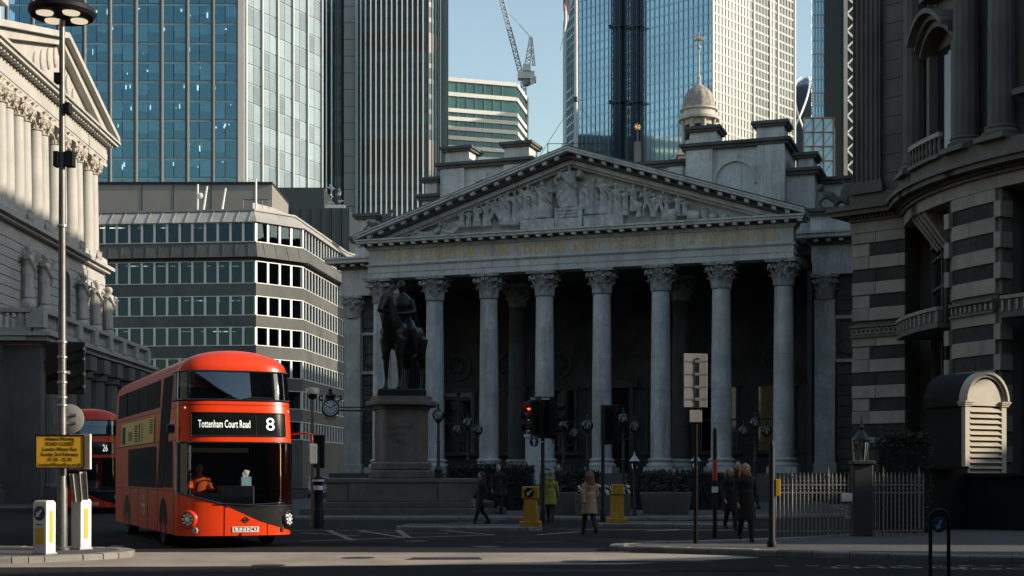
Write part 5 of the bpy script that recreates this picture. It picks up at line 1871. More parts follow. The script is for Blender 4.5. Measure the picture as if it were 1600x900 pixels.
# --- tall glass tower with the two hoist masts
td = thing('angled_glass_tower', 'tall faceted glass tower with two dark hoist masts above the portico', 'tower', (0, 0, 0))
KD = 1.27
pL2, pL, pC, pR = Vector((gx(886, 333), 333.0)) * KD, Vector((gx(903, 324), 324.0)) * KD, Vector((gx(1113, 300), 300.0)) * KD, Vector((gx(1241, 325), 325.0)) * KD
m_d1 = M('blue_mirror_glass', (0.29, 0.42, 0.48), 0.08, metal=0.7, var=0.15, vscale=0.06, spec=0.8)
m_d2 = M('bright_mirror_glass', (0.31, 0.33, 0.335), 0.3, metal=0.25, var=0.12, vscale=0.06)
m_d3 = M('greenish_glass', (0.22, 0.25, 0.23), 0.15, metal=0.4, var=0.35, vscale=0.1)
m_dfin = M('slim_mullion', (0.15, 0.25, 0.31), 0.4, var=0.0, metal=0.3)
m_dfin2 = M('bright_mullion', (0.36, 0.37, 0.37), 0.4, var=0.0)
m_dsp = M('grey_blue_spandrel', (0.23, 0.34, 0.4), 0.12, metal=0.65, var=0.1)
m_dsp2 = M('pale_spandrel', (0.34, 0.35, 0.35), 0.3, metal=0.2, var=0.08, vscale=0.1)
m_d0 = M('pale_blue_glass', (0.3, 0.42, 0.48), 0.12, metal=0.6, var=0.1, vscale=0.06)
zD0, zD1, nD = 76.0, 146.0, 27
fD = (zD1 - zD0) / nD
for a, b, gl_, sp_, fn_, step in ((pL2, pL, m_d0, m_d0, m_dfin, 1.6), (pL, pC, m_d1, m_dsp, m_dfin, 1.6), (pC, pR, None, m_dsp2, m_dfin2, 1.6)):
    d = (b - a)
    L = d.length
    d /= L
    n = Vector((d.y, -d.x))
    rz = math.atan2(d.y, d.x)
    if gl_: gb = box(0, 0, 0.6, L, 0.1, fD).mesh('glass_band', gl_)
    sb = box(0, -0.12, 0, L, 0.1, 0.6).mesh('spandrel_band', sp_)
    for k in range(nD):
        z = zD0 + fD * k
        put('spandrel_band', sb, td, (a.x, a.y, z), rz)
        if gl_:
            put('glass_band', gb, td, (a.x, a.y, z), rz)
        else:
            for s0, s1, mt in ((0, 0.48, m_d2), (0.48, 0.68, m_d3), (0.68, 0.78, m_d2), (0.78, 1.0, m_d3)):
                if mt is m_d3 and k < 6 : mt = m_d2 if random.random() < 0.4 else m_d3
                box(L * s0, 0, 0.6, L * s1, 0.1, fD).tf(Matrix.Translation((a.x, a.y, z)) @ Matrix.Rotation(rz, 4, 'Z')).obj('glass_band', mt, td)
    mf = MB()
    for i in range(int(L / step) + 1):
        p = a + d * (step * i)
        e = box(-0.09, -0.2, zD0, 0.09, 0.02, zD1).tf(Matrix.Translation((p.x, p.y, 0)) @ Matrix.Rotation(rz, 4, 'Z'))
        mf.add(e.v, e.f)
    o = mf.obj('mullions', fn_, td)
    o['kind'] = 'stuff'
    if a is pC:
        for s_ in (0.0, 0.48, 0.68, 0.78, 1.0):
            p = a + d * (L * s_)
            box(-0.35, -0.4, zD0, 0.35, 0.02, zD1).tf(Matrix.Translation((p.x, p.y, 0)) @ Matrix.Rotation(rz, 4, 'Z')).obj('pilaster_fin', m_dfin2, td)
MB().prism([tuple(pL2 + Vector((0, 0.4))), tuple(pL + Vector((0.1, 0.4))), tuple(pC + Vector((0, 0.6))), tuple(pR + Vector((-0.2, 0.4))), (pR.x, 457), (pL2.x, 457)], 0, zD1).obj('core_wall', m_nglass2, td)
# faceted recess on the left face
dl = (pC - pL).normalized()
nl = Vector((dl.y, -dl.x))
m_hoist = M('hoist_navy', (0.012, 0.03, 0.06), 0.5, var=0.1)
for p0, p1 in ((961, 977), (988, 1003)):
    pm = (p0 + p1) / 2
    t = min(range(600), key=lambda i: abs(800 + F * (pL + dl * (i * 0.1)).x / (pL + dl * (i * 0.1)).y - pm)) * 0.1
    c = pL + dl * t + nl * 1.4
    h = thing('hoist_mast', 'dark lattice builders hoist, %s of the two on the glass tower' % ('left' if p0 < 970 else 'right'), 'hoist', (c.x, c.y, 0), math.atan2(dl.y, dl.x), 'builders hoists on the glass tower')
    w_ = 1.45
    g = MB()
    for sx in (-w_, 0, w_):
        for sy in (-0.8, 0.6):
            g.box(sx - 0.13, sy - 0.13, 0, sx + 0.16, sy + 0.13, 144)
    g.obj('posts', m_hoist, h)
    g = MB()
    z = 70.0
    k = 0
    while z < 144:
        for sx in (-w_, 0):
            a, b = (sx, sx + w_) if k % 2 else (sx + w_, sx)
            g.bar((a, -0.8, z), (b, -0.8, z + 1.3), 0.16, 0.16, (0, 1, 0))
            g.bar((sx, -0.8, z), (sx + w_, -0.8, z), 0.14, 0.14, (0, 1, 0))
        z += 1.3
        k += 1
    g.obj('lattice', m_hoist, h)
    box(-w_, 0.1, 40, w_, 0.5, 144).obj('shaft_screen', m_hoist, h)
    for py in (42, 160):
        zz = gz(py, c.y)
        MB().box(-2.0, -1.2, zz - 0.3, 2.4, 0.8, zz).box(-2.0, -1.2, zz, -1.9, 0.8, zz + 0.8).obj('landing_platform', m_hoist, h)

# --- narrow block glimpsed behind the flagpole
nb = thing('narrow_block', 'sliver of a dark windowed block just left of the flagpole', 'building', (0, 0, 0))
Yn = 470.0
box(gx(886, Yn), Yn, 0, gx(905, Yn), Yn + 8, gz(128, Yn)).obj('wall', m_dsp2, nb)
for py in (131, 153, 177, 193, 208):
    box(gx(887.5, Yn), Yn - 0.3, gz(py + (20 if py < 170 else 13), Yn), gx(897, Yn), Yn + 0.1, gz(py, Yn)).obj('window', m_dsp, nb)

# --- bullet-shaped tower with white diagonal lines
gk = thing('rounded_tower', 'dark bullet-shaped tower with white diagonal lines behind the right towers', 'tower', (gx(1259, 600), 600, 0))
zg = gz(121, 600)
prof = [(26, 0), (28, 60)] + [(28 * math.sqrt(max(0.0, 1 - ((z - 60) / (zg - 60)) ** 2.4)), z) for z in [60 + (zg - 60) * q / 16 for q in range(1, 17)]]
MB().lathe(prof, 36).obj('glass_skin', M('dark_round_glass', (0.02, 0.03, 0.035), 0.15, var=0.2, spec=0.7), gk, 50)
def rad(z):
    if z < 60: return 26 + 2 * z / 60
    return 28 * math.sqrt(max(0.0, 1 - min(1, (z - 60) / (zg - 60)) ** 2.4))
for s_ in (-1, 1):
    for k in range(9):
        pts = []
        for q in range(40):
            z = 60 + (zg - 61) * q / 39
            a = -PI / 2 + 2 * PI * k / 9 + s_ * q * 0.055
            pts.append(((rad(z) + 0.2) * math.cos(a), (rad(z) + 0.2) * math.sin(a), z))
        MB().path(pts, 0.42, 4).obj('diagonal_line', m_rib, gk)

# --- dark braced tower at the far right, glass strip and exposed zigzag frame
te = thing('braced_tower', 'dark tower with blue glass strip and white zigzag bracing beside the corner building', 'tower', (0, 0, 0))
YE_ = 350.0
xs = [gx(p, YE_) for p in (1269, 1288, 1316, 1322, 1345)]
zt_ = 125.0
for k in range(22):
    z = 55 + k * 3.2
    box(xs[0], YE_, z, xs[1], YE_ + 0.3, z + 2.2).obj('glass_band', m_d1 if k % 3 else m_tglass2, te)
    box(xs[0] - 0.1, YE_ - 0.25, z + 2.2, xs[1] + 0.1, YE_ + 0.4, z + 3.2).obj('floor_edge', m_dsp, te)
MB().prism([(xs[0] + 0.2, YE_ + 0.5), (xs[1], YE_ + 0.5), (xs[1] + 5, YE_ + 14), (xs[0] + 4, YE_ + 14)], 0, zt_).obj('core_wall', m_nglass2, te)
for i in range(5):
    x = xs[0] + (xs[1] - xs[0]) * i / 4
    box(x - 0.08, YE_ - 0.35, 55, x + 0.08, YE_ - 0.2, zt_).obj('mullion', m_dfin, te)
box(xs[1], YE_ - 1, 0, xs[2], YE_ + 14, zt_).obj('dark_wall', m_nglass2, te)
box(xs[2], YE_ - 1.6, 0, xs[3], YE_ + 14, zt_).obj('service_shaft', m_conc, te)
box(xs[3], YE_ + 0.5, 0, xs[4], YE_ + 14, zt_).obj('dark_wall', m_nglass2, te)
z = 50.0
k = 0
while z < zt_:
    a, b = (xs[3] + 0.2, xs[4] - 1.4) if k % 2 else (xs[4] - 1.4, xs[3] + 0.2)
    MB().bar((a, YE_, z), (b, YE_, z + 2.1), 0.4, 0.4, (0, 1, 0)).obj('brace', m_rib, te)
    z += 2.1
    k += 1
MB().bar((xs[3] + 0.1, YE_, 45), (xs[3] + 0.1, YE_, zt_), 0.35, 0.35, (0, 1, 0)).obj('post', m_rib, te)
# low building with orange steel frame at its foot
lf = thing('frame_block', 'low glazed block with orange steel frame below the blue glass strip', 'building', (0, 0, 0))
Yl = 320.0
x0, x1, zt2 = gx(1256, Yl), gx(1303, Yl), gz(183, Yl)
MB().prism([(x0, Yl + 0.4), (x1, Yl + 0.4), (x1 + 3, Yl + 12), (x0 + 3, Yl + 12)], 0, zt2).obj('wall', m_dsp, lf)
m_or = M('orange_steel', (0.14, 0.08, 0.045), 0.5, var=0.2)
for i in range(4):
    x = x0 + (x1 - x0) * i / 3
    box(x - 0.12, Yl, 0, x + 0.12, Yl + 0.39, zt2).obj('post', m_or, lf)
    for j in range(4):
        z = zt2 - j * 3.2
        if i < 3:
            box(x + 0.13, Yl + 0.1, z - 0.25, x + (x1 - x0) / 3 - 0.13, Yl + 0.3, z - 0.02).obj('beam', m_or, lf)
            MB().bar((x, Yl + 0.2, z - 3.2), (x + (x1 - x0) / 3, Yl + 0.2, z), 0.12, 0.12, (0, 1, 0)).obj('diagonal', m_or, lf)
# blocks round the junction, out of the picture: they shade the street and show in the windows
street_block('neighbour_building', 'tall stone block left of the junction, outside the picture', [(-60, -30), (-18.5, -30), (-18.5, 42), (-60, 48)], 38)
street_block('neighbour_building', 'broad stone mansion behind the camera, outside the picture', [(-18, -50), (36, -50), (36, -10), (-18, -10)], 24)
street_block('neighbour_building', 'tall stone block standing behind the bowed corner building', [(48, 62), (66, 60), (66, 84), (48, 84)], 44)
street_block('neighbour_building', 'slightly lower stone block behind the tall one', [(48, 84.5), (66, 84.5), (66, 97), (48, 97)], 40)
street_block('neighbour_building', 'tall stone block hidden behind the corner building', [(38, 98), (60, 92), (60, 190), (54, 190)], 39)


def sun_block(name, label, prof, t0, t1, holes=()):
    """block whose roofline is prof [(q, h)]; h is the height of the sun ray it cuts, measured where t = 0"""
    b = thing(name, label, 'building', (0, 0, 0))
    for (q0, h0), (q1, h1) in zip(prof, prof[1:]):
        if abs(q1 - q0) < 1e-6: continue
        vs = []
        for q, h in ((q0, h0), (q1, h1)):
            for t in (t0, t1):
                zt = h + t0 * TAN
                vs.append((*qt(q, t), 0.0))
                vs.append((*qt(q, t), zt))
        A0, A0t, A1, A1t, B0, B0t, B1, B1t = vs
        MB().hexa([A0, A1, B1, B0, A0t, A1t, B1t, B0t]).obj('wall', m_nb, b)
    return b


qf = fq(-4.8, 31.7)
qa, qb = fq(-8.4, 23.0), fq(1.2, 26.3)
ha, hb = -ft(-8.4, 23.0) * TAN, -ft(1.2, 26.3) * TAN
# low mansard wing by the side street, its slope cuts the near edge of the sunlit strip
sun_block('low_wing_building', 'low stone wing with sloping roof beyond the right edge of the picture', [(-10, 30), (qa - 4.5, 28), (qa - 4, ha + 2.5), (qa, ha), (qb, hb), (qb + 2.2, hb - 1.2), (qb + 2.21, -8)], 34, 60)
# unseen thin screen added past the gap, openings shaped to light railings and kiosk
q1, q2 = fq(7.2, 34.4), fq(14.4, 41.6)
far = thing('sun_gap_screen', 'tall unseen screen with openings added to pass sun, beyond the right edge of the picture', 'building', (0, 0, 0))
T0, T1 = 60.0, 60.8
Z0 = T0 * TAN


def slab(q0, q1, h0, h1, name):
    vs = [(*qt(q, t), z) for z in (max(0, h0 + Z0), h1 + Z0) for q, t in ((q0, T0), (q0, T1), (q1, T1), (q1, T0))]
    MB().hexa(vs).obj(name, m_nb, far)


h1a, h1b = 0.95 - ft(7.2, 34.4) * TAN, 2.0 - ft(7.2, 34.4) * TAN
h2a, h2b = 2.4 - ft(14.4, 41.6) * TAN, 4.9 - ft(14.4, 41.6) * TAN
w1, w2 = 0.55, 1.5
slab(qf, q1 - w1, -60, 15, 'wall')  # added screen before the railings opening
slab(q1 - w1, q1 + w1, -60, h1a, 'parapet')  # added screen below the opening that lights the railings
slab(q1 - w1, q1 + w1, h1b, 15, 'upper_screen')
slab(q1 + w1, q2 - w2, -60, 15, 'wall')  # added screen between the two openings
slab(q2 - w2, q2 + w2, -60, h2a, 'parapet')  # added screen below the opening that lights the kiosk
slab(q2 - w2, q2 + w2, h2b, 15, 'upper_screen')
slab(q2 + w2, 60, -60, 15, 'wall')  # added screen past the kiosk opening
# ================================================================== the buses
m_red = M('bus_red', (0.78, 0.05, 0.006), 0.3, var=0.08, vscale=1.2, coat=0.2, spec=0.35, streak=0.15, scol=(0.2, 0.03, 0.015), sthr=(0.5, 0.8), ssc=(2.2, 2.2, 0.5), bump=0.02, bscale=3)
m_busblk = M('bus_black_panel', (0.014, 0.015, 0.016), 0.25, var=0.1, coat=0.4)
m_scr = GLASS('windscreen_glass', (0.72, 0.76, 0.76), (0.9, 0.95, 1), base=0.13)
m_scr2 = GLASS('upper_windscreen_glass', (0.4, 0.5, 0.55), (0.8, 0.92, 1), base=0.12)
m_sideglass = M('tinted_side_glass', (0.008, 0.013, 0.014), 0.05, var=0, spec=0.7)
m_businn = M('bus_interior', (0.025, 0.026, 0.028), 0.8, var=0.2)
m_dash = M('bus_dash', (0.26, 0.26, 0.26), 0.55, var=0.1)
m_seat = M('bus_seat', (0.03, 0.02, 0.03), 0.8, var=0.3, vscale=6)
m_tyre = M('tyre_rubber', (0.015, 0.015, 0.015), 0.8, var=0.1)
m_hub = M('wheel_hub', (0.1, 0.02, 0.015), 0.5, var=0.1)
m_disp = M('display_black', (0.008, 0.01, 0.009), 0.12, var=0, spec=0.5)
m_dtxt = M('display_letters', (0.85, 0.9, 0.85), 0.5, var=0, emit=(0.95, 1.0, 0.92), es=0.55)
m_chrome = M('lamp_chrome', (0.75, 0.75, 0.74), 0.15, metal=0.9, var=0)
m_led = M('lamp_led', (0.9, 0.9, 0.88), 0.2, var=0)
m_plate = M('number_plate', (0.75, 0.74, 0.68), 0.4, var=0)
m_ad = M('yellow_advert', (0.65, 0.5, 0.07), 0.4, var=0.03)
m_hivis = M('orange_hivis', (0.9, 0.14, 0.03), 0.7, var=0.1)
m_skin = M('skin', (0.5, 0.3, 0.21), 0.6, var=0.1, vscale=8, space='obj')
m_grey = M('light_grey_plastic', (0.45, 0.46, 0.46), 0.5, var=0.05)
BW, BD, BN, BLEN = 1.26, 0.62, 2.6, 11.2


def bus_plan():
    pts = []
    for i in range(25):
        pts.append((-BW, BLEN - (BLEN - BD) * i / 25))
    for i in range(61):
        th = -PI / 2 + PI * i / 60
        x = BW * math.copysign(abs(math.sin(th)) ** (2 / BN), math.sin(th))
        y = BD * (1 - abs(math.cos(th)) ** (2 / BN))
        pts.append((x, y))
    for i in range(1, 26):
        pts.append((BW, BD + (BLEN - BD) * i / 25))
    return pts


BPL = bus_plan()
BT = [0.0]
for a_, b_ in zip(BPL, BPL[1:]):
    BT.append(BT[-1] + math.hypot(b_[0] - a_[0], b_[1] - a_[1]))
bmid = BT[25 + 30]
BT = [t - bmid for t in BT]


def bplan(t):
    t = max(BT[0], min(BT[-1], t))
    for i in range(len(BT) - 1):
        if BT[i + 1] >= t:
            u = (t - BT[i]) / (BT[i + 1] - BT[i]) if BT[i + 1] > BT[i] else 0
            return (BPL[i][0] + (BPL[i + 1][0] - BPL[i][0]) * u, BPL[i][1] + (BPL[i + 1][1] - BPL[i][1]) * u)
    return BPL[-1]


def t_of_y(y): return BT[0] + (BLEN - y)            # on the image-left side


def bpt(t, z, off=0.0):
    x, y = bplan(t)
    e = 0.01
    xa, ya = bplan(t - e)
    xb, yb = bplan(t + e)
    tx, ty = xb - xa, yb - ya
    l = math.hypot(tx, ty) or 1
    nx_, ny_ = ty / l, -tx / l
    fr = max(0.0, 1 - y / 2.2)
    rk = 0.0
    if z > 2.2: rk = 0.26 * ((z - 2.2) / 1.7) ** 1.5
    if z < 1.0: rk = 0.05 * (1.0 - z)
    tum = 1.0 - 0.045 * (max(0.0, z - 1.6) / 2.3) ** 2
    return Vector(((x + nx_ * off) * tum, y + ny_ * off + rk * fr, z))


def bpatch(t0, t1, zl, zu, off=0.0, n=24, m=4):
    f = lambda q: q if callable(q) else (lambda t, v=q: v)
    zl, zu = f(zl), f(zu)
    mb = MB()
    vs = []
    for i in range(n + 1):
        t = t0 + (t1 - t0) * i / n
        for j in range(m + 1):
            z = zl(t) + (zu(t) - zl(t)) * j / m
            vs.append(bpt(t, z, off))
    fs = [(i * (m + 1) + j, (i + 1) * (m + 1) + j, (i + 1) * (m + 1) + j + 1, i * (m + 1) + j + 1) for i in range(n) for j in range(m)]
    return mb.add(vs, fs)


TC = 1.62                    # arc position of the front corners
def xfront(t): return bplan(t)[0]
def diag(t):
    x = xfront(t)
    pts = [(-1.3, 1.2), (-0.35, 0.95), (0.45, 0.58), (1.26, 0.34)]
    if x <= -1.255: return 1.2
    for (x0, z0), (x1, z1) in zip(pts, pts[1:]):
        if x <= x1: return z0 + (z1 - z0) * (x - x0) / (x1 - x0)
    return 0.34


def make_bus(label, dest, route, plate, loc, rz, crowd=True):
    b = thing('double_decker_bus', label, 'bus', loc, rz, 'red double-decker buses')
    TL = BT[0]
    body = MB()
    for t0, t1, zl, zu, n in ((-TC, TC, 0.28, diag, 60), (TL, -TC, 0.28, 1.25, 30), (TC, -TL, 0.28, 1.25, 30), (TL, -TC, 1.25, 3.2, 30), (TC, -TL, 1.25, 3.2, 30),
                              (-TC, TC, 2.32, 3.2, 60), (TL, -TC, 3.2, 3.86, 30), (TC, -TL, 3.2, 3.86, 30)):
        p = bpatch(t0, t1, zl, zu, 0, n, 6)
        body.add(p.v, p.f)
    vs = [bpt(TL, 0.28), bpt(-TL, 0.28), bpt(-TL, 3.86), bpt(TL, 3.86)]
    body.add(vs, [(0, 1, 2, 3)])
    body.add([bpt(t, 0.28) for t in [TL + (-2 * TL) * i / 80 for i in range(81)]], [tuple(range(81))])
    body.obj('body', m_red, b, 30)
    # domed roof
    rf = MB()
    ns, nr = 110, 10
    vs = []
    for j in range(nr + 1):
        ph = PI / 2 * j / nr
        s_ = math.cos(ph) ** 0.9 if j < nr else 0
        z = 3.86 + 0.5 * math.sin(ph)
        for i in range(ns + 1):
            t = TL + (-2 * TL) * i / ns
            p = bpt(t, 3.86)
            y0 = 1.3
            yy = (y0 + (p.y - y0) * (0.25 + 0.75 * math.cos(ph) ** 0.6)) if p.y < y0 else p.y
            if p.y > BLEN - 0.01: yy = BLEN - 0.5 * (1 - math.cos(ph))
            vs.append((p.x * max(0.0, s_), yy, z))
    rf.add(vs, [(j * (ns + 1) + i, j * (ns + 1) + i + 1, (j + 1) * (ns + 1) + i + 1, (j + 1) * (ns + 1) + i) for j in range(nr) for i in range(ns)])
    rf.obj('roof', m_red, b, 45)
    # front glazing
    ws = lambda t: max(diag(t) + 0.015, 0.92)
    g1 = bpatch(-TC + 0.06, TC - 0.02, ws, 2.3, -0.01, 60, 10).obj('windscreen', m_scr, b, 60)
    fr = MB()
    for z in (2.3,):
        fr.path([bpt(-TC + (2 * TC) * i / 60, z, 0.004) for i in range(61)], 0.02, 4)
    fr.path([bpt(-TC + 0.06 + (2 * TC - 0.08) * i / 60, ws(-TC + 0.06 + (2 * TC - 0.08) * i / 60), 0.004) for i in range(61)], 0.02, 4)
    fr.obj('windscreen_seal', m_busblk, g1)
    bpatch(-0.35, TC, lambda t: diag(t) + 0.006, lambda t: max(diag(t) + 0.008, 0.915), 0.004, 40, 3).obj('black_panel', m_busblk, b, 60)
    g2 = bpatch(-TC - 0.5, TC + 0.5, 3.23, 3.85, 0.006, 70, 6).obj('upper_windscreen', m_scr2, b, 60)
    fr = MB()
    for z in (3.23, 3.86):
        fr.path([bpt(-TC - 0.5 + (2 * TC + 1) * i / 70, z, 0.008) for i in range(71)], 0.022, 4)
    fr.obj('windscreen_seal', m_busblk, g2)
    for s_ in (-1, 1):
        MB().path([bpt(s_ * (TC - 0.05), z, 0.012) for z in (0.95 if s_ > 0 else 1.22, 1.6, 2.3)], 0.032, 6).obj('corner_pillar', m_grey if s_ < 0 else m_busblk, b, 60)
        MB().path([bpt(s_ * (TC + 0.08), z, 0.014) for z in (3.25, 3.5, 3.84)], 0.035, 6).obj('corner_pillar', m_grey if s_ < 0 else m_busblk, b, 60)
    # panel joints on the front
    for t in (-0.33, 0.62):
        MB().path([bpt(t, z, 0.003) for z in (0.29, 0.5, diag(t))], 0.008, 4).obj('panel_joint', m_busblk, b)
    for y in (1.0, 3.3, 4.9, 6.6, 8.0, 9.5):
        for s_ in (-1, 1):
            t = t_of_y(y) * (1 if s_ < 0 else -1)
            MB().path([bpt(t, z, 0.002) for z in (0.29, 0.7, 1.24)], 0.006, 4).obj('panel_joint', m_busblk, b)
    for z in (1.25, 2.36, 3.08):
        for s_ in (-1, 1):
            MB().path([bpt((TL + (-TC - 0.05 - TL) * i / 20) * (1 if s_ < 0 else -1), z, 0.002) for i in range(21)], 0.007, 4).obj('panel_joint', m_busblk, b)
    MB().path([bpt(-TC + 2 * TC * i / 40, 3.12, 0.002) for i in range(41)], 0.006, 4).obj('panel_joint', m_busblk, b)
    # side glazing, both sides
    for s_ in (-1, 1):
        def sp(y0, y1, zl, zu, name, mat, off=0.012, n=16, s_=s_):
            ta, tb = t_of_y(y1), t_of_y(y0)
            if s_ > 0: ta, tb = -tb, -ta
            return bpatch(ta, tb, zl, zu, off, n, 3).obj(name, mat, b, 60)
        ysl = lambda t, s_=s_: BLEN - (t - BT[0]) if s_ < 0 else BLEN - (-t - BT[0])
        sp(3.1, 10.7, 3.18, 3.82, 'upper_side_window', m_sideglass)
        sp(3.5, 8.4, 1.3, 2.28, 'lower_side_window', m_sideglass)
        sp(1.15, 2.2, 1.32, 2.34, 'cab_side_window', m_sideglass)
        # sloping stair window
        sw = MB()
        for (ya, yb), (za, zb) in ((((1.2, 2.5), (1.9, 3.2)), (3.82, 2.35)), (((1.9, 3.2), (2.35, 3.3)), (2.35, 1.3))):
            q = [(ya, za), (yb, za), ]
        ta = [(1.25, 3.82), (2.6, 3.82), (3.3, 1.3), (2.45, 1.3)]
        vs = []
        for k in range(13):
            u = k / 12
            z = 3.82 + (1.3 - 3.82) * u
            for y in (1.25 + (2.45 - 1.25) * u ** 1.3, 2.6 + (3.3 - 2.6) * u):
                t = t_of_y(y)
                vs.append(bpt(t if s_ < 0 else -t, z, 0.014))
        sw.add(vs, [(2 * k, 2 * k + 1, 2 * k + 3, 2 * k + 2) for k in range(12)])
        sw.obj('stair_window', m_sideglass, b, 60)
        for y in (5.0, 6.7, 8.9):
            t = t_of_y(y)
            MB().path([bpt((t if s_ < 0 else -t), z, 0.014) for z in (3.18, 3.82)], 0.018, 4).obj('window_bar', m_busblk, b)
        for y in (2.45, 8.7):
            w_ = MB().lathe([(0.2, -0.14), (0.44, -0.14), (0.48, -0.08), (0.48, 0.09), (0.45, 0.135), (0.3, 0.135), (0.28, 0.05)], 28)
            w_.v = [(s_ * (BW - 0.13) + z * s_, y + x, 0.48 + y2) for x, y2, z in w_.v]
            wo = w_.obj('wheel', m_tyre, b, 40)
            h_ = MB().lathe([(0.29, 0.02), (0.29, 0.1), (0.14, 0.1), (0.12, 0.135), (0.02, 0.135)], 20)
            h_.v = [(s_ * (BW - 0.13) + z * s_, y + x, 0.48 + y2) for x, y2, z in h_.v]
            h_.obj('hub', m_hub, wo, 40)
            ar_ = MB()
            for k in range(12):
                a0, a1 = PI * k / 12, PI * (k + 1) / 12
                P = [(y + r_ * math.cos(a), max(0.29, 0.48 + r_ * math.sin(a))) for r_, a in ((0.02, a0), (0.6, a0), (0.6, a1), (0.02, a1))]
                ar_.add([bpt((t_of_y(yy) if s_ < 0 else -t_of_y(yy)), zz, 0.004) for yy, zz in P], [(0, 1, 2, 3)])
            ar_.obj('wheel_arch', m_tyre, b)
    # advert panel, roundel and operator lettering on the visible side
    sp_ = lambda y: t_of_y(y)
    ad = bpatch(sp_(9.8), sp_(3.8), 2.38, 2.98, 0.02, 12, 2).obj('advert_panel', m_ad, b)
    for (y0, y1, z0, z1, mt) in ((9.6, 9.0, 2.42, 2.9, m_seat), (8.4, 7.6, 2.5, 2.75, m_businn), (7.2, 6.6, 2.45, 2.9, m_businn), (6.4, 6.2, 2.45, 2.9, m_seat), (5.9, 5.7, 2.45, 2.92, m_businn), (4.5, 4.0, 2.6, 2.95, m_businn)):
        n_ = 7
        for k in range(n_):
            zz = z0 + (z1 - z0) * k / n_
            bpatch(sp_(y0), sp_(y1), zz, zz + (z1 - z0) / n_ * (0.55 if mt is m_businn else 1.0), 0.024, 3, 1).obj('advert_print', mt, ad)
    ring = MB()
    for k in range(24):
        a0, a1 = 2 * PI * k / 24, 2 * PI * (k + 1) / 24
        ring.add([bpt(sp_(5.6 + r_ * math.cos(a) * 0.9), 0.85 + r_ * math.sin(a), 0.006) for r_, a in ((0.2, a0), (0.26, a0), (0.26, a1), (0.2, a1))], [(0, 1, 2, 3)])
    ring.add([bpt(sp_(y), z, 0.008) for y, z in ((5.9, 0.81), (5.3, 0.81), (5.3, 0.89), (5.9, 0.89))], [(0, 1, 2, 3)])
    ring.obj('roundel', m_white, b)
    tx = text_mb('Stagecoach', 0.16, 0.7, 0.004)
    tx.v = [tuple(bpt(sp_(1.12 - x), 2.78 + z, 0.01)) for x, y, z in tx.v]
    tx.obj('operator_lettering', m_white, b)
    # destination display
    dsp = bpatch(-1.03, 1.06, 2.46, 2.93, 0.012, 30, 4).obj('destination_display', m_disp, b, 60)
    fr = MB().path([bpt(-1.05 + 2.13 * i / 30, 2.445, 0.01) for i in range(31)] + [bpt(1.08, z, 0.01) for z in (2.5, 2.7, 2.9)] + [bpt(1.08 - 2.13 * i / 30, 2.945, 0.01) for i in range(31)] + [bpt(-1.05, z, 0.01) for z in (2.9, 2.7, 2.5, 2.445)], 0.016, 5)
    fr.obj('display_frame', m_busblk, dsp)
    tx = text_mb(dest, 0.25, 1.12 if len(dest) > 10 else 0.8, 0.002)
    tx.v = [tuple(bpt(-0.33 + x, 2.695 + z * 0.95, 0.018)) for x, y, z in tx.v]
    tx.obj('destination_lettering', m_dtxt, dsp)
    tx = text_mb(route, 0.42, 0.2, 0.002)
    tx.v = [tuple(bpt(0.69 + x, 2.695 + z * 0.95, 0.018)) for x, y, z in tx.v]
    tx.obj('route_number', m_dtxt, dsp)
    MB().path([bpt(0.36, z, 0.016) for z in (2.47, 2.7, 2.92)], 0.006, 4).obj('display_divider', m_businn, dsp)
    # headlamps
    for t, z, ringm in ((-1.12, 0.64, m_red), (1.2, 0.62, m_busblk)):
        p = bpt(t, z, 0.0)
        e = (bpt(t, z, 0.1) - p).normalized()
        sx = (bpt(t + 0.02, z) - bpt(t - 0.02, z)).normalized()
        up = sx.cross(e) * -1
        mt4 = Matrix((( sx.x, up.x, e.x, p.x), (sx.y, up.y, e.y, p.y), (sx.z, up.z, e.z, p.z), (0, 0, 0, 1)))
        hl = MB().lathe([(0.215, -0.02), (0.2, 0.02), (0.165, 0.035), (0.15, 0.02), (0.15, 0.0)], 28).tf(mt4).obj('headlamp', ringm, b, 60)
        MB().lathe([(0.15, 0.012), (0.001, 0.014)], 24).tf(mt4).obj('reflector', m_busblk, hl)
        q = MB()
        for k in range(8):
            a = 2 * PI * k / 8
            q.lathe([(0.028, 0.014), (0.024, 0.03), (0.001, 0.032)], 10, (0.105 * math.cos(a), 0.105 * math.sin(a), 0))
        q.lathe([(0.055, 0.014), (0.05, 0.034), (0.001, 0.038)], 16)
        q.tf(mt4).obj('led_cluster', m_led, hl, 50)
        MB().lathe([(0.062, 0.014), (0.07, 0.04), (0.075, 0.014)], 20).tf(mt4).obj('lamp_ring', m_chrome, hl, 50)
        p2 = bpt(t + (0.16 if t < 0 else -0.2), 0.4, 0.0)
        mt5 = mt4.copy()
        mt5.translation = p2
        MB().lathe([(0.07, -0.01), (0.06, 0.012), (0.001, 0.014)], 16).tf(mt5).obj('fog_lamp', m_grey if t < 0 else m_hub, b, 50)
    # number plate and badge
    pl_ = bpatch(-0.16, 0.42, 0.355, 0.475, 0.016, 6, 1).obj('number_plate', m_plate, b)
    tx = text_mb(plate, 0.125, 0.5, 0.002)
    tx.v = [tuple(bpt(0.13 + x, 0.415 + z, 0.02)) for x, y, z in tx.v]
    tx.obj('plate_lettering', m_black, pl_)
    bd_ = MB()
    for k in range(16):
        a0, a1 = 2 * PI * k / 16, 2 * PI * (k + 1) / 16
        bd_.add([bpt(0.12 + r_ * math.cos(a), 0.62 + r_ * math.sin(a), 0.008) for r_, a in ((0.04, a0), (0.065, a0), (0.065, a1), (0.04, a1))], [(0, 1, 2, 3)])
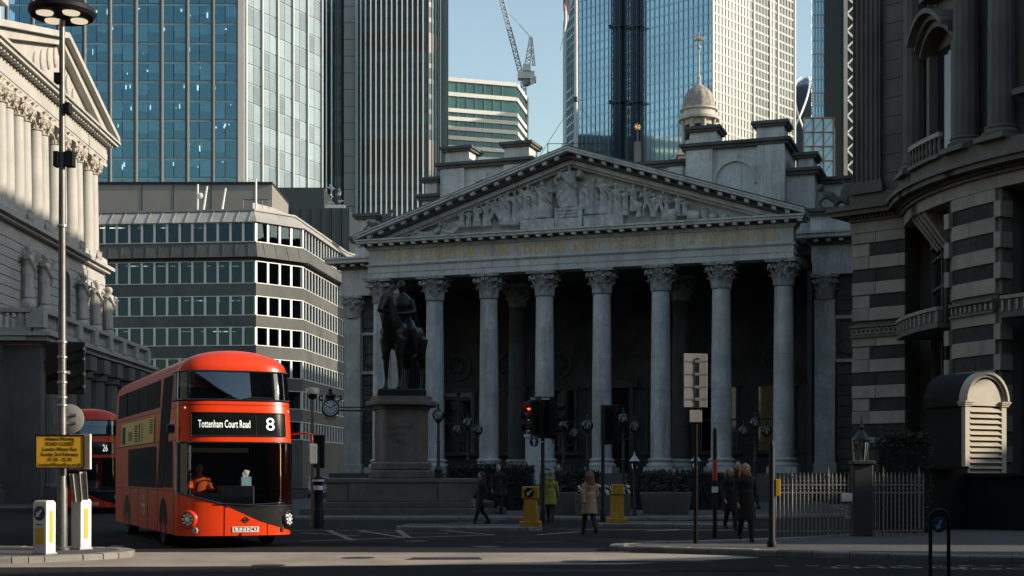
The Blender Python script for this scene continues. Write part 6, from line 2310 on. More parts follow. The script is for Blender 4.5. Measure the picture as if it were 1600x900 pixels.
    bd_.add([bpt(0.12 + x, 0.62 + z, 0.012) for x, z in ((-0.09, -0.015), (0.09, -0.015), (0.09, 0.015), (-0.09, 0.015))], [(0, 1, 2, 3)])
    bd_.obj('badge', m_busblk, b)
    # wipers, sill rail, mirrors
    MB().path([bpt(0.1, 3.25, 0.03), bpt(0.25, 3.28, 0.05), bpt(0.75, 3.28, 0.05)], 0.014, 5).obj('wiper', m_busblk, b)
    MB().path([bpt(-0.5, 0.98, 0.03), bpt(0.15, 0.95, 0.05), bpt(1.0, 0.98, 0.04)], 0.014, 5).obj('wiper', m_busblk, b)
    MB().bar(bpt(-0.3, 3.3, -0.1), bpt(0.25, 3.3, -0.1), 0.03, 0.04).obj('grab_rail', m_ad, b)
    for s_ in (-1, 1):
        a = bpt(s_ * (TC - 0.1), 2.5, 0.02)
        if s_ > 0:
            MB().path([a, a + Vector((0.22, -0.16, 0.03)), a + Vector((0.42, -0.2, 0.02)), a + Vector((0.44, -0.2, -0.2))], 0.022, 6).obj('mirror_arm', m_red, b, 60)
            c = a + Vector((0.44, -0.2, -0.42))
            q = MB().box(c.x - 0.1, c.y - 0.05, c.z - 0.24, c.x + 0.1, c.y + 0.05, c.z + 0.22)
            q.obj('mirror', m_grey, b, 0, 0.03)
        else:
            c = a + Vector((-0.12, -0.02, 0.1))
            MB().box(c.x - 0.08, c.y - 0.06, c.z - 0.1, c.x + 0.08, c.y + 0.1, c.z + 0.1).obj('mirror', m_busblk, b, 0, 0.03)
    for t, z in ((-1.2, 3.05), (1.2, 3.0)):
        MB().ell(bpt(t, z, 0.01), 0.028, 8, 6).obj('marker_lamp', m_led, b, 60)
    # inside: floors, bulkheads, cab and seats
    it = MB().box(-1.15, 0.75, 2.3, 1.15, 10.8, 2.36).box(-1.15, 2.6, 0.32, 1.15, 2.66, 2.3).box(-1.15, 6.0, 2.36, 1.15, 6.06, 3.85).box(-1.1, 0.7, 0.32, 1.1, 2.6, 0.4)
    it.box(-1.14, 0.9, 0.4, -1.1, 2.6, 1.2)
    it.obj('interior', m_businn, b)
    d_ = MB().prism([(-1.0, 0.62), (-0.3, 0.4), (0.25, 0.42), (0.25, 0.95), (-1.0, 1.0)], 0.75, 1.2).prism([(-0.28, 0.42), (0.4, 0.42), (0.44, 0.7), (0.4, 1.2), (-0.28, 1.2)], 0.55, 1.36)
    d_.obj('dashboard', m_dash, b, 0, 0.04)
    swl = MB()
    for k in range(20):
        a0, a1 = 2 * PI * k / 20, 2 * PI * (k + 1) / 20
        f_ = lambda a: (-0.55 + 0.23 * math.cos(a), 0.95 + 0.12 * math.sin(a), 1.28 + 0.2 * math.sin(a))
        swl.tube(f_(a0), f_(a1), 0.018, n=6)
    swl.obj('steering_wheel', m_black, b)
    for xx in (-0.8, -0.3, 0.35, 0.85):
        for yy in (1.6, 2.5):
            st_ = MB().box(xx - 0.22, yy, 2.36, xx + 0.22, yy + 0.45, 2.82).box(xx - 0.22, yy + 0.4, 2.8, xx + 0.22, yy + 0.52, 3.5)
            st_.obj('seat', m_seat, b, 0, 0.05)
    MB().box(-0.85, 1.65, 0.7, -0.3, 2.15, 0.85).box(-0.85, 2.05, 0.8, -0.3, 2.2, 1.85).obj('driver_seat', m_seat, b, 0, 0.05)
    MB().box(-1.0, 1.0, 2.1, 0.4, 1.1, 2.2).obj('blind_rail', m_grey, b)
    return b


bus = make_bus('red double-decker bus in sunlight showing Tottenham Court Road 8', 'Tottenham Court Road', '8', 'LTZ1243', (-5.9, 30.85, 0), R(22.5))
bus2 = make_bus('shaded double-decker bus bound for Waterloo, behind the sunlit bus', 'Waterloo', '26', 'LTZ1302', (-17.45, 58.5, 0), R(12))


def rider(loc, rz, m_top, label, seated=True, name='person', arms_fwd=True, parent_scale=1.0):
    p = thing(name, label, 'person', loc, rz, None)
    bd = MB()
    bd.ell((0, -0.03, 0.72), (0.075, 0.095, 0.115), 14, 10)
    bd.path([(0, 0, 0.0), (0, 0, 0.25), (0, 0, 0.45), (0, 0, 0.56), (0, -0.01, 0.66)], [0.15, 0.15, 0.18, 0.08, 0.055], 12, 0.7)
    for s_ in (-1, 1):
        bd.path([(s_ * 0.17, 0, 0.48), (s_ * 0.25, -0.1, 0.25), (s_ * 0.18, -0.38, 0.26)], [0.055, 0.045, 0.032], 8)
        bd.path([(s_ * 0.09, 0, 0.03), (s_ * 0.13, -0.42, 0.05), (s_ * 0.13, -0.45, -0.38)], [0.085, 0.06, 0.045], 8)
        bd.ell((s_ * 0.13, -0.5, -0.42), (0.045, 0.11, 0.04), 8, 6)
        bd.ell((s_ * 0.075, -0.02, 0.72), (0.012, 0.02, 0.03), 6, 4)
    bd.ell((0, -0.125, 0.71), (0.016, 0.025, 0.025), 6, 4)
    fing = MB()
    for s_ in (-1, 1):
        for k in range(4):
            fing.path([(s_ * (0.15 + 0.018 * k), -0.38, 0.27), (s_ * (0.15 + 0.018 * k), -0.45, 0.27), (s_ * (0.15 + 0.018 * k), -0.46, 0.23)], [0.01, 0.009, 0.007], 5)
        fing.path([(s_ * 0.16, -0.37, 0.25), (s_ * 0.13, -0.41, 0.24)], [0.011, 0.008], 5)
    sculpt('body', bd, m_skin, p, 0.022, 2, fing)
    v_ = MB().path([(0, 0, 0.0), (0, 0, 0.25), (0, 0, 0.45), (0, 0, 0.57)], [0.175, 0.175, 0.21, 0.09], 14, 0.75)
    for s_ in (-1, 1):
        v_.path([(s_ * 0.16, 0, 0.49), (s_ * 0.25, -0.1, 0.25), (s_ * 0.2, -0.3, 0.26)], [0.085, 0.065, 0.05], 8)
    sculpt('jacket', v_, m_top, p, 0.022, 2)
    t_ = MB()
    for s_ in (-1, 1): t_.path([(s_ * 0.09, 0.02, 0.02), (s_ * 0.13, -0.42, 0.05), (s_ * 0.13, -0.45, -0.36)], [0.11, 0.085, 0.065], 8)
    sculpt('trousers', t_, m_businn, p, 0.03, 2)
    h_ = MB().ell((0, 0.02, 0.76), (0.088, 0.1, 0.1), 12, 8)
    h_.obj('hair', m_businn, p, 60)
    return p


def bus_at(bo, x, y, z):
    return bo.matrix_basis @ Vector((x, y, z))


bpy.context.view_layer.update()
rider(bus_at(bus, -0.62, 1.45, 1.02), R(22.5), m_hivis, 'bus driver in an orange high-visibility jacket at the wheel')
rider(bus_at(bus, 0.85, 1.75, 2.85), R(22.5), m_hivis, 'passenger in red at the front upper window of the sunlit bus')
bx_ = thing('tissue_box', 'pale blue tissue box on the cab ledge of the sunlit bus', 'box', bus_at(bus, 0.27, 0.7, 1.36), R(22.5))
box(-0.11, -0.09, 0, 0.11, 0.09, 0.2).obj('carton', M('pale_blue_card', (0.35, 0.55, 0.62), 0.6, var=0), bx_)
MB().add([(-0.05, 0, 0.2), (0.05, 0, 0.2), (0.1, 0.02, 0.33), (-0.02, -0.02, 0.36), (-0.08, 0.01, 0.27)], [(0, 1, 2, 3, 4)]).obj('tissue', m_white, bx_)
# ================================================================== street furniture
m_yel = M('yellow_plastic', (0.42, 0.25, 0.02), 0.45, var=0.1, vscale=3, fine=0.25, fscale=8)
m_sign_y = M('amber_sign', (0.72, 0.4, 0.03), 0.45, var=0.06)
m_blue = M('sign_blue', (0.02, 0.05, 0.14), 0.35, var=0.05)
m_signgrey = M('sign_back_grey', (0.36, 0.35, 0.33), 0.5, var=0.1, vscale=3, metal=0.2)
m_column = M('lamp_column_grey', (0.16, 0.16, 0.155), 0.4, metal=0.5, var=0.2, vscale=5)
m_warm = M('warm_lamp', (0.9, 0.85, 0.7), 0.3, var=0, emit=(1.0, 0.86, 0.62), es=0.55)
m_globe = GLASS('globe_glass', (0.6, 0.62, 0.6), (0.8, 0.85, 0.85), base=0.07)
m_redl = M('red_signal', (0.6, 0.02, 0.01), 0.3, var=0, emit=(1.0, 0.05, 0.01), es=5.0)


def disc(c, n, r, th, mb=None, seg=28):
    """disc with its axis along n"""
    q = (mb or MB())
    rot = Vector(n).to_track_quat('Z', 'Y').to_matrix().to_4x4()
    e = MB().lathe([(r * 0.97, 0), (r, th * 0.3), (r, th * 0.7), (r * 0.97, th)], seg)
    e.tf(Matrix.Translation(c) @ rot)
    return q.add(e.v, e.f)


def arrow_mb(L, ang, w_=0.16):
    """flat arrow in XZ facing -Y, pointing along ang"""
    d = Vector((math.cos(ang), 0, math.sin(ang)))
    n = Vector((-d.z, 0, d.x))
    a, b = d * (-L / 2), d * (L * 0.12)
    tip = d * (L / 2)
    mb = MB()
    mb.extr([a - n * L * w_ / 2, b - n * L * w_ / 2, b + n * L * w_ / 2, a + n * L * w_ / 2], (0, -0.004, 0))
    mb.extr([b - n * L * 0.3, tip, b + n * L * 0.3], (0, -0.004, 0))
    return mb


# --- tall lamp column on the island with its disc head
LX, LY = -8.92, 28.2
lc = thing('lamp_column', 'tall street lamp with round four-light head on the left traffic island', 'street lamp', (LX, LY, 0.11))
MB().lathe([(0.14, 0), (0.14, 0.04), (0.1, 0.06), (0.1, 1.2), (0.085, 1.3), (0.07, 6.0), (0.055, 10.5)], 16).obj('column', m_column, lc, 40)
hz_ = 10.62
MB().lathe([(0.05, hz_ - 0.08), (0.2, hz_ - 0.02), (0.6, hz_ - 0.05), (0.65, hz_ + 0.02), (0.64, hz_ + 0.1), (0.5, hz_ + 0.2), (0.2, hz_ + 0.26), (0.02, hz_ + 0.27)], 40).obj('lamp_head', m_black, lc, 40)
for k in range(4):
    a = PI / 4 + k * PI / 2
    c = (0.37 * math.cos(a), 0.37 * math.sin(a), hz_ - 0.055)
    MB().lathe([(0.02, -0.03), (0.16, -0.015), (0.17, 0.02), (0.02, 0.025)], 20, c).obj('light', m_warm, lc, 50)
for z, w_, h_, dx, dy in ((9.35, 0.16, 0.2, -0.06, 0.0), (8.75, 0.1, 0.22, 0.12, 0.0), (7.75, 0.1, 0.3, -0.11, 0.02), (7.75, 0.17, 0.3, 0.15, 0.02)):
    box(dx - w_ / 2, dy - 0.1, z - h_ / 2, dx + w_ / 2, dy + 0.1, z + h_ / 2).obj('control_box', m_black, lc, 0, 0.01)
for z in (3.5, 3.8, 3.0, 4.1, 3.3, 6.4, 2.85):
    MB().lathe([(0.085, z), (0.1, z + 0.01), (0.1, z + 0.04), (0.085, z + 0.05)], 14).obj('band', m_steel, lc)
# traffic signal board seen from behind, on the column
ts = thing('signal_board', 'black back of a traffic signal board on the tall lamp column', 'traffic light', (LX, LY + 0.18, 0.11))
box(-0.39, 0.0, 3.1, 0.4, 0.05, 4.15).obj('backing_board', m_black, ts, 0, 0.03)
MB().box(-0.16, 0.05, 3.15, 0.16, 0.3, 4.1).obj('signal_head', m_black, ts, 0, 0.02)
for z in (3.3, 3.62, 3.95): MB().tube((0, 0.3, z), (0, 0.48, z), 0.12, 0.13, 14).obj('hood', m_black, ts, 40)
for z in (3.25, 3.5, 3.8, 4.0): box(0.36, -0.03, z - 0.02, 0.4, 0.0, z + 0.03).obj('clip', m_steel, ts)
MB().box(-0.1, -0.14, 3.5, 0.1, 0.0, 3.56).obj('bracket', m_steel, ts)
# round sign seen from behind
rs = thing('round_sign', 'round sign showing its grey back above the amber notice', 'sign', (LX + 0.1, LY + 0.1, 0.11))
disc((0, 0.03, 2.6), (0, -1, 0), 0.3, 0.02).obj('plate', m_signgrey, rs, 40)
MB().box(-0.16, -0.03, 2.5, 0.16, 0.01, 2.54).box(-0.16, -0.03, 2.66, 0.16, 0.01, 2.7).obj('bracket', m_steel, rs)
# amber road closure notice
ns = thing('road_notice', 'amber road closed notice strapped to the lamp column', 'sign', (LX + 0.0, LY - 0.12, 0.11), R(4))
box(-0.47, -0.02, 1.62, 0.47, 0.0, 2.28).obj('board', m_sign_y, ns)
fr = MB().box(-0.47, -0.03, 2.26, 0.47, -0.02, 2.285).box(-0.47, -0.03, 1.615, 0.47, -0.02, 1.64).box(-0.475, -0.03, 1.64, -0.455, -0.02, 2.26).box(0.455, -0.03, 1.64, 0.475, -0.02, 2.26)
fr.obj('frame', m_black, ns)
tx = MB()
for k, (s_, w_) in enumerate((('Advance Warning', 0.56), ('ROAD CLOSED', 0.54), ('London Winter Run', 0.66), ('Sunday 2nd February', 0.72), ('01.30 - 15.30', 0.46), ('LondonWinterRun.co.uk', 0.82))):
    t = text_mb(s_, 0.105, w_, 0.002)
    t.tf(Matrix.Translation((0, -0.024, 2.2 - k * 0.102)))
    tx.add(t.v, t.f)
tx.obj('lettering', m_black, ns)
wp = thing('white_panel', 'white sign panel edge just behind the amber notice', 'sign', (LX + 0.32, LY + 0.12, 0.11), R(-25))
box(-0.3, 0, 1.6, 0.25, 0.05, 2.3).obj('panel', m_white, wp, 0, 0.01)
MB().box(-0.3, -0.06, 1.9, -0.2, 0.0, 1.94).obj('bracket', m_steel, wp)
# folded pale placard hanging under the notice
fp2 = thing('hanging_placard', 'creased pale placard hanging below the amber notice', 'placard', (LX + 0.3, LY + 0.02, 0.11))
pl_ = MB()
vs = []
for i in range(9):
    x = -0.17 + 0.36 * i / 8
    for j in range(5):
        z = 1.55 - 0.56 * j / 4
        vs.append((x * (1 - 0.1 * j / 4) + 0.03 * j / 4, 0.05 * math.sin(i * 2.1) + 0.02 * j, z - (0.04 if i < 5 else 0)))
pl_.add(vs, [(i * 5 + j, (i + 1) * 5 + j, (i + 1) * 5 + j + 1, i * 5 + j + 1) for i in range(8) for j in range(4)])
o = pl_.obj('sheet', M('creased_card', (0.42, 0.39, 0.34), 0.8, var=0.25, vscale=6), fp2)
o.modifiers.new('thickness', 'SOLIDIFY').thickness = 0.008
MB().tube((-0.3, 0.0, 1.56), (0.2, 0.0, 1.56), 0.012, n=5).obj('string', m_black, fp2)

# --- white keep-left bollards
def white_bollard(loc, rz, label, arrow=True):
    b = thing('island_bollard', label, 'bollard', loc, rz, 'white bollards on the traffic island')
    sh = MB().hexa([(-0.16, -0.13, 0), (0.16, -0.13, 0), (0.16, 0.13, 0), (-0.16, 0.13, 0), (-0.165, -0.13, 0.96), (0.165, -0.13, 0.96), (0.165, 0.13, 0.96), (-0.165, 0.13, 0.96)])
    sh.hexa([(-0.165, -0.13, 0.96), (0.165, -0.13, 0.96), (0.165, 0.13, 0.96), (-0.165, 0.13, 0.96), (-0.15, -0.1, 1.01), (0.15, -0.1, 1.01), (0.15, 0.1, 1.01), (-0.15, 0.1, 1.01)])
    sh.obj('shell', m_white, b, 0, 0.02)
    box(-0.17, -0.15, 0, 0.17, 0.15, 0.03).obj('foot', m_signgrey, b)
    if arrow:
        disc((0, -0.13, 0.77), (0, -1, 0), 0.135, 0.012).obj('arrow_disc', m_black, b, 40)
        disc((0, -0.14, 0.77), (0, -1, 0), 0.122, 0.008).obj('blue_disc', m_blue, b, 40)
        arrow_mb(0.19, R(225), 0.22).tf(Matrix.Translation((0, -0.149, 0.77))).obj('arrow', m_white, b)
        box(-0.08, -0.142, 0.55, 0.08, -0.13, 0.565).obj('slot', m_black, b)
        box(-0.1, -0.145, 0.2, 0.1, -0.13, 0.5).obj('amber_panel', m_sign_y, b, 0, 0.012)
    box(0.158, -0.045, 0.22, 0.172, 0.045, 0.82).obj('side_panel', m_sign_y, b, 0, 0.006)
    return b


white_bollard((gx(68, 26.7), 26.75, 0.11), R(-24), 'white bollard with blue arrow disc in front of the lamp column')
white_bollard((gx(121, 28.3), 28.55, 0.11), R(-38), 'white bollard without arrow disc just right of the lamp column', False)


# --- black traffic signals in the middle of the junction
def signal_pole(loc, label, h, heads, rz=0.0):
    s = thing('traffic_signal', label, 'traffic light', loc, rz)
    MB().lathe([(0.09, 0), (0.09, 0.4), (0.06, 0.45), (0.055, h), (0.02, h + 0.06)], 12).obj('pole', m_black, s, 40)
    for (a, z, dx, lit, board) in heads:
        rot = Matrix.Translation((dx, 0, 0)) @ Matrix.Rotation(a, 4, 'Z')
        hd = MB().box(-0.15, -0.3, z - 0.5, 0.15, -0.06, z + 0.5).tf(rot).obj('signal_head', m_black, s, 0, 0.02)
        if board:
            box(-0.32, -0.1, z - 0.62, 0.32, -0.06, z + 0.62).tf(rot).obj('backing_board', m_black, hd, 0, 0.03)
        for i, dz in enumerate((0.32, 0.0, -0.32)):
            disc((0, -0.3, z + dz), (0, -1, 0), 0.105, 0.02).tf(rot).obj('lens', (m_redl if lit and i == 0 else m_disp), hd, 40)
            hood = MB()
            for k in range(10):
                a0, a1 = PI * (-0.15 + 1.3 * k / 10), PI * (-0.15 + 1.3 * (k + 1) / 10)
                q = [(0.125 * math.cos(t), y, z + dz + 0.125 * math.sin(t)) for t, y in ((a0, -0.3), (a1, -0.3), (a1, -0.5), (a0, -0.5))]
                hood.add(q, [(0, 1, 2, 3)])
            o = hood.tf(rot).obj('hood', m_black, hd)
            o.modifiers.new('t', 'SOLIDIFY').thickness = 0.01
        MB().box(-0.03, -0.1, z + 0.3, 0.03, 0.02, z + 0.34).box(-0.03, -0.1, z - 0.34, 0.03, 0.02, z - 0.3).tf(rot).obj('bracket', m_black, hd)
    return s


Yt = 42.3
s1 = signal_pole((gx(848, Yt), Yt, 0.11), 'traffic signal with its red light lit in front of the portico', 3.7, [(R(-62), 3.2, -0.14, True, True), (R(75), 3.15, 0.16, False, False), (R(178), 3.2, 0.05, False, True)])
disc((-0.26, -0.12, 2.47), (0, -1, 0), 0.155, 0.015).obj('arrow_sign', m_white, s1, 40)
disc((-0.26, -0.136, 2.47), (0, -1, 0), 0.14, 0.006).obj('arrow_disc', m_blue, s1, 40)
arrow_mb(0.2, R(90), 0.22).tf(Matrix.Translation((-0.26, -0.143, 2.47))).obj('arrow', m_white, s1)
MB().box(-0.26, -0.1, 2.45, 0.02, -0.06, 2.49).box(-0.36, -0.06, 3.72, 0.2, 0.1, 3.78).obj('bracket', m_grey, s1)
Y2 = 44.2
signal_pole((gx(942, Y2), Y2, 0.11), 'traffic signal turned away, right of the lit red signal', 3.55, [(R(150), 3.05, 0.18, False, True)])
Y3 = 42.6
sp = signal_pole((gx(497, Y3), Y3, 0.0), 'dark signal post just right of the sunlit bus', 2.4, [(R(178), 2.3, 0.0, False, False)])
MB().lathe([(0.17, 0), (0.17, 0.5), (0.14, 0.55), (0.14, 1.35), (0.17, 1.4), (0.15, 1.5), (0.08, 1.56)], 16).obj('bollard_sleeve', m_black, sp, 40)
MB().lathe([(0.146, 1.15), (0.146, 1.28)], 16).obj('white_band', m_white, sp)
MB().lathe([(0.176, 1.4), (0.176, 1.46)], 16).obj('white_band', m_white, sp)
# pole with camera dome beside it
Y4 = 44.0
cp_ = thing('camera_pole', 'thin pole with white camera dome rising right of the bus', 'camera', (gx(488, Y4), Y4, 0))
MB().lathe([(0.06, 0), (0.05, 3.9), (0.04, 4.2)], 10).obj('pole', m_column, cp_, 40)
MB().lathe([(0.03, 4.3), (0.2, 4.28), (0.22, 4.18), (0.2, 4.1), (0.02, 4.1)], 18).obj('hood', m_white, cp_, 40)
MB().ell((0, 0, 4.08), (0.15, 0.15, 0.16), 14, 8).obj('dome', m_sideglass, cp_, 60)

# --- yellow bollards
Yb = 40.9
yb = thing('yellow_bollard', 'yellow keep-left bollard in front of the lit traffic signal', 'bollard', (gx(829, Yb), Yb, 0.11), R(-8), 'yellow bollards')
box(-0.3, -0.22, 0, 0.3, 0.22, 0.16).obj('base', m_yel, yb, 0, 0.02)
MB().hexa([(-0.22, -0.16, 0.16), (0.22, -0.16, 0.16), (0.22, 0.16, 0.16), (-0.22, 0.16, 0.16), (-0.17, -0.13, 0.8), (0.17, -0.13, 0.8), (0.17, 0.13, 0.8), (-0.17, 0.13, 0.8)]).obj('shaft', m_yel, yb, 0, 0.015)
box(-0.24, -0.15, 0.8, 0.24, 0.15, 1.16).obj('head', m_yel, yb, 0, 0.03)
disc((-0.02, -0.15, 0.98), (0, -1, 0), 0.14, 0.015).obj('arrow_disc', m_black, yb, 40)
arrow_mb(0.2, R(225), 0.2).tf(Matrix.Translation((-0.02, -0.168, 0.98))).obj('arrow', M('pale_arrow', (0.5, 0.6, 0.62), 0.5, var=0), yb)
Yb2 = 44.6
yb = thing('yellow_bollard', 'plain yellow bollard right of the woman in the pale coat', 'bollard', (gx(964, Yb2), Yb2, 0.11), R(10), 'yellow bollards')
box(-0.3, -0.22, 0, 0.3, 0.22, 0.14).obj('base', m_yel, yb, 0, 0.02)
MB().hexa([(-0.2, -0.14, 0.14), (0.2, -0.14, 0.14), (0.2, 0.14, 0.14), (-0.2, 0.14, 0.14), (-0.17, -0.1, 1.2), (0.2, -0.1, 1.2), (0.2, 0.1, 1.2), (-0.17, 0.1, 1.2)]).obj('shaft', m_yel, yb, 0, 0.02)
box(-0.19, -0.125, 0.86, 0.22, 0.125, 0.88).obj('band', m_black, yb)

# --- sign poles on the right pavement
Ys_ = 30.9
sg = thing('sign_pole', 'slim pole carrying a grey-backed road sign on the right pavement', 'sign', (gx(1087, Ys_), Ys_, 0.11), R(10))
MB().lathe([(0.045, 0), (0.045, 4.05)], 12).obj('pole', m_black, sg, 40)
k = Ys_ / F
zc = lambda py: gz(py, Ys_) - 0.11
box(-0.3, -0.09, zc(637), 0.24, -0.06, zc(553)).obj('sign_plate', m_signgrey, sg, 0, 0.02)
for py in (565, 585, 605, 624):
    box(-0.29, -0.1, zc(py) - 0.012, 0.23, -0.09, zc(py) + 0.012).obj('rail', m_steel, sg)
    box(-0.05, -0.11, zc(py) - 0.03, 0.05, 0.05, zc(py) + 0.03).obj('clip', m_steel, sg)
box(0.02 - 0.06, -0.105, zc(636), 0.05, -0.1, zc(560)).obj('channel', m_black, sg)
box(-0.16, -0.08, zc(660), 0.12, -0.05, zc(641)).obj('small_plate', m_signgrey, sg, 0, 0.01)
Y5 = 36.3
pp = thing('banded_pole', 'black pole with a red and white band beside the sign pole', 'post', (gx(1117, Y5), Y5, 0.0))
MB().lathe([(0.07, 0), (0.055, 0.3), (0.05, 2.75), (0.02, 2.8)], 10).obj('pole', m_black, pp, 40)
MB().lathe([(0.062, 1.45), (0.062, 2.0)], 10).obj('red_band', M('red_reflector', (0.5, 0.05, 0.03), 0.5, var=0.1), pp)
box(-0.09, -0.08, 1.15, 0.07, -0.055, 1.3).obj('white_tag', m_white, pp)
Y6 = 29.4
pp = thing('corner_post', 'stout black post standing left of the spiked railings', 'post', (gx(1206, Y6), Y6, 0.11))
MB().lathe([(0.1, 0), (0.1, 0.1), (0.07, 0.14), (0.065, 2.1), (0.02, 2.2)], 14).obj('pole', m_black, pp, 40)
box(0.07, -0.06, 1.05, 0.17, 0.06, 1.4).obj('amber_box', m_sign_y, pp, 0, 0.01)
# hoop bollard with arrow at the lower right
Y7 = 21.9
hb = thing('hoop_bollard', 'black hoop bollard with a dim arrow disc at the lower right', 'bollard', (gx(1468, Y7), Y7, 0.0))
pts = [(-0.14, 0, 0)] + [(-0.14, 0, 0.9)] + [(-0.14 * math.cos(PI * k / 10), 0, 0.92 + 0.14 * math.sin(PI * k / 10)) for k in range(1, 10)] + [(0.14, 0, 0.9), (0.14, 0, 0)]
MB().path(pts, 0.03, 10).obj('hoop', m_black, hb, 60)
disc((-0.02, -0.03, 0.83), (-0.15, -1, 0), 0.115, 0.015).obj('arrow_disc', m_blue, hb, 40)
arrow_mb(0.16, R(245), 0.2).tf(Matrix.Translation((-0.025, -0.056, 0.83))).obj('arrow', M('dim_white', (0.35, 0.38, 0.38), 0.5, var=0), hb)
MB().box(-0.14, -0.02, 0.8, 0.14, 0.02, 0.84).obj('cross_bar', m_black, hb)


m_kdark0 = M('pier_dark_stone', (0.05, 0.05, 0.047), 0.8, var=0.3)
# --- spiked railings round the steps
m_rail = M('rail_paint', (0.2, 0.19, 0.17), 0.5, var=0.2, vscale=6)
def railing(a, b, label, n):
    A, B = Vector((*a, 0.1)), Vector((*b, 0.1))
    d = B - A
    L = d.length
    r = thing('railing', label, 'railing', A, math.atan2(d.y, d.x), 'spiked railings on the right pavement')
    bar = MB().tube((0, 0, 0), (0, 0, 1.3), 0.019, n=8)
    bar.lathe([(0.02, 1.3), (0.032, 1.34), (0.02, 1.38), (0.024, 1.42), (0.002, 1.58)], 6)
    bar.lathe([(0.014, 1.12), (0.035, 1.16), (0.014, 1.2)], 6)
    bm_ = bar.mesh('bar', m_rail)
    tall = MB().tube((0, 0, 0), (0, 0, 1.42), 0.03, n=8).lathe([(0.03, 1.42), (0.045, 1.47), (0.025, 1.53), (0.002, 1.72)], 6).mesh('post', m_rail)
    for i in range(n + 1):
        t = i % 9 == 4
        put('post' if t else 'bar', tall if t else bm_, r, (L * i / n, 0, 0))
    for z in (0.12, 1.05, 1.24):
        box(0, -0.022, z, L, 0.022, z + 0.035).obj('rail', m_rail, r)
    return r


Yr = 34.4
railing((gx(1212, Yr), Yr), (gx(1328, Yr), Yr + 0.15), 'spiked iron railing, sunlit stretch left of the white notice', 18)
railing((gx(1358, Yr), Yr + 0.2), (gx(1450, Yr), Yr + 0.4), 'spiked iron railing between the lantern pier and the kiosk', 14)
nt_ = thing('notice_plate', 'small white notice fixed to the spiked railing', 'notice', (gx(1323, Yr), Yr - 0.03, 0.1))
box(-0.13, 0, 0.86, 0.13, 0.02, 1.06).obj('plate', m_white, nt_)
MB().box(-0.02, 0.02, 1.0, 0.02, 0.14, 1.03).obj('clip', m_steel, nt_)
pr = thing('lantern_pier', 'stone pier topped by an iron lantern among the railings', 'lantern', (gx(1351, Yr), Yr + 0.3, 0.1))
box(-0.24, -0.2, 0, 0.24, 0.2, 1.75).obj('pier', m_kdark0, pr, 0, 0.03)
box(-0.28, -0.24, 1.75, 0.28, 0.24, 1.85).obj('cap', m_kdark0, pr, 0, 0.02)
fr = MB()
for k in range(6):
    a = 2 * PI * k / 6
    fr.tube((0.13 * math.cos(a), 0.13 * math.sin(a), 1.85), (0.19 * math.cos(a), 0.19 * math.sin(a), 2.35), 0.018, n=5)
fr.lathe([(0.22, 2.35), (0.2, 2.4), (0.1, 2.55), (0.05, 2.6), (0.07, 2.66), (0.03, 2.72), (0.012, 2.9), (0.002, 3.0)], 12)
fr.obj('lantern_frame', m_iron, pr, 40)
MB().lathe([(0.11, 1.86), (0.17, 2.34)], 6).obj('lantern_glass', m_globe, pr)

# --- arched louvred kiosk
kd = Vector((0.5, -0.866))
KX, KY = gx(1540, 41.6), 41.6
ki = thing('ventilator_kiosk', 'stone kiosk with arched louvred front catching the sun, by the right building', 'kiosk', (KX, KY, 0.1), R(30))
m_kstone = M('kiosk_stone', (0.42, 0.38, 0.3), 0.7, var=0.12, vscale=1.5)
m_kdark = M('kiosk_shade_dark', (0.018, 0.018, 0.017), 0.8, var=0.2, spec=0.15)  # near-black, with the shade on the kiosk's side put into the colour
W2 = 0.86
zs_ = 3.62
arch = [(W2 * math.cos(PI * k / 16), zs_ + 0.86 * math.sin(PI * k / 16)) for k in range(17)]
MB().extr([(-W2, 0.12, 0.02), (W2, 0.12, 0.02)] + [(x, 0.12, z) for x, z in arch], (0, 1.35, 0)).obj('body', m_kdark, ki)
# arched front: jambs, tympanum, mouldings
MB().box(-W2, -0.02, 0, -W2 + 0.2, 0.12, 3.5).box(W2 - 0.2, -0.02, 0, W2, 0.12, 3.5).obj('jamb', m_kstone, ki)
MB().extr([(x * 0.86, 0.0, zs_ - 0.1 + (z - zs_) * 0.9) for x, z in arch], (0, 0.11, 0)).obj('tympanum', m_kstone, ki)
for r0, r1, y0 in ((0.86, 0.95, -0.06), (0.95, 1.04, -0.12)):
    mb = MB()
    for k in range(16):
        a0, a1 = PI * k / 16, PI * (k + 1) / 16
        mb.extr([(W2 * r_ * math.cos(a), y0, zs_ + 0.86 * r_ * math.sin(a)) for r_, a in ((r0, a0), (r1, a0), (r1, a1), (r0, a1))], (0, 0.2 - y0, 0))
    mb.obj('arch_moulding', m_kstone, ki)
for x0, x1 in ((-W2 - 0.06, -W2 + 0.24), (W2 - 0.24, W2 + 0.06)):
    for k in range(3):
        box(x0 - 0.02 * k, -0.06 - 0.03 * k, zs_ - 0.12 + 0.05 * k, x1 + 0.02 * k, 0.2, zs_ - 0.075 + 0.05 * k).obj('impost', m_kstone, ki)
z = 1.35
lv = MB().hexa([(-W2 + 0.2, -0.05, 0.0), (W2 - 0.2, -0.05, 0.0), (W2 - 0.2, -0.02, 0.0), (-W2 + 0.2, -0.02, 0.0), (-W2 + 0.2, 0.08, 0.14), (W2 - 0.2, 0.08, 0.14), (W2 - 0.2, 0.11, 0.14), (-W2 + 0.2, 0.11, 0.14)]).mesh('louvre', m_kstone)
while z < 3.42:
    put('louvre', lv, ki, (0, 0, z))
    z += 0.165
box(-W2 + 0.2, -0.03, 1.2, W2 - 0.2, 0.11, 1.34).obj('sill', m_kstone, ki)
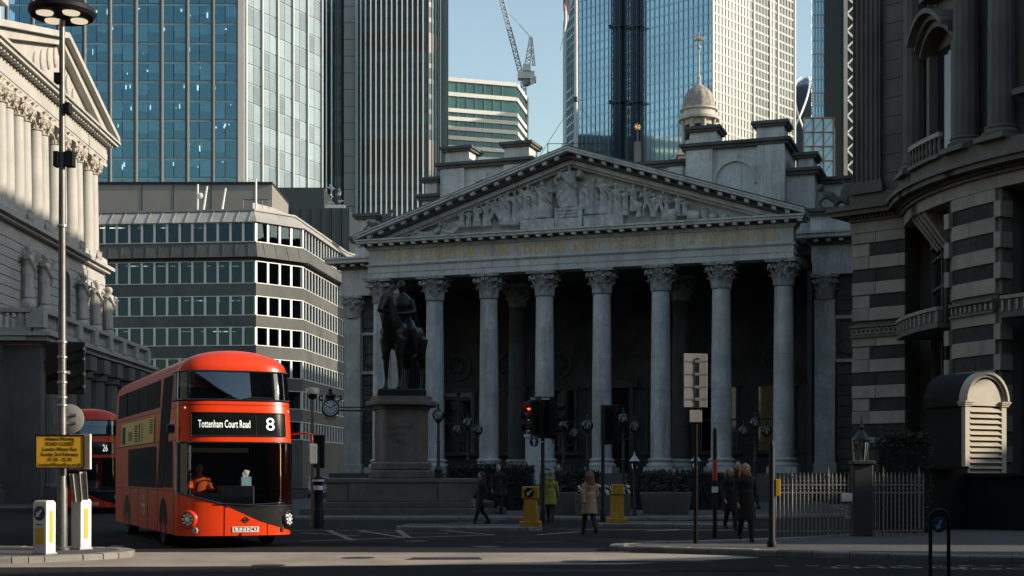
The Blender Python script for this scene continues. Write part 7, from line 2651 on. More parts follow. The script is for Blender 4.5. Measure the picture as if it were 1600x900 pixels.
# barrel roof in sheet metal
rf_ = MB()
for k in range(16):
    a0, a1 = PI * k / 16, PI * (k + 1) / 16
    rf_.extr([(W2 * r_ * math.cos(a), 0.2, zs_ + 0.86 * r_ * math.sin(a)) for r_, a in ((1.0, a0), (1.05, a0), (1.05, a1), (1.0, a1))], (0, 1.35, 0))
rf_.obj('roof', m_kdark, ki)
box(-W2 - 0.08, 0.2, zs_ - 0.12, -W2, 1.5, zs_).obj('eaves', m_kdark, ki)
# low dark wall in front of it
lw = thing('parapet_wall', 'low dark wall in front of the louvred kiosk', 'wall', (0, 0, 0))
MB().hexa([(gx(1512, 39.2), 39.2, 0.1), (gx(1650, 37.5), 37.5, 0.1), (gx(1650, 37.5), 37.9, 0.1), (gx(1512, 39.2), 39.6, 0.1), (gx(1512, 39.2), 39.2, 1.55), (gx(1650, 37.5), 37.5, 1.55), (gx(1650, 37.5), 37.9, 1.55), (gx(1512, 39.2), 39.6, 1.55)]).obj('wall', m_kdark, lw)
MB().hexa([(gx(1508, 39.2), 39.1, 1.55), (gx(1655, 37.4), 37.4, 1.55), (gx(1655, 37.5), 38.0, 1.55), (gx(1508, 39.2), 39.7, 1.55), (gx(1508, 39.2), 39.1, 1.65), (gx(1655, 37.4), 37.4, 1.65), (gx(1655, 37.5), 38.0, 1.65), (gx(1508, 39.2), 39.7, 1.65)]).obj('coping', m_kdark, lw)
sb_ = thing('steps_enclosure', 'dark panelled wall left of the kiosk behind the railing', 'wall', (0, 0, 0))
MB().hexa([(gx(1452, 38.5), 38.5, 0.1), (gx(1512, 39.3), 39.3, 0.1), (gx(1512, 39.3), 39.7, 0.1), (gx(1452, 38.5), 38.9, 0.1), (gx(1452, 38.5), 38.5, 1.75), (gx(1512, 39.3), 39.3, 1.75), (gx(1512, 39.3), 39.7, 1.75), (gx(1452, 38.5), 38.9, 1.75)]).obj('wall', m_kdark, sb_)
box(gx(1450, 38.5), 38.4, 1.75, gx(1512, 38.5), 39.0, 1.83).obj('coping', m_kdark, sb_)


# --- clipped hedges and planters
def leaf_mass(name, label, cat, boxes, n, mat, size, group=None):
    o = thing(name, label, cat, (0, 0, 0), 0, group)
    rng = random.Random(hash(name + label) % 1000 + 3)
    mb = MB()
    inner = MB()
    tot = sum((b[3] - b[0]) * (b[4] - b[1]) + (b[3] - b[0]) * (b[5] - b[2]) for b in boxes)
    for (x0, y0, z0, x1, y1, z1) in boxes:
        inner.box(x0 + 0.08, y0 + 0.08, z0, x1 - 0.08, y1 - 0.08, z1 - 0.1)
        k = int(n * ((x1 - x0) * (y1 - y0) + (x1 - x0) * (z1 - z0)) / tot)
        for _ in range(k):
            c = Vector((rng.uniform(x0, x1), rng.uniform(y0, y1), rng.uniform(z0, z1)))
            f = rng.choice((0, 1, 1, 2))
            if f == 0: c.z = z1 + rng.gauss(0, 0.06) - 0.12 * abs(2 * (c.x - x0) / (x1 - x0) - 1) ** 3
            elif f == 1: c.y = y0 + rng.gauss(0, 0.05)
            else: c.x = rng.choice((x0, x1)) + rng.gauss(0, 0.05)
            a = Vector((rng.gauss(0, 1), rng.gauss(0, 1), rng.gauss(0, 1))).normalized() * size * rng.uniform(0.6, 1.3)
            b = Vector((rng.gauss(0, 1), rng.gauss(0, 1), rng.gauss(0, 1))).normalized() * size * 0.6
            mb.add([c - a, c - b * 0.5, c + a, c + b * 0.5], [(0, 1, 2, 3)])
    inner.obj('stems', m_businn, o)
    q = mb.obj('foliage', mat, o)
    return o


m_hedge = M('hedge_leaf', (0.018, 0.03, 0.014), 0.6, var=0.5, vscale=3, spec=0.3)
leaf_mass('hedge', 'dark clipped hedge behind the railing right of the lantern', 'hedge', [(gx(1364, 37), 36.6, 0.1, gx(1450, 37), 37.8, 2.45), (gx(1378, 37), 36.7, 2.4, gx(1446, 37), 37.7, 2.68)], 3500, m_hedge, 0.06)
leaf_mass('hedge', 'dark hedge in front of the portico steps, left of the lit signal', 'hedge', [(gx(700, 60), 60, 0.1, gx(832, 60), 61.2, 2.0)], 3500, m_hedge, 0.09)
leaf_mass('hedge', 'dark hedge in front of the portico steps, between the signals', 'hedge', [(gx(872, 61), 61, 0.1, gx(935, 61), 62.2, 1.75)], 2000, m_hedge, 0.09)
leaf_mass('hedge', 'dark hedge in front of the portico steps, right of the yellow bollard', 'hedge', [(gx(985, 61), 61, 0.1, gx(1130, 61), 62.2, 1.7)], 3000, m_hedge, 0.09)
pt = thing('flower_planter', 'stone planter of white flowers beside the plain yellow bollard', 'planter', (gx(942, 52.5), 52.5, 0.1))
box(-1.0, -0.4, 0, 1.0, 0.4, 0.8).obj('box', m_stone_dk, pt, 0, 0.04)
lf_ = MB()
rng = random.Random(5)
for _ in range(240):
    c = Vector((rng.uniform(-0.95, 0.95), rng.uniform(-0.4, 0.35), 0.8 + rng.uniform(0.0, 0.3)))
    if rng.random() < 0.3: MB().ell(c, rng.uniform(0.04, 0.07), 5, 3).obj('flower', m_white, pt)
    else: lf_.ell(c, rng.uniform(0.03, 0.06), 5, 3)
lf_.obj('leaves', m_hedge, pt)
for px, lab in ((1040, 'stone planter under the hedge, right of the portico signals'), (880, 'stone planter between the lit signal and pale-coated woman')):
    q = thing('stone_planter', lab, 'planter', (gx(px, 54), 54, 0.1), 0, 'stone planters on the forecourt')
    MB().hexa([(-0.8, -0.4, 0), (0.8, -0.4, 0), (0.8, 0.4, 0), (-0.8, 0.4, 0), (-0.95, -0.5, 0.85), (0.95, -0.5, 0.85), (0.95, 0.5, 0.85), (-0.95, 0.5, 0.85)]).obj('box', m_stone_dk, q, 0, 0.04)
    mb = MB()
    for _ in range(300):
        c = Vector((rng.uniform(-0.9, 0.9), rng.uniform(-0.45, 0.45), 0.85 + abs(rng.gauss(0, 0.25))))
        a = Vector((rng.gauss(0, 1), rng.gauss(0, 1), rng.gauss(0, 1))) * 0.06
        b = Vector((rng.gauss(0, 1), rng.gauss(0, 1), rng.gauss(0, 1))) * 0.04
        mb.add([c - a, c - b, c + a, c + b], [(0, 1, 2, 3)])
    mb.obj('leaves', m_hedge, q)


# --- Victorian globe lamps
def globe_lamp(loc, label, h=3.3, arms=1):
    g = thing('globe_lamp', label, 'street lamp', loc, 0, 'cast-iron globe lamps on the forecourt')
    MB().lathe([(0.24, 0), (0.24, 0.12), (0.16, 0.2), (0.14, 0.5), (0.18, 0.58), (0.1, 0.7), (0.07, 0.8), (0.055, h * 0.55), (0.09, h * 0.56), (0.055, h * 0.58), (0.05, h - 0.62), (0.09, h - 0.6), (0.06, h - 0.56)], 14).obj('post', m_iron, g, 40)
    pts = [(0, 0)] if arms == 1 else [(-0.5, 0), (0.5, 0), (0, 0)]
    for i, (x, y) in enumerate(pts):
        zc = h - 0.3 + (0.35 if arms == 3 and i == 2 else 0)
        if x:
            MB().path([(0, 0, h - 0.75), (x * 0.6, 0, h - 0.85), (x, 0, h - 0.7), (x, 0, zc - 0.22)], 0.03, 6).obj('arm', m_iron, g, 60)
        elif arms == 3:
            MB().tube((0, 0, h - 0.6), (0, 0, zc - 0.2), 0.035, n=6).obj('arm', m_iron, g)
        gl_ = MB().ell((x, y, zc), 0.24, 18, 12).obj('globe', m_globe, g, 60)
        MB().lathe([(0.09, zc - 0.26), (0.13, zc - 0.2), (0.08, zc - 0.18)], 10, (x, y, 0)).obj('gallery', m_iron, gl_)
        MB().lathe([(0.17, zc + 0.17), (0.12, zc + 0.22), (0.05, zc + 0.26), (0.07, zc + 0.3), (0.03, zc + 0.34), (0.05, zc + 0.4), (0.003, zc + 0.52)], 10, (x, y, 0)).obj('crown', m_iron, gl_)
        MB().ell((x, y, zc - 0.04), (0.05, 0.05, 0.09), 8, 6).obj('bulb', m_white, gl_)
    return g


bl = thing('stone_block', 'pale stone block carrying the globe lamp beside the statue', 'block', (gx(685, 55), 55, 0.1))
box(-0.5, -0.5, 0, 0.5, 0.5, 1.0).obj('die', m_stone_dk, bl, 0, 0.04)
box(-0.56, -0.56, 1.0, 0.56, 0.56, 1.1).obj('cap', m_stone_dk, bl, 0, 0.02)
globe_lamp((gx(685, 55), 55, 1.2), 'single globe lamp on a stone block right of the horse statue', 3.0)
globe_lamp((gx(731, 70), 70, 0.1), 'three-globe lamp behind the hedge near the second column', 4.0, 3)
globe_lamp((gx(881, 66), 66, 0.1), 'three-globe lamp right of the lit traffic signal', 3.7, 3)
globe_lamp((gx(918, 58), 58, 0.1), 'single globe lamp between the two traffic signals', 3.8, 1)
globe_lamp((gx(974, 60), 60, 0.1), 'three-globe lamp just right of the turned-away signal', 3.8, 3)
globe_lamp((gx(1180, 62), 62, 0.1), 'three-globe lamp in front of the seventh column', 3.7, 3)
# lantern posts flanking the forecourt steps
for px, lab in ((997, 'small peaked lantern on a short post before the hedge'), (1096, 'small peaked lantern post seen past the sign pole')):
    q = thing('peaked_lantern', lab, 'lantern', (gx(px, 50.0), 51.5, 0.1), 0, 'small peaked lanterns')
    MB().lathe([(0.1, 0), (0.06, 0.2), (0.05, 1.7), (0.08, 1.72)], 10).obj('post', m_iron, q, 40)
    MB().lathe([(0.1, 1.72), (0.15, 2.0)], 6).obj('glass', m_globe, q)
    MB().lathe([(0.2, 2.0), (0.04, 2.2), (0.03, 2.26), (0.002, 2.36)], 6).obj('roof', m_grey, q)

# --- ornate clock bracketed from the hall corner
Yq = 97.0
ck = thing('bracket_clock', 'round white-faced clock on an ornate bracket left of the portico', 'clock', (gx(516, Yq), Yq, gz(638, Yq)), R(12))
disc((0, 0.2, 0), (0, -1, 0), 0.62, 0.5).obj('case', m_iron, ck, 40)
disc((0, -0.3, 0), (0, -1, 0), 0.5, 0.02).obj('dial', m_white, ck, 40)
nm_ = MB()
for k in range(12):
    a = 2 * PI * k / 12
    nm_.bar((0.34 * math.cos(a), -0.33, 0.34 * math.sin(a)), (0.46 * math.cos(a), -0.33, 0.46 * math.sin(a)), 0.06, 0.02, (0, 1, 0))
nm_.obj('numerals', m_black, ck)
for a, L in ((R(150), 0.28), (R(40), 0.42)):
    MB().bar((0, -0.35, 0), (L * math.cos(a), -0.35, L * math.sin(a)), 0.05, 0.02, (0, 1, 0)).obj('hand', m_black, ck)
cr_ = MB().lathe([(0.4, 0.6), (0.3, 0.7), (0.42, 0.85), (0.2, 1.05), (0.1, 1.15), (0.16, 1.25), (0.02, 1.4)], 10)
for s_ in (-1, 1): cr_.path([(s_ * 0.45, 0, 0.5), (s_ * 0.75, 0, 0.6), (s_ * 0.7, 0, 0.85), (s_ * 0.5, 0, 0.8)], 0.07, 6)
cr_.obj('crown', m_iron, ck, 50)
MB().path([(-0.4, 0, -0.6), (0, 0, -0.8), (0.4, 0, -0.6)], 0.09, 6).obj('pendant', m_gold, ck)
MB().box(0.55, -0.08, -0.2, 2.6, 0.08, -0.1).box(0.55, -0.08, 0.05, 2.6, 0.08, 0.12).obj('bracket', m_iron, ck)
sc_ = MB()
for k in range(6): sc_.path([(0.75 + k * 0.3, 0, -0.1), (0.9 + k * 0.3, 0, 0.0), (0.8 + k * 0.3, 0, 0.06)], 0.03, 5)
sc_.obj('scrollwork', m_gold, ck)

# --- small car beyond the forecourt at the left
m_car = M('car_silver', (0.25, 0.26, 0.27), 0.3, metal=0.5, var=0.05, coat=0.5)
Yc2 = 92.0
ca = thing('parked_car', 'silver car glimpsed between the bus and the statue steps', 'car', (gx(503, Yc2), Yc2, 0.0), R(8))
prof = [(0.0, 0.35), (0.0, 0.75), (0.9, 0.95), (1.5, 1.42), (2.9, 1.46), (3.8, 1.0), (4.2, 0.9), (4.25, 0.35)]
bd = MB()
for s0, s1 in ((-0.86, 0.86),):
    bd.extr([(s0, y, z) for y, z in prof], (s1 - s0, 0, 0))
bd.obj('body', m_car, ca, 0, 0.08, 3)
MB().hexa([(-0.74, 0.98, 0.98), (0.74, 0.98, 0.98), (0.7, 1.5, 1.38), (-0.7, 1.5, 1.38), (-0.74, 0.93, 1.0), (0.74, 0.93, 1.0), (0.7, 1.45, 1.42), (-0.7, 1.45, 1.42)]).obj('windscreen', m_sideglass, ca)
for s_ in (-1, 1):
    MB().box(s_ * 0.84, 1.3, 1.0, s_ * 0.875, 3.2, 1.36).obj('side_window', m_sideglass, ca)
    MB().box(s_ * 0.8, -0.03, 0.62, s_ * 0.5, 0.05, 0.76).obj('headlight', m_led, ca)
    for y in (0.8, 3.4):
        w_ = MB().lathe([(0.1, -0.1), (0.31, -0.1), (0.32, 0.1), (0.1, 0.1)], 18)
        w_.v = [(s_ * 0.78 + z * s_, y + x, 0.32 + y2) for x, y2, z in w_.v]
        w_.obj('wheel', m_tyre, ca, 40)
MB().box(-0.26, -0.03, 0.45, 0.26, 0.0, 0.56).obj('number_plate', m_plate, ca)
box(-0.7, -0.02, 0.6 - 0.02, 0.7 - 0.25, -0.01, 0.6 - 0.01).obj('grille', m_black, ca)

# --- stone memorial shaft half hidden by the lit signal
mm = thing('memorial_shaft', 'pale stone memorial shaft behind the lit traffic signal', 'memorial', (gx(832, 72), 72, 0.1))
box(-1.0, -1.0, 0, 1.0, 1.0, 1.0).obj('base', m_stone_dk, mm, 0, 0.05)
box(-0.36, -0.36, 1.0, 0.36, 0.36, 3.4).obj('shaft', m_stone2, mm, 0, 0.04)
MB().box(-0.44, -0.44, 3.4, 0.44, 0.44, 3.55).box(-0.3, -0.3, 3.55, 0.3, 0.3, 3.75).obj('cap', m_stone, mm)
box(-0.26, -0.39, 1.6, 0.26, -0.36, 3.0).obj('relief_panel', m_stone, mm)
# ================================================================== mounted statue on its granite pedestal
m_gran = M('pink_granite', (0.15, 0.13, 0.118), 0.5, var=0.25, vscale=1.5, fine=0.3, fscale=25, streak=0.5, scol=(0.1, 0.085, 0.075))
YS = 56.0
pd = thing('statue_pedestal', 'rounded granite pedestal with steps beneath the horse statue', 'pedestal', (gx(628, YS), YS, 0.1), R(6))
def zq(py): return gz(py, YS) - 0.1
for i, (hw, z0, z1) in enumerate(((3.9, 0, 0.24), (3.5, 0.24, 0.48), (2.9, 0.48, 1.2))):
    box(-hw, -hw * 0.62, z0, hw, hw * 1.3, z1).obj('step', m_stone_dk if i < 2 else m_gran, pd, 0, 0.03)
box(-2.95, -1.85, 1.2, 2.95, 3.8, 1.36).obj('platform_edge', m_gran, pd, 0, 0.02)
for x in (-1.7, 1.7): box(x - 0.35, -1.86, 0.5, x + 0.35, -1.81, 1.18).obj('panel_block', m_gran, pd)


def oval(rx, ry, z0, z1, name, mat, n=40, b=0.0):
    ws_ = [(rx * math.copysign(abs(math.cos(t)) ** 0.7, math.cos(t)), ry * math.copysign(abs(math.sin(t)) ** 0.7, math.sin(t)) + 1.0) for t in [2 * PI * k / n for k in range(n)]]
    o = MB().prism(ws_, z0, z1).obj(name, mat, pd, 30, b)
    return o


zt = zq(608)
oval(1.3, 1.9, 1.36, zq(735), 'plinth', m_gran, b=0.05)
oval(1.2, 1.8, zq(735), zq(722), 'moulding', m_gran, b=0.06)
oval(1.06, 1.66, zq(722), zq(640), 'die', m_gran)
oval(1.14, 1.74, zq(640), zq(634), 'moulding', m_gran, b=0.02)
oval(1.42, 2.05, zq(634), zq(627), 'cornice', m_gran, b=0.02)
oval(1.24, 1.86, zq(627), zt - 0.3, 'cap', m_gran)
box(-0.95, -0.4, zt - 0.3, 0.95, 2.4, zt).obj('bronze_base', m_bronze, pd, 0, 0.06)
tx = MB()
for k, (s_, w_) in enumerate((('WELLINGTON', 0.95), ('ERECTED', 0.6), ('1844', 0.42))):
    t = text_mb(s_, 0.17, w_, 0.01)
    t.tf(Matrix.Translation((-0.1, -0.672, zq(668) - k * 0.28)))
    tx.add(t.v, t.f)
tx.obj('lettering', m_stone_dk, pd)

# horse and rider: facing the camera and a little left
sr = thing('equestrian_statue', 'dark bronze horse and rider standing on the granite pedestal', 'statue', (gx(625, YS), YS + 1.0, zt + 0.1), R(-20))
sr.scale = (0.98, 0.98, 1.06)
hs = MB()
# local: -y is forward; withers about 2.35 m (over life size)
hs.path([(0, 1.45, 2.05), (0, 1.2, 2.1), (0, 0.7, 2.05), (0, 0.1, 1.98), (0, -0.5, 2.05), (0, -0.95, 2.12), (0, -1.2, 2.05)], [0.2, 0.5, 0.56, 0.58, 0.56, 0.5, 0.3], 16)
hs.path([(0, -0.8, 2.2), (0, -1.15, 2.6), (0, -1.35, 3.0), (0, -1.5, 3.3), (0, -1.6, 3.42)], [0.48, 0.38, 0.29, 0.24, 0.2], 12)
hs.path([(0, -1.5, 3.42), (0, -1.75, 3.25), (0, -2.0, 2.95), (0, -2.12, 2.78)], [0.2, 0.2, 0.14, 0.12], 10)
for s_ in (-1, 1):
    hs.path([(s_ * 0.1, -1.5, 3.5), (s_ * 0.13, -1.5, 3.75)], [0.06, 0.02], 6)
    fx = s_ * 0.3
    hs.path([(fx, -0.85, 1.9), (fx, -0.9, 1.4), (fx, -0.88, 0.98), (fx, -0.88, 0.9), (fx, -0.86, 0.35), (fx, -0.9, 0.14), (fx, -0.96, 0.0)], [0.3, 0.19, 0.12, 0.12, 0.075, 0.09, 0.14], 10)
    yo = 0.12 * s_
    hs.path([(s_ * 0.28, 1.05, 2.0), (s_ * 0.32, 0.95 + yo, 1.45), (s_ * 0.3, 1.3 + yo, 1.0), (s_ * 0.3, 1.32 + yo, 0.9), (s_ * 0.3, 1.22 + yo, 0.35), (s_ * 0.3, 1.16 + yo, 0.14), (s_ * 0.3, 1.1 + yo, 0.0)], [0.42, 0.27, 0.13, 0.12, 0.08, 0.09, 0.14], 10)
hs.path([(0, 1.5, 2.3), (0, 1.75, 2.2), (0, 1.9, 1.7), (0, 1.88, 1.1), (0, 1.85, 0.8)], [0.12, 0.17, 0.2, 0.16, 0.05], 8)
sculpt('horse', hs, m_bronze, sr, 0.05, 3)
rd = MB()
rd.path([(0, 0.15, 2.5), (0, 0.12, 2.85), (0, 0.08, 3.25), (0, 0.05, 3.5), (0, 0.02, 3.68)], [0.36, 0.34, 0.46, 0.36, 0.15], 14, 0.7)
rd.ell((0, -0.05, 3.94), (0.17, 0.2, 0.23), 12, 8)
rd.path([(0, 0.0, 3.6), (0, -0.02, 3.85)], [0.13, 0.12], 8)
rd.ell((0, -0.24, 3.9), (0.035, 0.06, 0.05), 6, 4)
for s_ in (-1, 1):
    rd.path([(s_ * 0.25, 0.15, 2.5), (s_ * 0.62, -0.4, 2.2), (s_ * 0.66, -0.2, 1.65), (s_ * 0.66, -0.1, 1.35)], [0.26, 0.2, 0.14, 0.1], 10)
    rd.ell((s_ * 0.67, -0.28, 1.24), (0.1, 0.24, 0.08), 8, 6)
    rd.path([(s_ * 0.38, 0.05, 3.4), (s_ * 0.55, 0.0, 2.95), (s_ * 0.25, -0.45, 2.85)], [0.16, 0.13, 0.09], 8)
    rd.ell((s_ * 0.18, -0.52, 2.86), (0.09, 0.1, 0.08), 8, 6)
# long cloak falling behind
rd.path([(0, 0.2, 3.5), (0, 0.45, 3.0), (0, 0.8, 2.6), (0.05, 1.1, 2.3)], [0.3, 0.42, 0.45, 0.3], 10, 0.5)
sculpt('rider', rd, m_bronze, sr, 0.045, 3)
MB().path([(0.1, -2.0, 2.9), (0.2, -1.4, 2.75), (0.18, -0.55, 2.86)], 0.025, 5).obj('rein', m_bronze, sr)
MB().path([(-0.1, -2.0, 2.9), (-0.2, -1.5, 2.55), (-0.18, -0.55, 2.86)], 0.025, 5).obj('rein', m_bronze, sr)


# ================================================================== people on the crossing and pavement
def person(loc, rz, label, H=1.68, coat=(0.02, 0.02, 0.022), coat_len=0.55, legs=(0.02, 0.02, 0.025), hair=(0.05, 0.03, 0.02), hair_len=0.0, stride=0.25,
           bag=None, hood=False, face=False, female=True, arm_sw=0.15, vox=0.022, skin=None):
    p = thing('person', label, 'person', loc, rz)
    k = H / 1.7
    p.scale = (k, k, k)
    sk = m_skin
    mc = M('coat_cloth', coat, 0.85, var=0.25, vscale=7, space='obj')
    ml_ = M('trouser_cloth', legs, 0.85, var=0.2, vscale=7, space='obj')
    mh = M('hair', hair, 0.6, var=0.4, vscale=14, space='obj')
    wS, wH = (0.175, 0.145) if female else (0.2, 0.14)
    b = MB()
    b.path([(0, 0, 0.9), (0, 0, 1.0), (0, 0, 1.18), (0, 0.005, 1.34), (0, 0.01, 1.43), (0, 0.0, 1.5), (0, -0.005, 1.55)], [wH, wH, 0.125, 0.155, 0.1, 0.052, 0.05], 14, 0.72)
    b.ell((0, -0.012, 1.625), (0.072, 0.09, 0.108), 16, 12)
    b.ell((0, -0.04, 1.56), (0.05, 0.055, 0.055), 10, 8)
    b.path([(0, -0.098, 1.645), (0, -0.118, 1.605), (0, -0.1, 1.597)], [0.009, 0.016, 0.012], 6)
    for s_ in (-1, 1):
        b.ell((s_ * 0.073, 0.0, 1.615), (0.012, 0.022, 0.032), 6, 5)
    feet = []
    hands = MB()
    arms = []
    for s_ in (-1, 1):
        fy = -stride * s_
        kn = (s_ * 0.09, fy * 0.45 - (0.06 if fy > 0 else 0.02), 0.5)
        an = (s_ * 0.085, fy + (0.03 if fy > 0 else 0), 0.09 + (0.05 if fy > 0.1 else 0))
        b.path([(s_ * 0.085, 0, 0.9), kn, an], [0.085, 0.056, 0.036], 10)
        b.ell((an[0], an[1] - 0.05, an[2] - 0.045), (0.04, 0.11, 0.035), 8, 6)
        feet.append((kn, an))
        sh = Vector((s_ * wS, 0.01, 1.4))
        el = Vector((s_ * (wS + 0.06), 0.03 + arm_sw * s_ * 0.5, 1.12))
        wr = Vector((s_ * (wS + 0.055), -0.06 + arm_sw * s_, 0.88))
        b.path([sh, el, wr], [0.05, 0.04, 0.028], 8)
        dn = (wr - el).normalized()
        pc = wr + dn * 0.05
        b.ell(pc, (0.018, 0.036, 0.045), 8, 6)
        arms.append((sh, el, wr))
        for q in range(4):
            base = pc + dn * 0.035 + Vector((0, -0.028 + q * 0.019, 0))
            L = (0.06, 0.072, 0.068, 0.052)[q]
            hands.path([base, base + dn * L * 0.55 + Vector((-s_ * 0.006, 0, 0)), base + dn * L + Vector((-s_ * 0.022, 0, 0))], [0.009, 0.0085, 0.007], 5)
        tb = pc + Vector((0, -0.034, 0.01))
        hands.path([tb, tb + dn * 0.03 + Vector((-s_ * 0.008, -0.022, 0)), tb + dn * 0.055 + Vector((-s_ * 0.014, -0.024, 0))], [0.011, 0.0095, 0.008], 5)
    sculpt('body', b, sk, p, min(vox, 0.016), 2, hands)
    # coat
    c = MB()
    hem = 1.0 - coat_len
    c.path([(0, 0, 0.96), (0, 0, 1.05), (0, 0, 1.2), (0, 0.005, 1.34), (0, 0.01, 1.44), (0, 0.006, 1.5)], [wH + 0.04, wH + 0.03, 0.16, 0.195, 0.15, 0.075], 16, 0.72)
    c.lathe([(wH + 0.05 + 0.09 * coat_len, hem), (wH + 0.045, 0.96), (wH + 0.01, 1.15)], 18)
    for v_i in range(len(c.v)):
        x, y, z = c.v[v_i]
        if z < 0.97: c.v[v_i] = (x, y * 0.8, z)
    for sh, el, wr in arms:
        c.path([sh + Vector((0, 0, 0.0)), el, wr], [0.066, 0.06, 0.05], 10)
    if hood: c.ell((0, 0.07, 1.5), (0.12, 0.1, 0.09), 12, 8)
    sculpt('coat', c, mc, p, vox, 2)
    t = MB()
    for kn, an in feet:
        t.path([(kn[0] * 0.9, 0, 0.92), kn, (an[0], an[1], an[2] + 0.02)], [0.105, 0.075, 0.055], 10)
    t.ell((0, 0, 0.92), (wH, 0.12, 0.1), 12, 8)
    sculpt('trousers', t, ml_, p, vox, 2)
    for kn, an in feet:
        s = MB().ell((an[0], an[1] - 0.055, an[2] - 0.04), (0.048, 0.13, 0.045), 12, 6).path([(an[0], an[1] + 0.01, an[2] - 0.03), (an[0], an[1], an[2] + 0.08)], [0.05, 0.048], 8)
        sculpt('shoe', s, m_black, p, 0.02, 1)
    # hair
    h = MB().ell((0, 0.018, 1.66), (0.085, 0.098, 0.095), 14, 10)
    h.ell((0, 0.045, 1.6), (0.082, 0.07, 0.085), 12, 8)
    if hair_len > 0:
        rng = random.Random(len(label))
        for q in range(26):
            a = PI * (0.02 + 0.96 * q / 25)
            x0 = 0.085 * math.cos(a)
            y0 = 0.03 + 0.06 * math.sin(a)
            pts = [(x0 * 0.8, y0 * 0.6, 1.7)]
            for r_ in range(1, 6):
                zz = 1.7 - (0.12 + hair_len) * r_ / 5
                pts.append((x0 * (1.05 + 0.1 * r_ * 0.6) + 0.012 * math.sin(r_ * 1.9 + q), y0 * 1.15 + 0.012 * math.cos(r_ * 2.3 + q) + (0.02 if r_ > 3 else 0), zz))
            h.path(pts, [0.024, 0.03, 0.03, 0.028, 0.024, 0.012], 6)
    sculpt('hair', h, mh, p, 0.014, 0 if hair_len else 1)
    if face:
        e = MB()
        for s_ in (-1, 1): e.ell((s_ * 0.03, -0.092, 1.632), (0.013, 0.008, 0.007), 8, 6)
        e.obj('eyes', m_black, p, 60)
        br = MB()
        for s_ in (-1, 1): br.path([(s_ * 0.014, -0.1, 1.65), (s_ * 0.033, -0.097, 1.656), (s_ * 0.05, -0.083, 1.65)], 0.004, 5)
        br.obj('eyebrows', mh, p)
        MB().path([(-0.026, -0.092, 1.572), (-0.008, -0.1, 1.576), (0.008, -0.1, 1.576), (0.026, -0.092, 1.572)], [0.003, 0.007, 0.007, 0.003], 6).obj('lips', M('lips', (0.45, 0.14, 0.12), 0.5, var=0), p, 60)
    if bag:
        col, side, z = bag
        g = thing('handbag', 'pale handbag carried by ' + ('the dark-coated woman near the hedge' if col[0] > 0.2 else 'the walking figure'), 'bag', (0, 0, 0))
        bpy.context.view_layer.update()
        mw = Matrix.Translation(loc) @ Matrix.Rotation(rz, 4, 'Z') @ Matrix.Scale(k, 4)
        g.matrix_world = Matrix.Translation(mw @ Vector((side * 0.27, -0.02, z))) @ Matrix.Rotation(rz, 4, 'Z')
        box(-0.05, -0.14, -0.24, 0.05, 0.14, 0.0).obj('body', M('bag_leather', col, 0.5, var=0.1), g, 0, 0.025)
        MB().path([(0, -0.09, -0.02), (0, -0.06, 0.1), (0, 0.06, 0.1), (0, 0.09, -0.02)], 0.01, 5).obj('strap', m_black, g, 60)
    return p


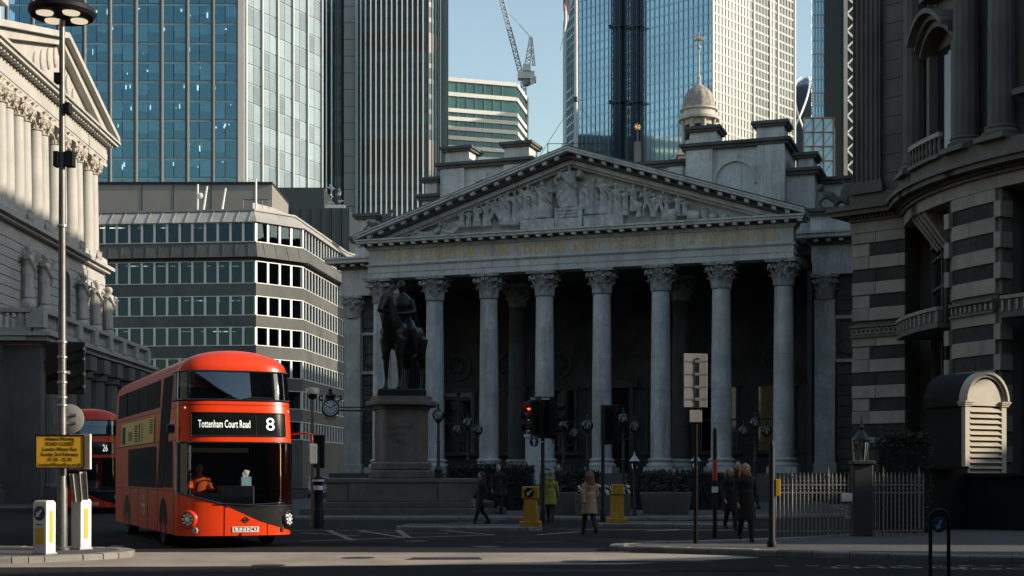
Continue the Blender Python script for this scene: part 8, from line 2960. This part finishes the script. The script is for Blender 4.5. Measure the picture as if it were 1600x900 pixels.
person((gx(1165, 31.4), 31.4, 0.11), R(8), 'long-haired blonde woman in a black coat walking towards the camera', 1.7, (0.012, 0.012, 0.013), 0.5, (0.012, 0.012, 0.014), (0.42, 0.27, 0.13), 0.2, 0.16, None, False, True, True, 0.1, 0.018)
person((gx(921, 37.6), 37.6, 0.0), R(200), 'woman with long hair in a pale fur coat walking away by the signals', 1.66, (0.36, 0.26, 0.17), 0.42, (0.02, 0.02, 0.022), (0.14, 0.08, 0.045), 0.24, 0.22, None, False, False, True, 0.14)
py_ = person((gx(860, 46.5), 46.5, 0.0), R(172), 'person in a yellow-green hooded jacket walking towards the portico', 1.66, (0.3, 0.29, 0.06), 0.36, (0.02, 0.02, 0.025), (0.12, 0.1, 0.08), 0.0, 0.2, None, True, False, True, 0.12)
q = MB()
for i in range(14):
    a, b2 = PI * i / 14, PI * (i + 1) / 14
    q.tube((0.13 * math.cos(a), 0.02, 1.5 + 0.17 * math.sin(a)), (0.13 * math.cos(b2), 0.02, 1.5 + 0.17 * math.sin(b2)), 0.035, n=6)
q.obj('fur_trim', M('fur_trim', (0.35, 0.3, 0.24), 0.95, var=0.4, vscale=20), py_)
person((gx(752, 44.6), 44.6, 0.0), R(-70), 'woman in dark clothes with a pale handbag crossing near the hedge', 1.66, (0.014, 0.014, 0.015), 0.4, (0.014, 0.014, 0.016), (0.03, 0.02, 0.015), 0.15, 0.26, ((0.4, 0.37, 0.32), -1, 0.86), False, False, True, 0.12)
person((gx(779, 54.0), 54.0, 0.1), R(10), 'bald man in a dark coat standing before the hedge', 1.84, (0.014, 0.014, 0.016), 0.35, (0.014, 0.014, 0.016), (0.3, 0.2, 0.15), 0.0, 0.08, None, False, True, False, 0.06)
person((gx(1141, 38.0), 38.0, 0.1), R(15), 'fair-haired person in black behind the long-haired blonde woman', 1.66, (0.012, 0.012, 0.013), 0.45, (0.012, 0.012, 0.013), (0.3, 0.2, 0.1), 0.12, 0.14, None, False, False, True, 0.1)
person((gx(1153, 40.5), 40.5, 0.1), R(-10), 'tall man in a dark hood behind the blonde woman', 1.86, (0.012, 0.012, 0.013), 0.4, (0.012, 0.012, 0.013), (0.015, 0.012, 0.01), 0.0, 0.1, None, True, False, False, 0.1)
person((gx(1036, 55.0), 55.0, 0.1), R(190), 'dark-haired pedestrian in black left of the sign pole', 1.7, (0.014, 0.014, 0.014), 0.4, (0.014, 0.014, 0.014), (0.02, 0.015, 0.012), 0.1, 0.15, None, False, False, True, 0.1)
person((gx(1052, 55.6), 55.6, 0.1), R(20), 'pedestrian with brown hair in black, nearest the sign pole', 1.72, (0.014, 0.014, 0.014), 0.4, (0.014, 0.014, 0.014), (0.16, 0.09, 0.05), 0.1, 0.15, None, False, False, True, 0.1)
person((gx(872, 55.0), 55.0, 0.1), R(5), 'man in dark clothes standing behind the lit signal', 1.88, (0.014, 0.014, 0.014), 0.35, (0.014, 0.014, 0.014), (0.03, 0.02, 0.015), 0.0, 0.1, None, False, False, False, 0.05)
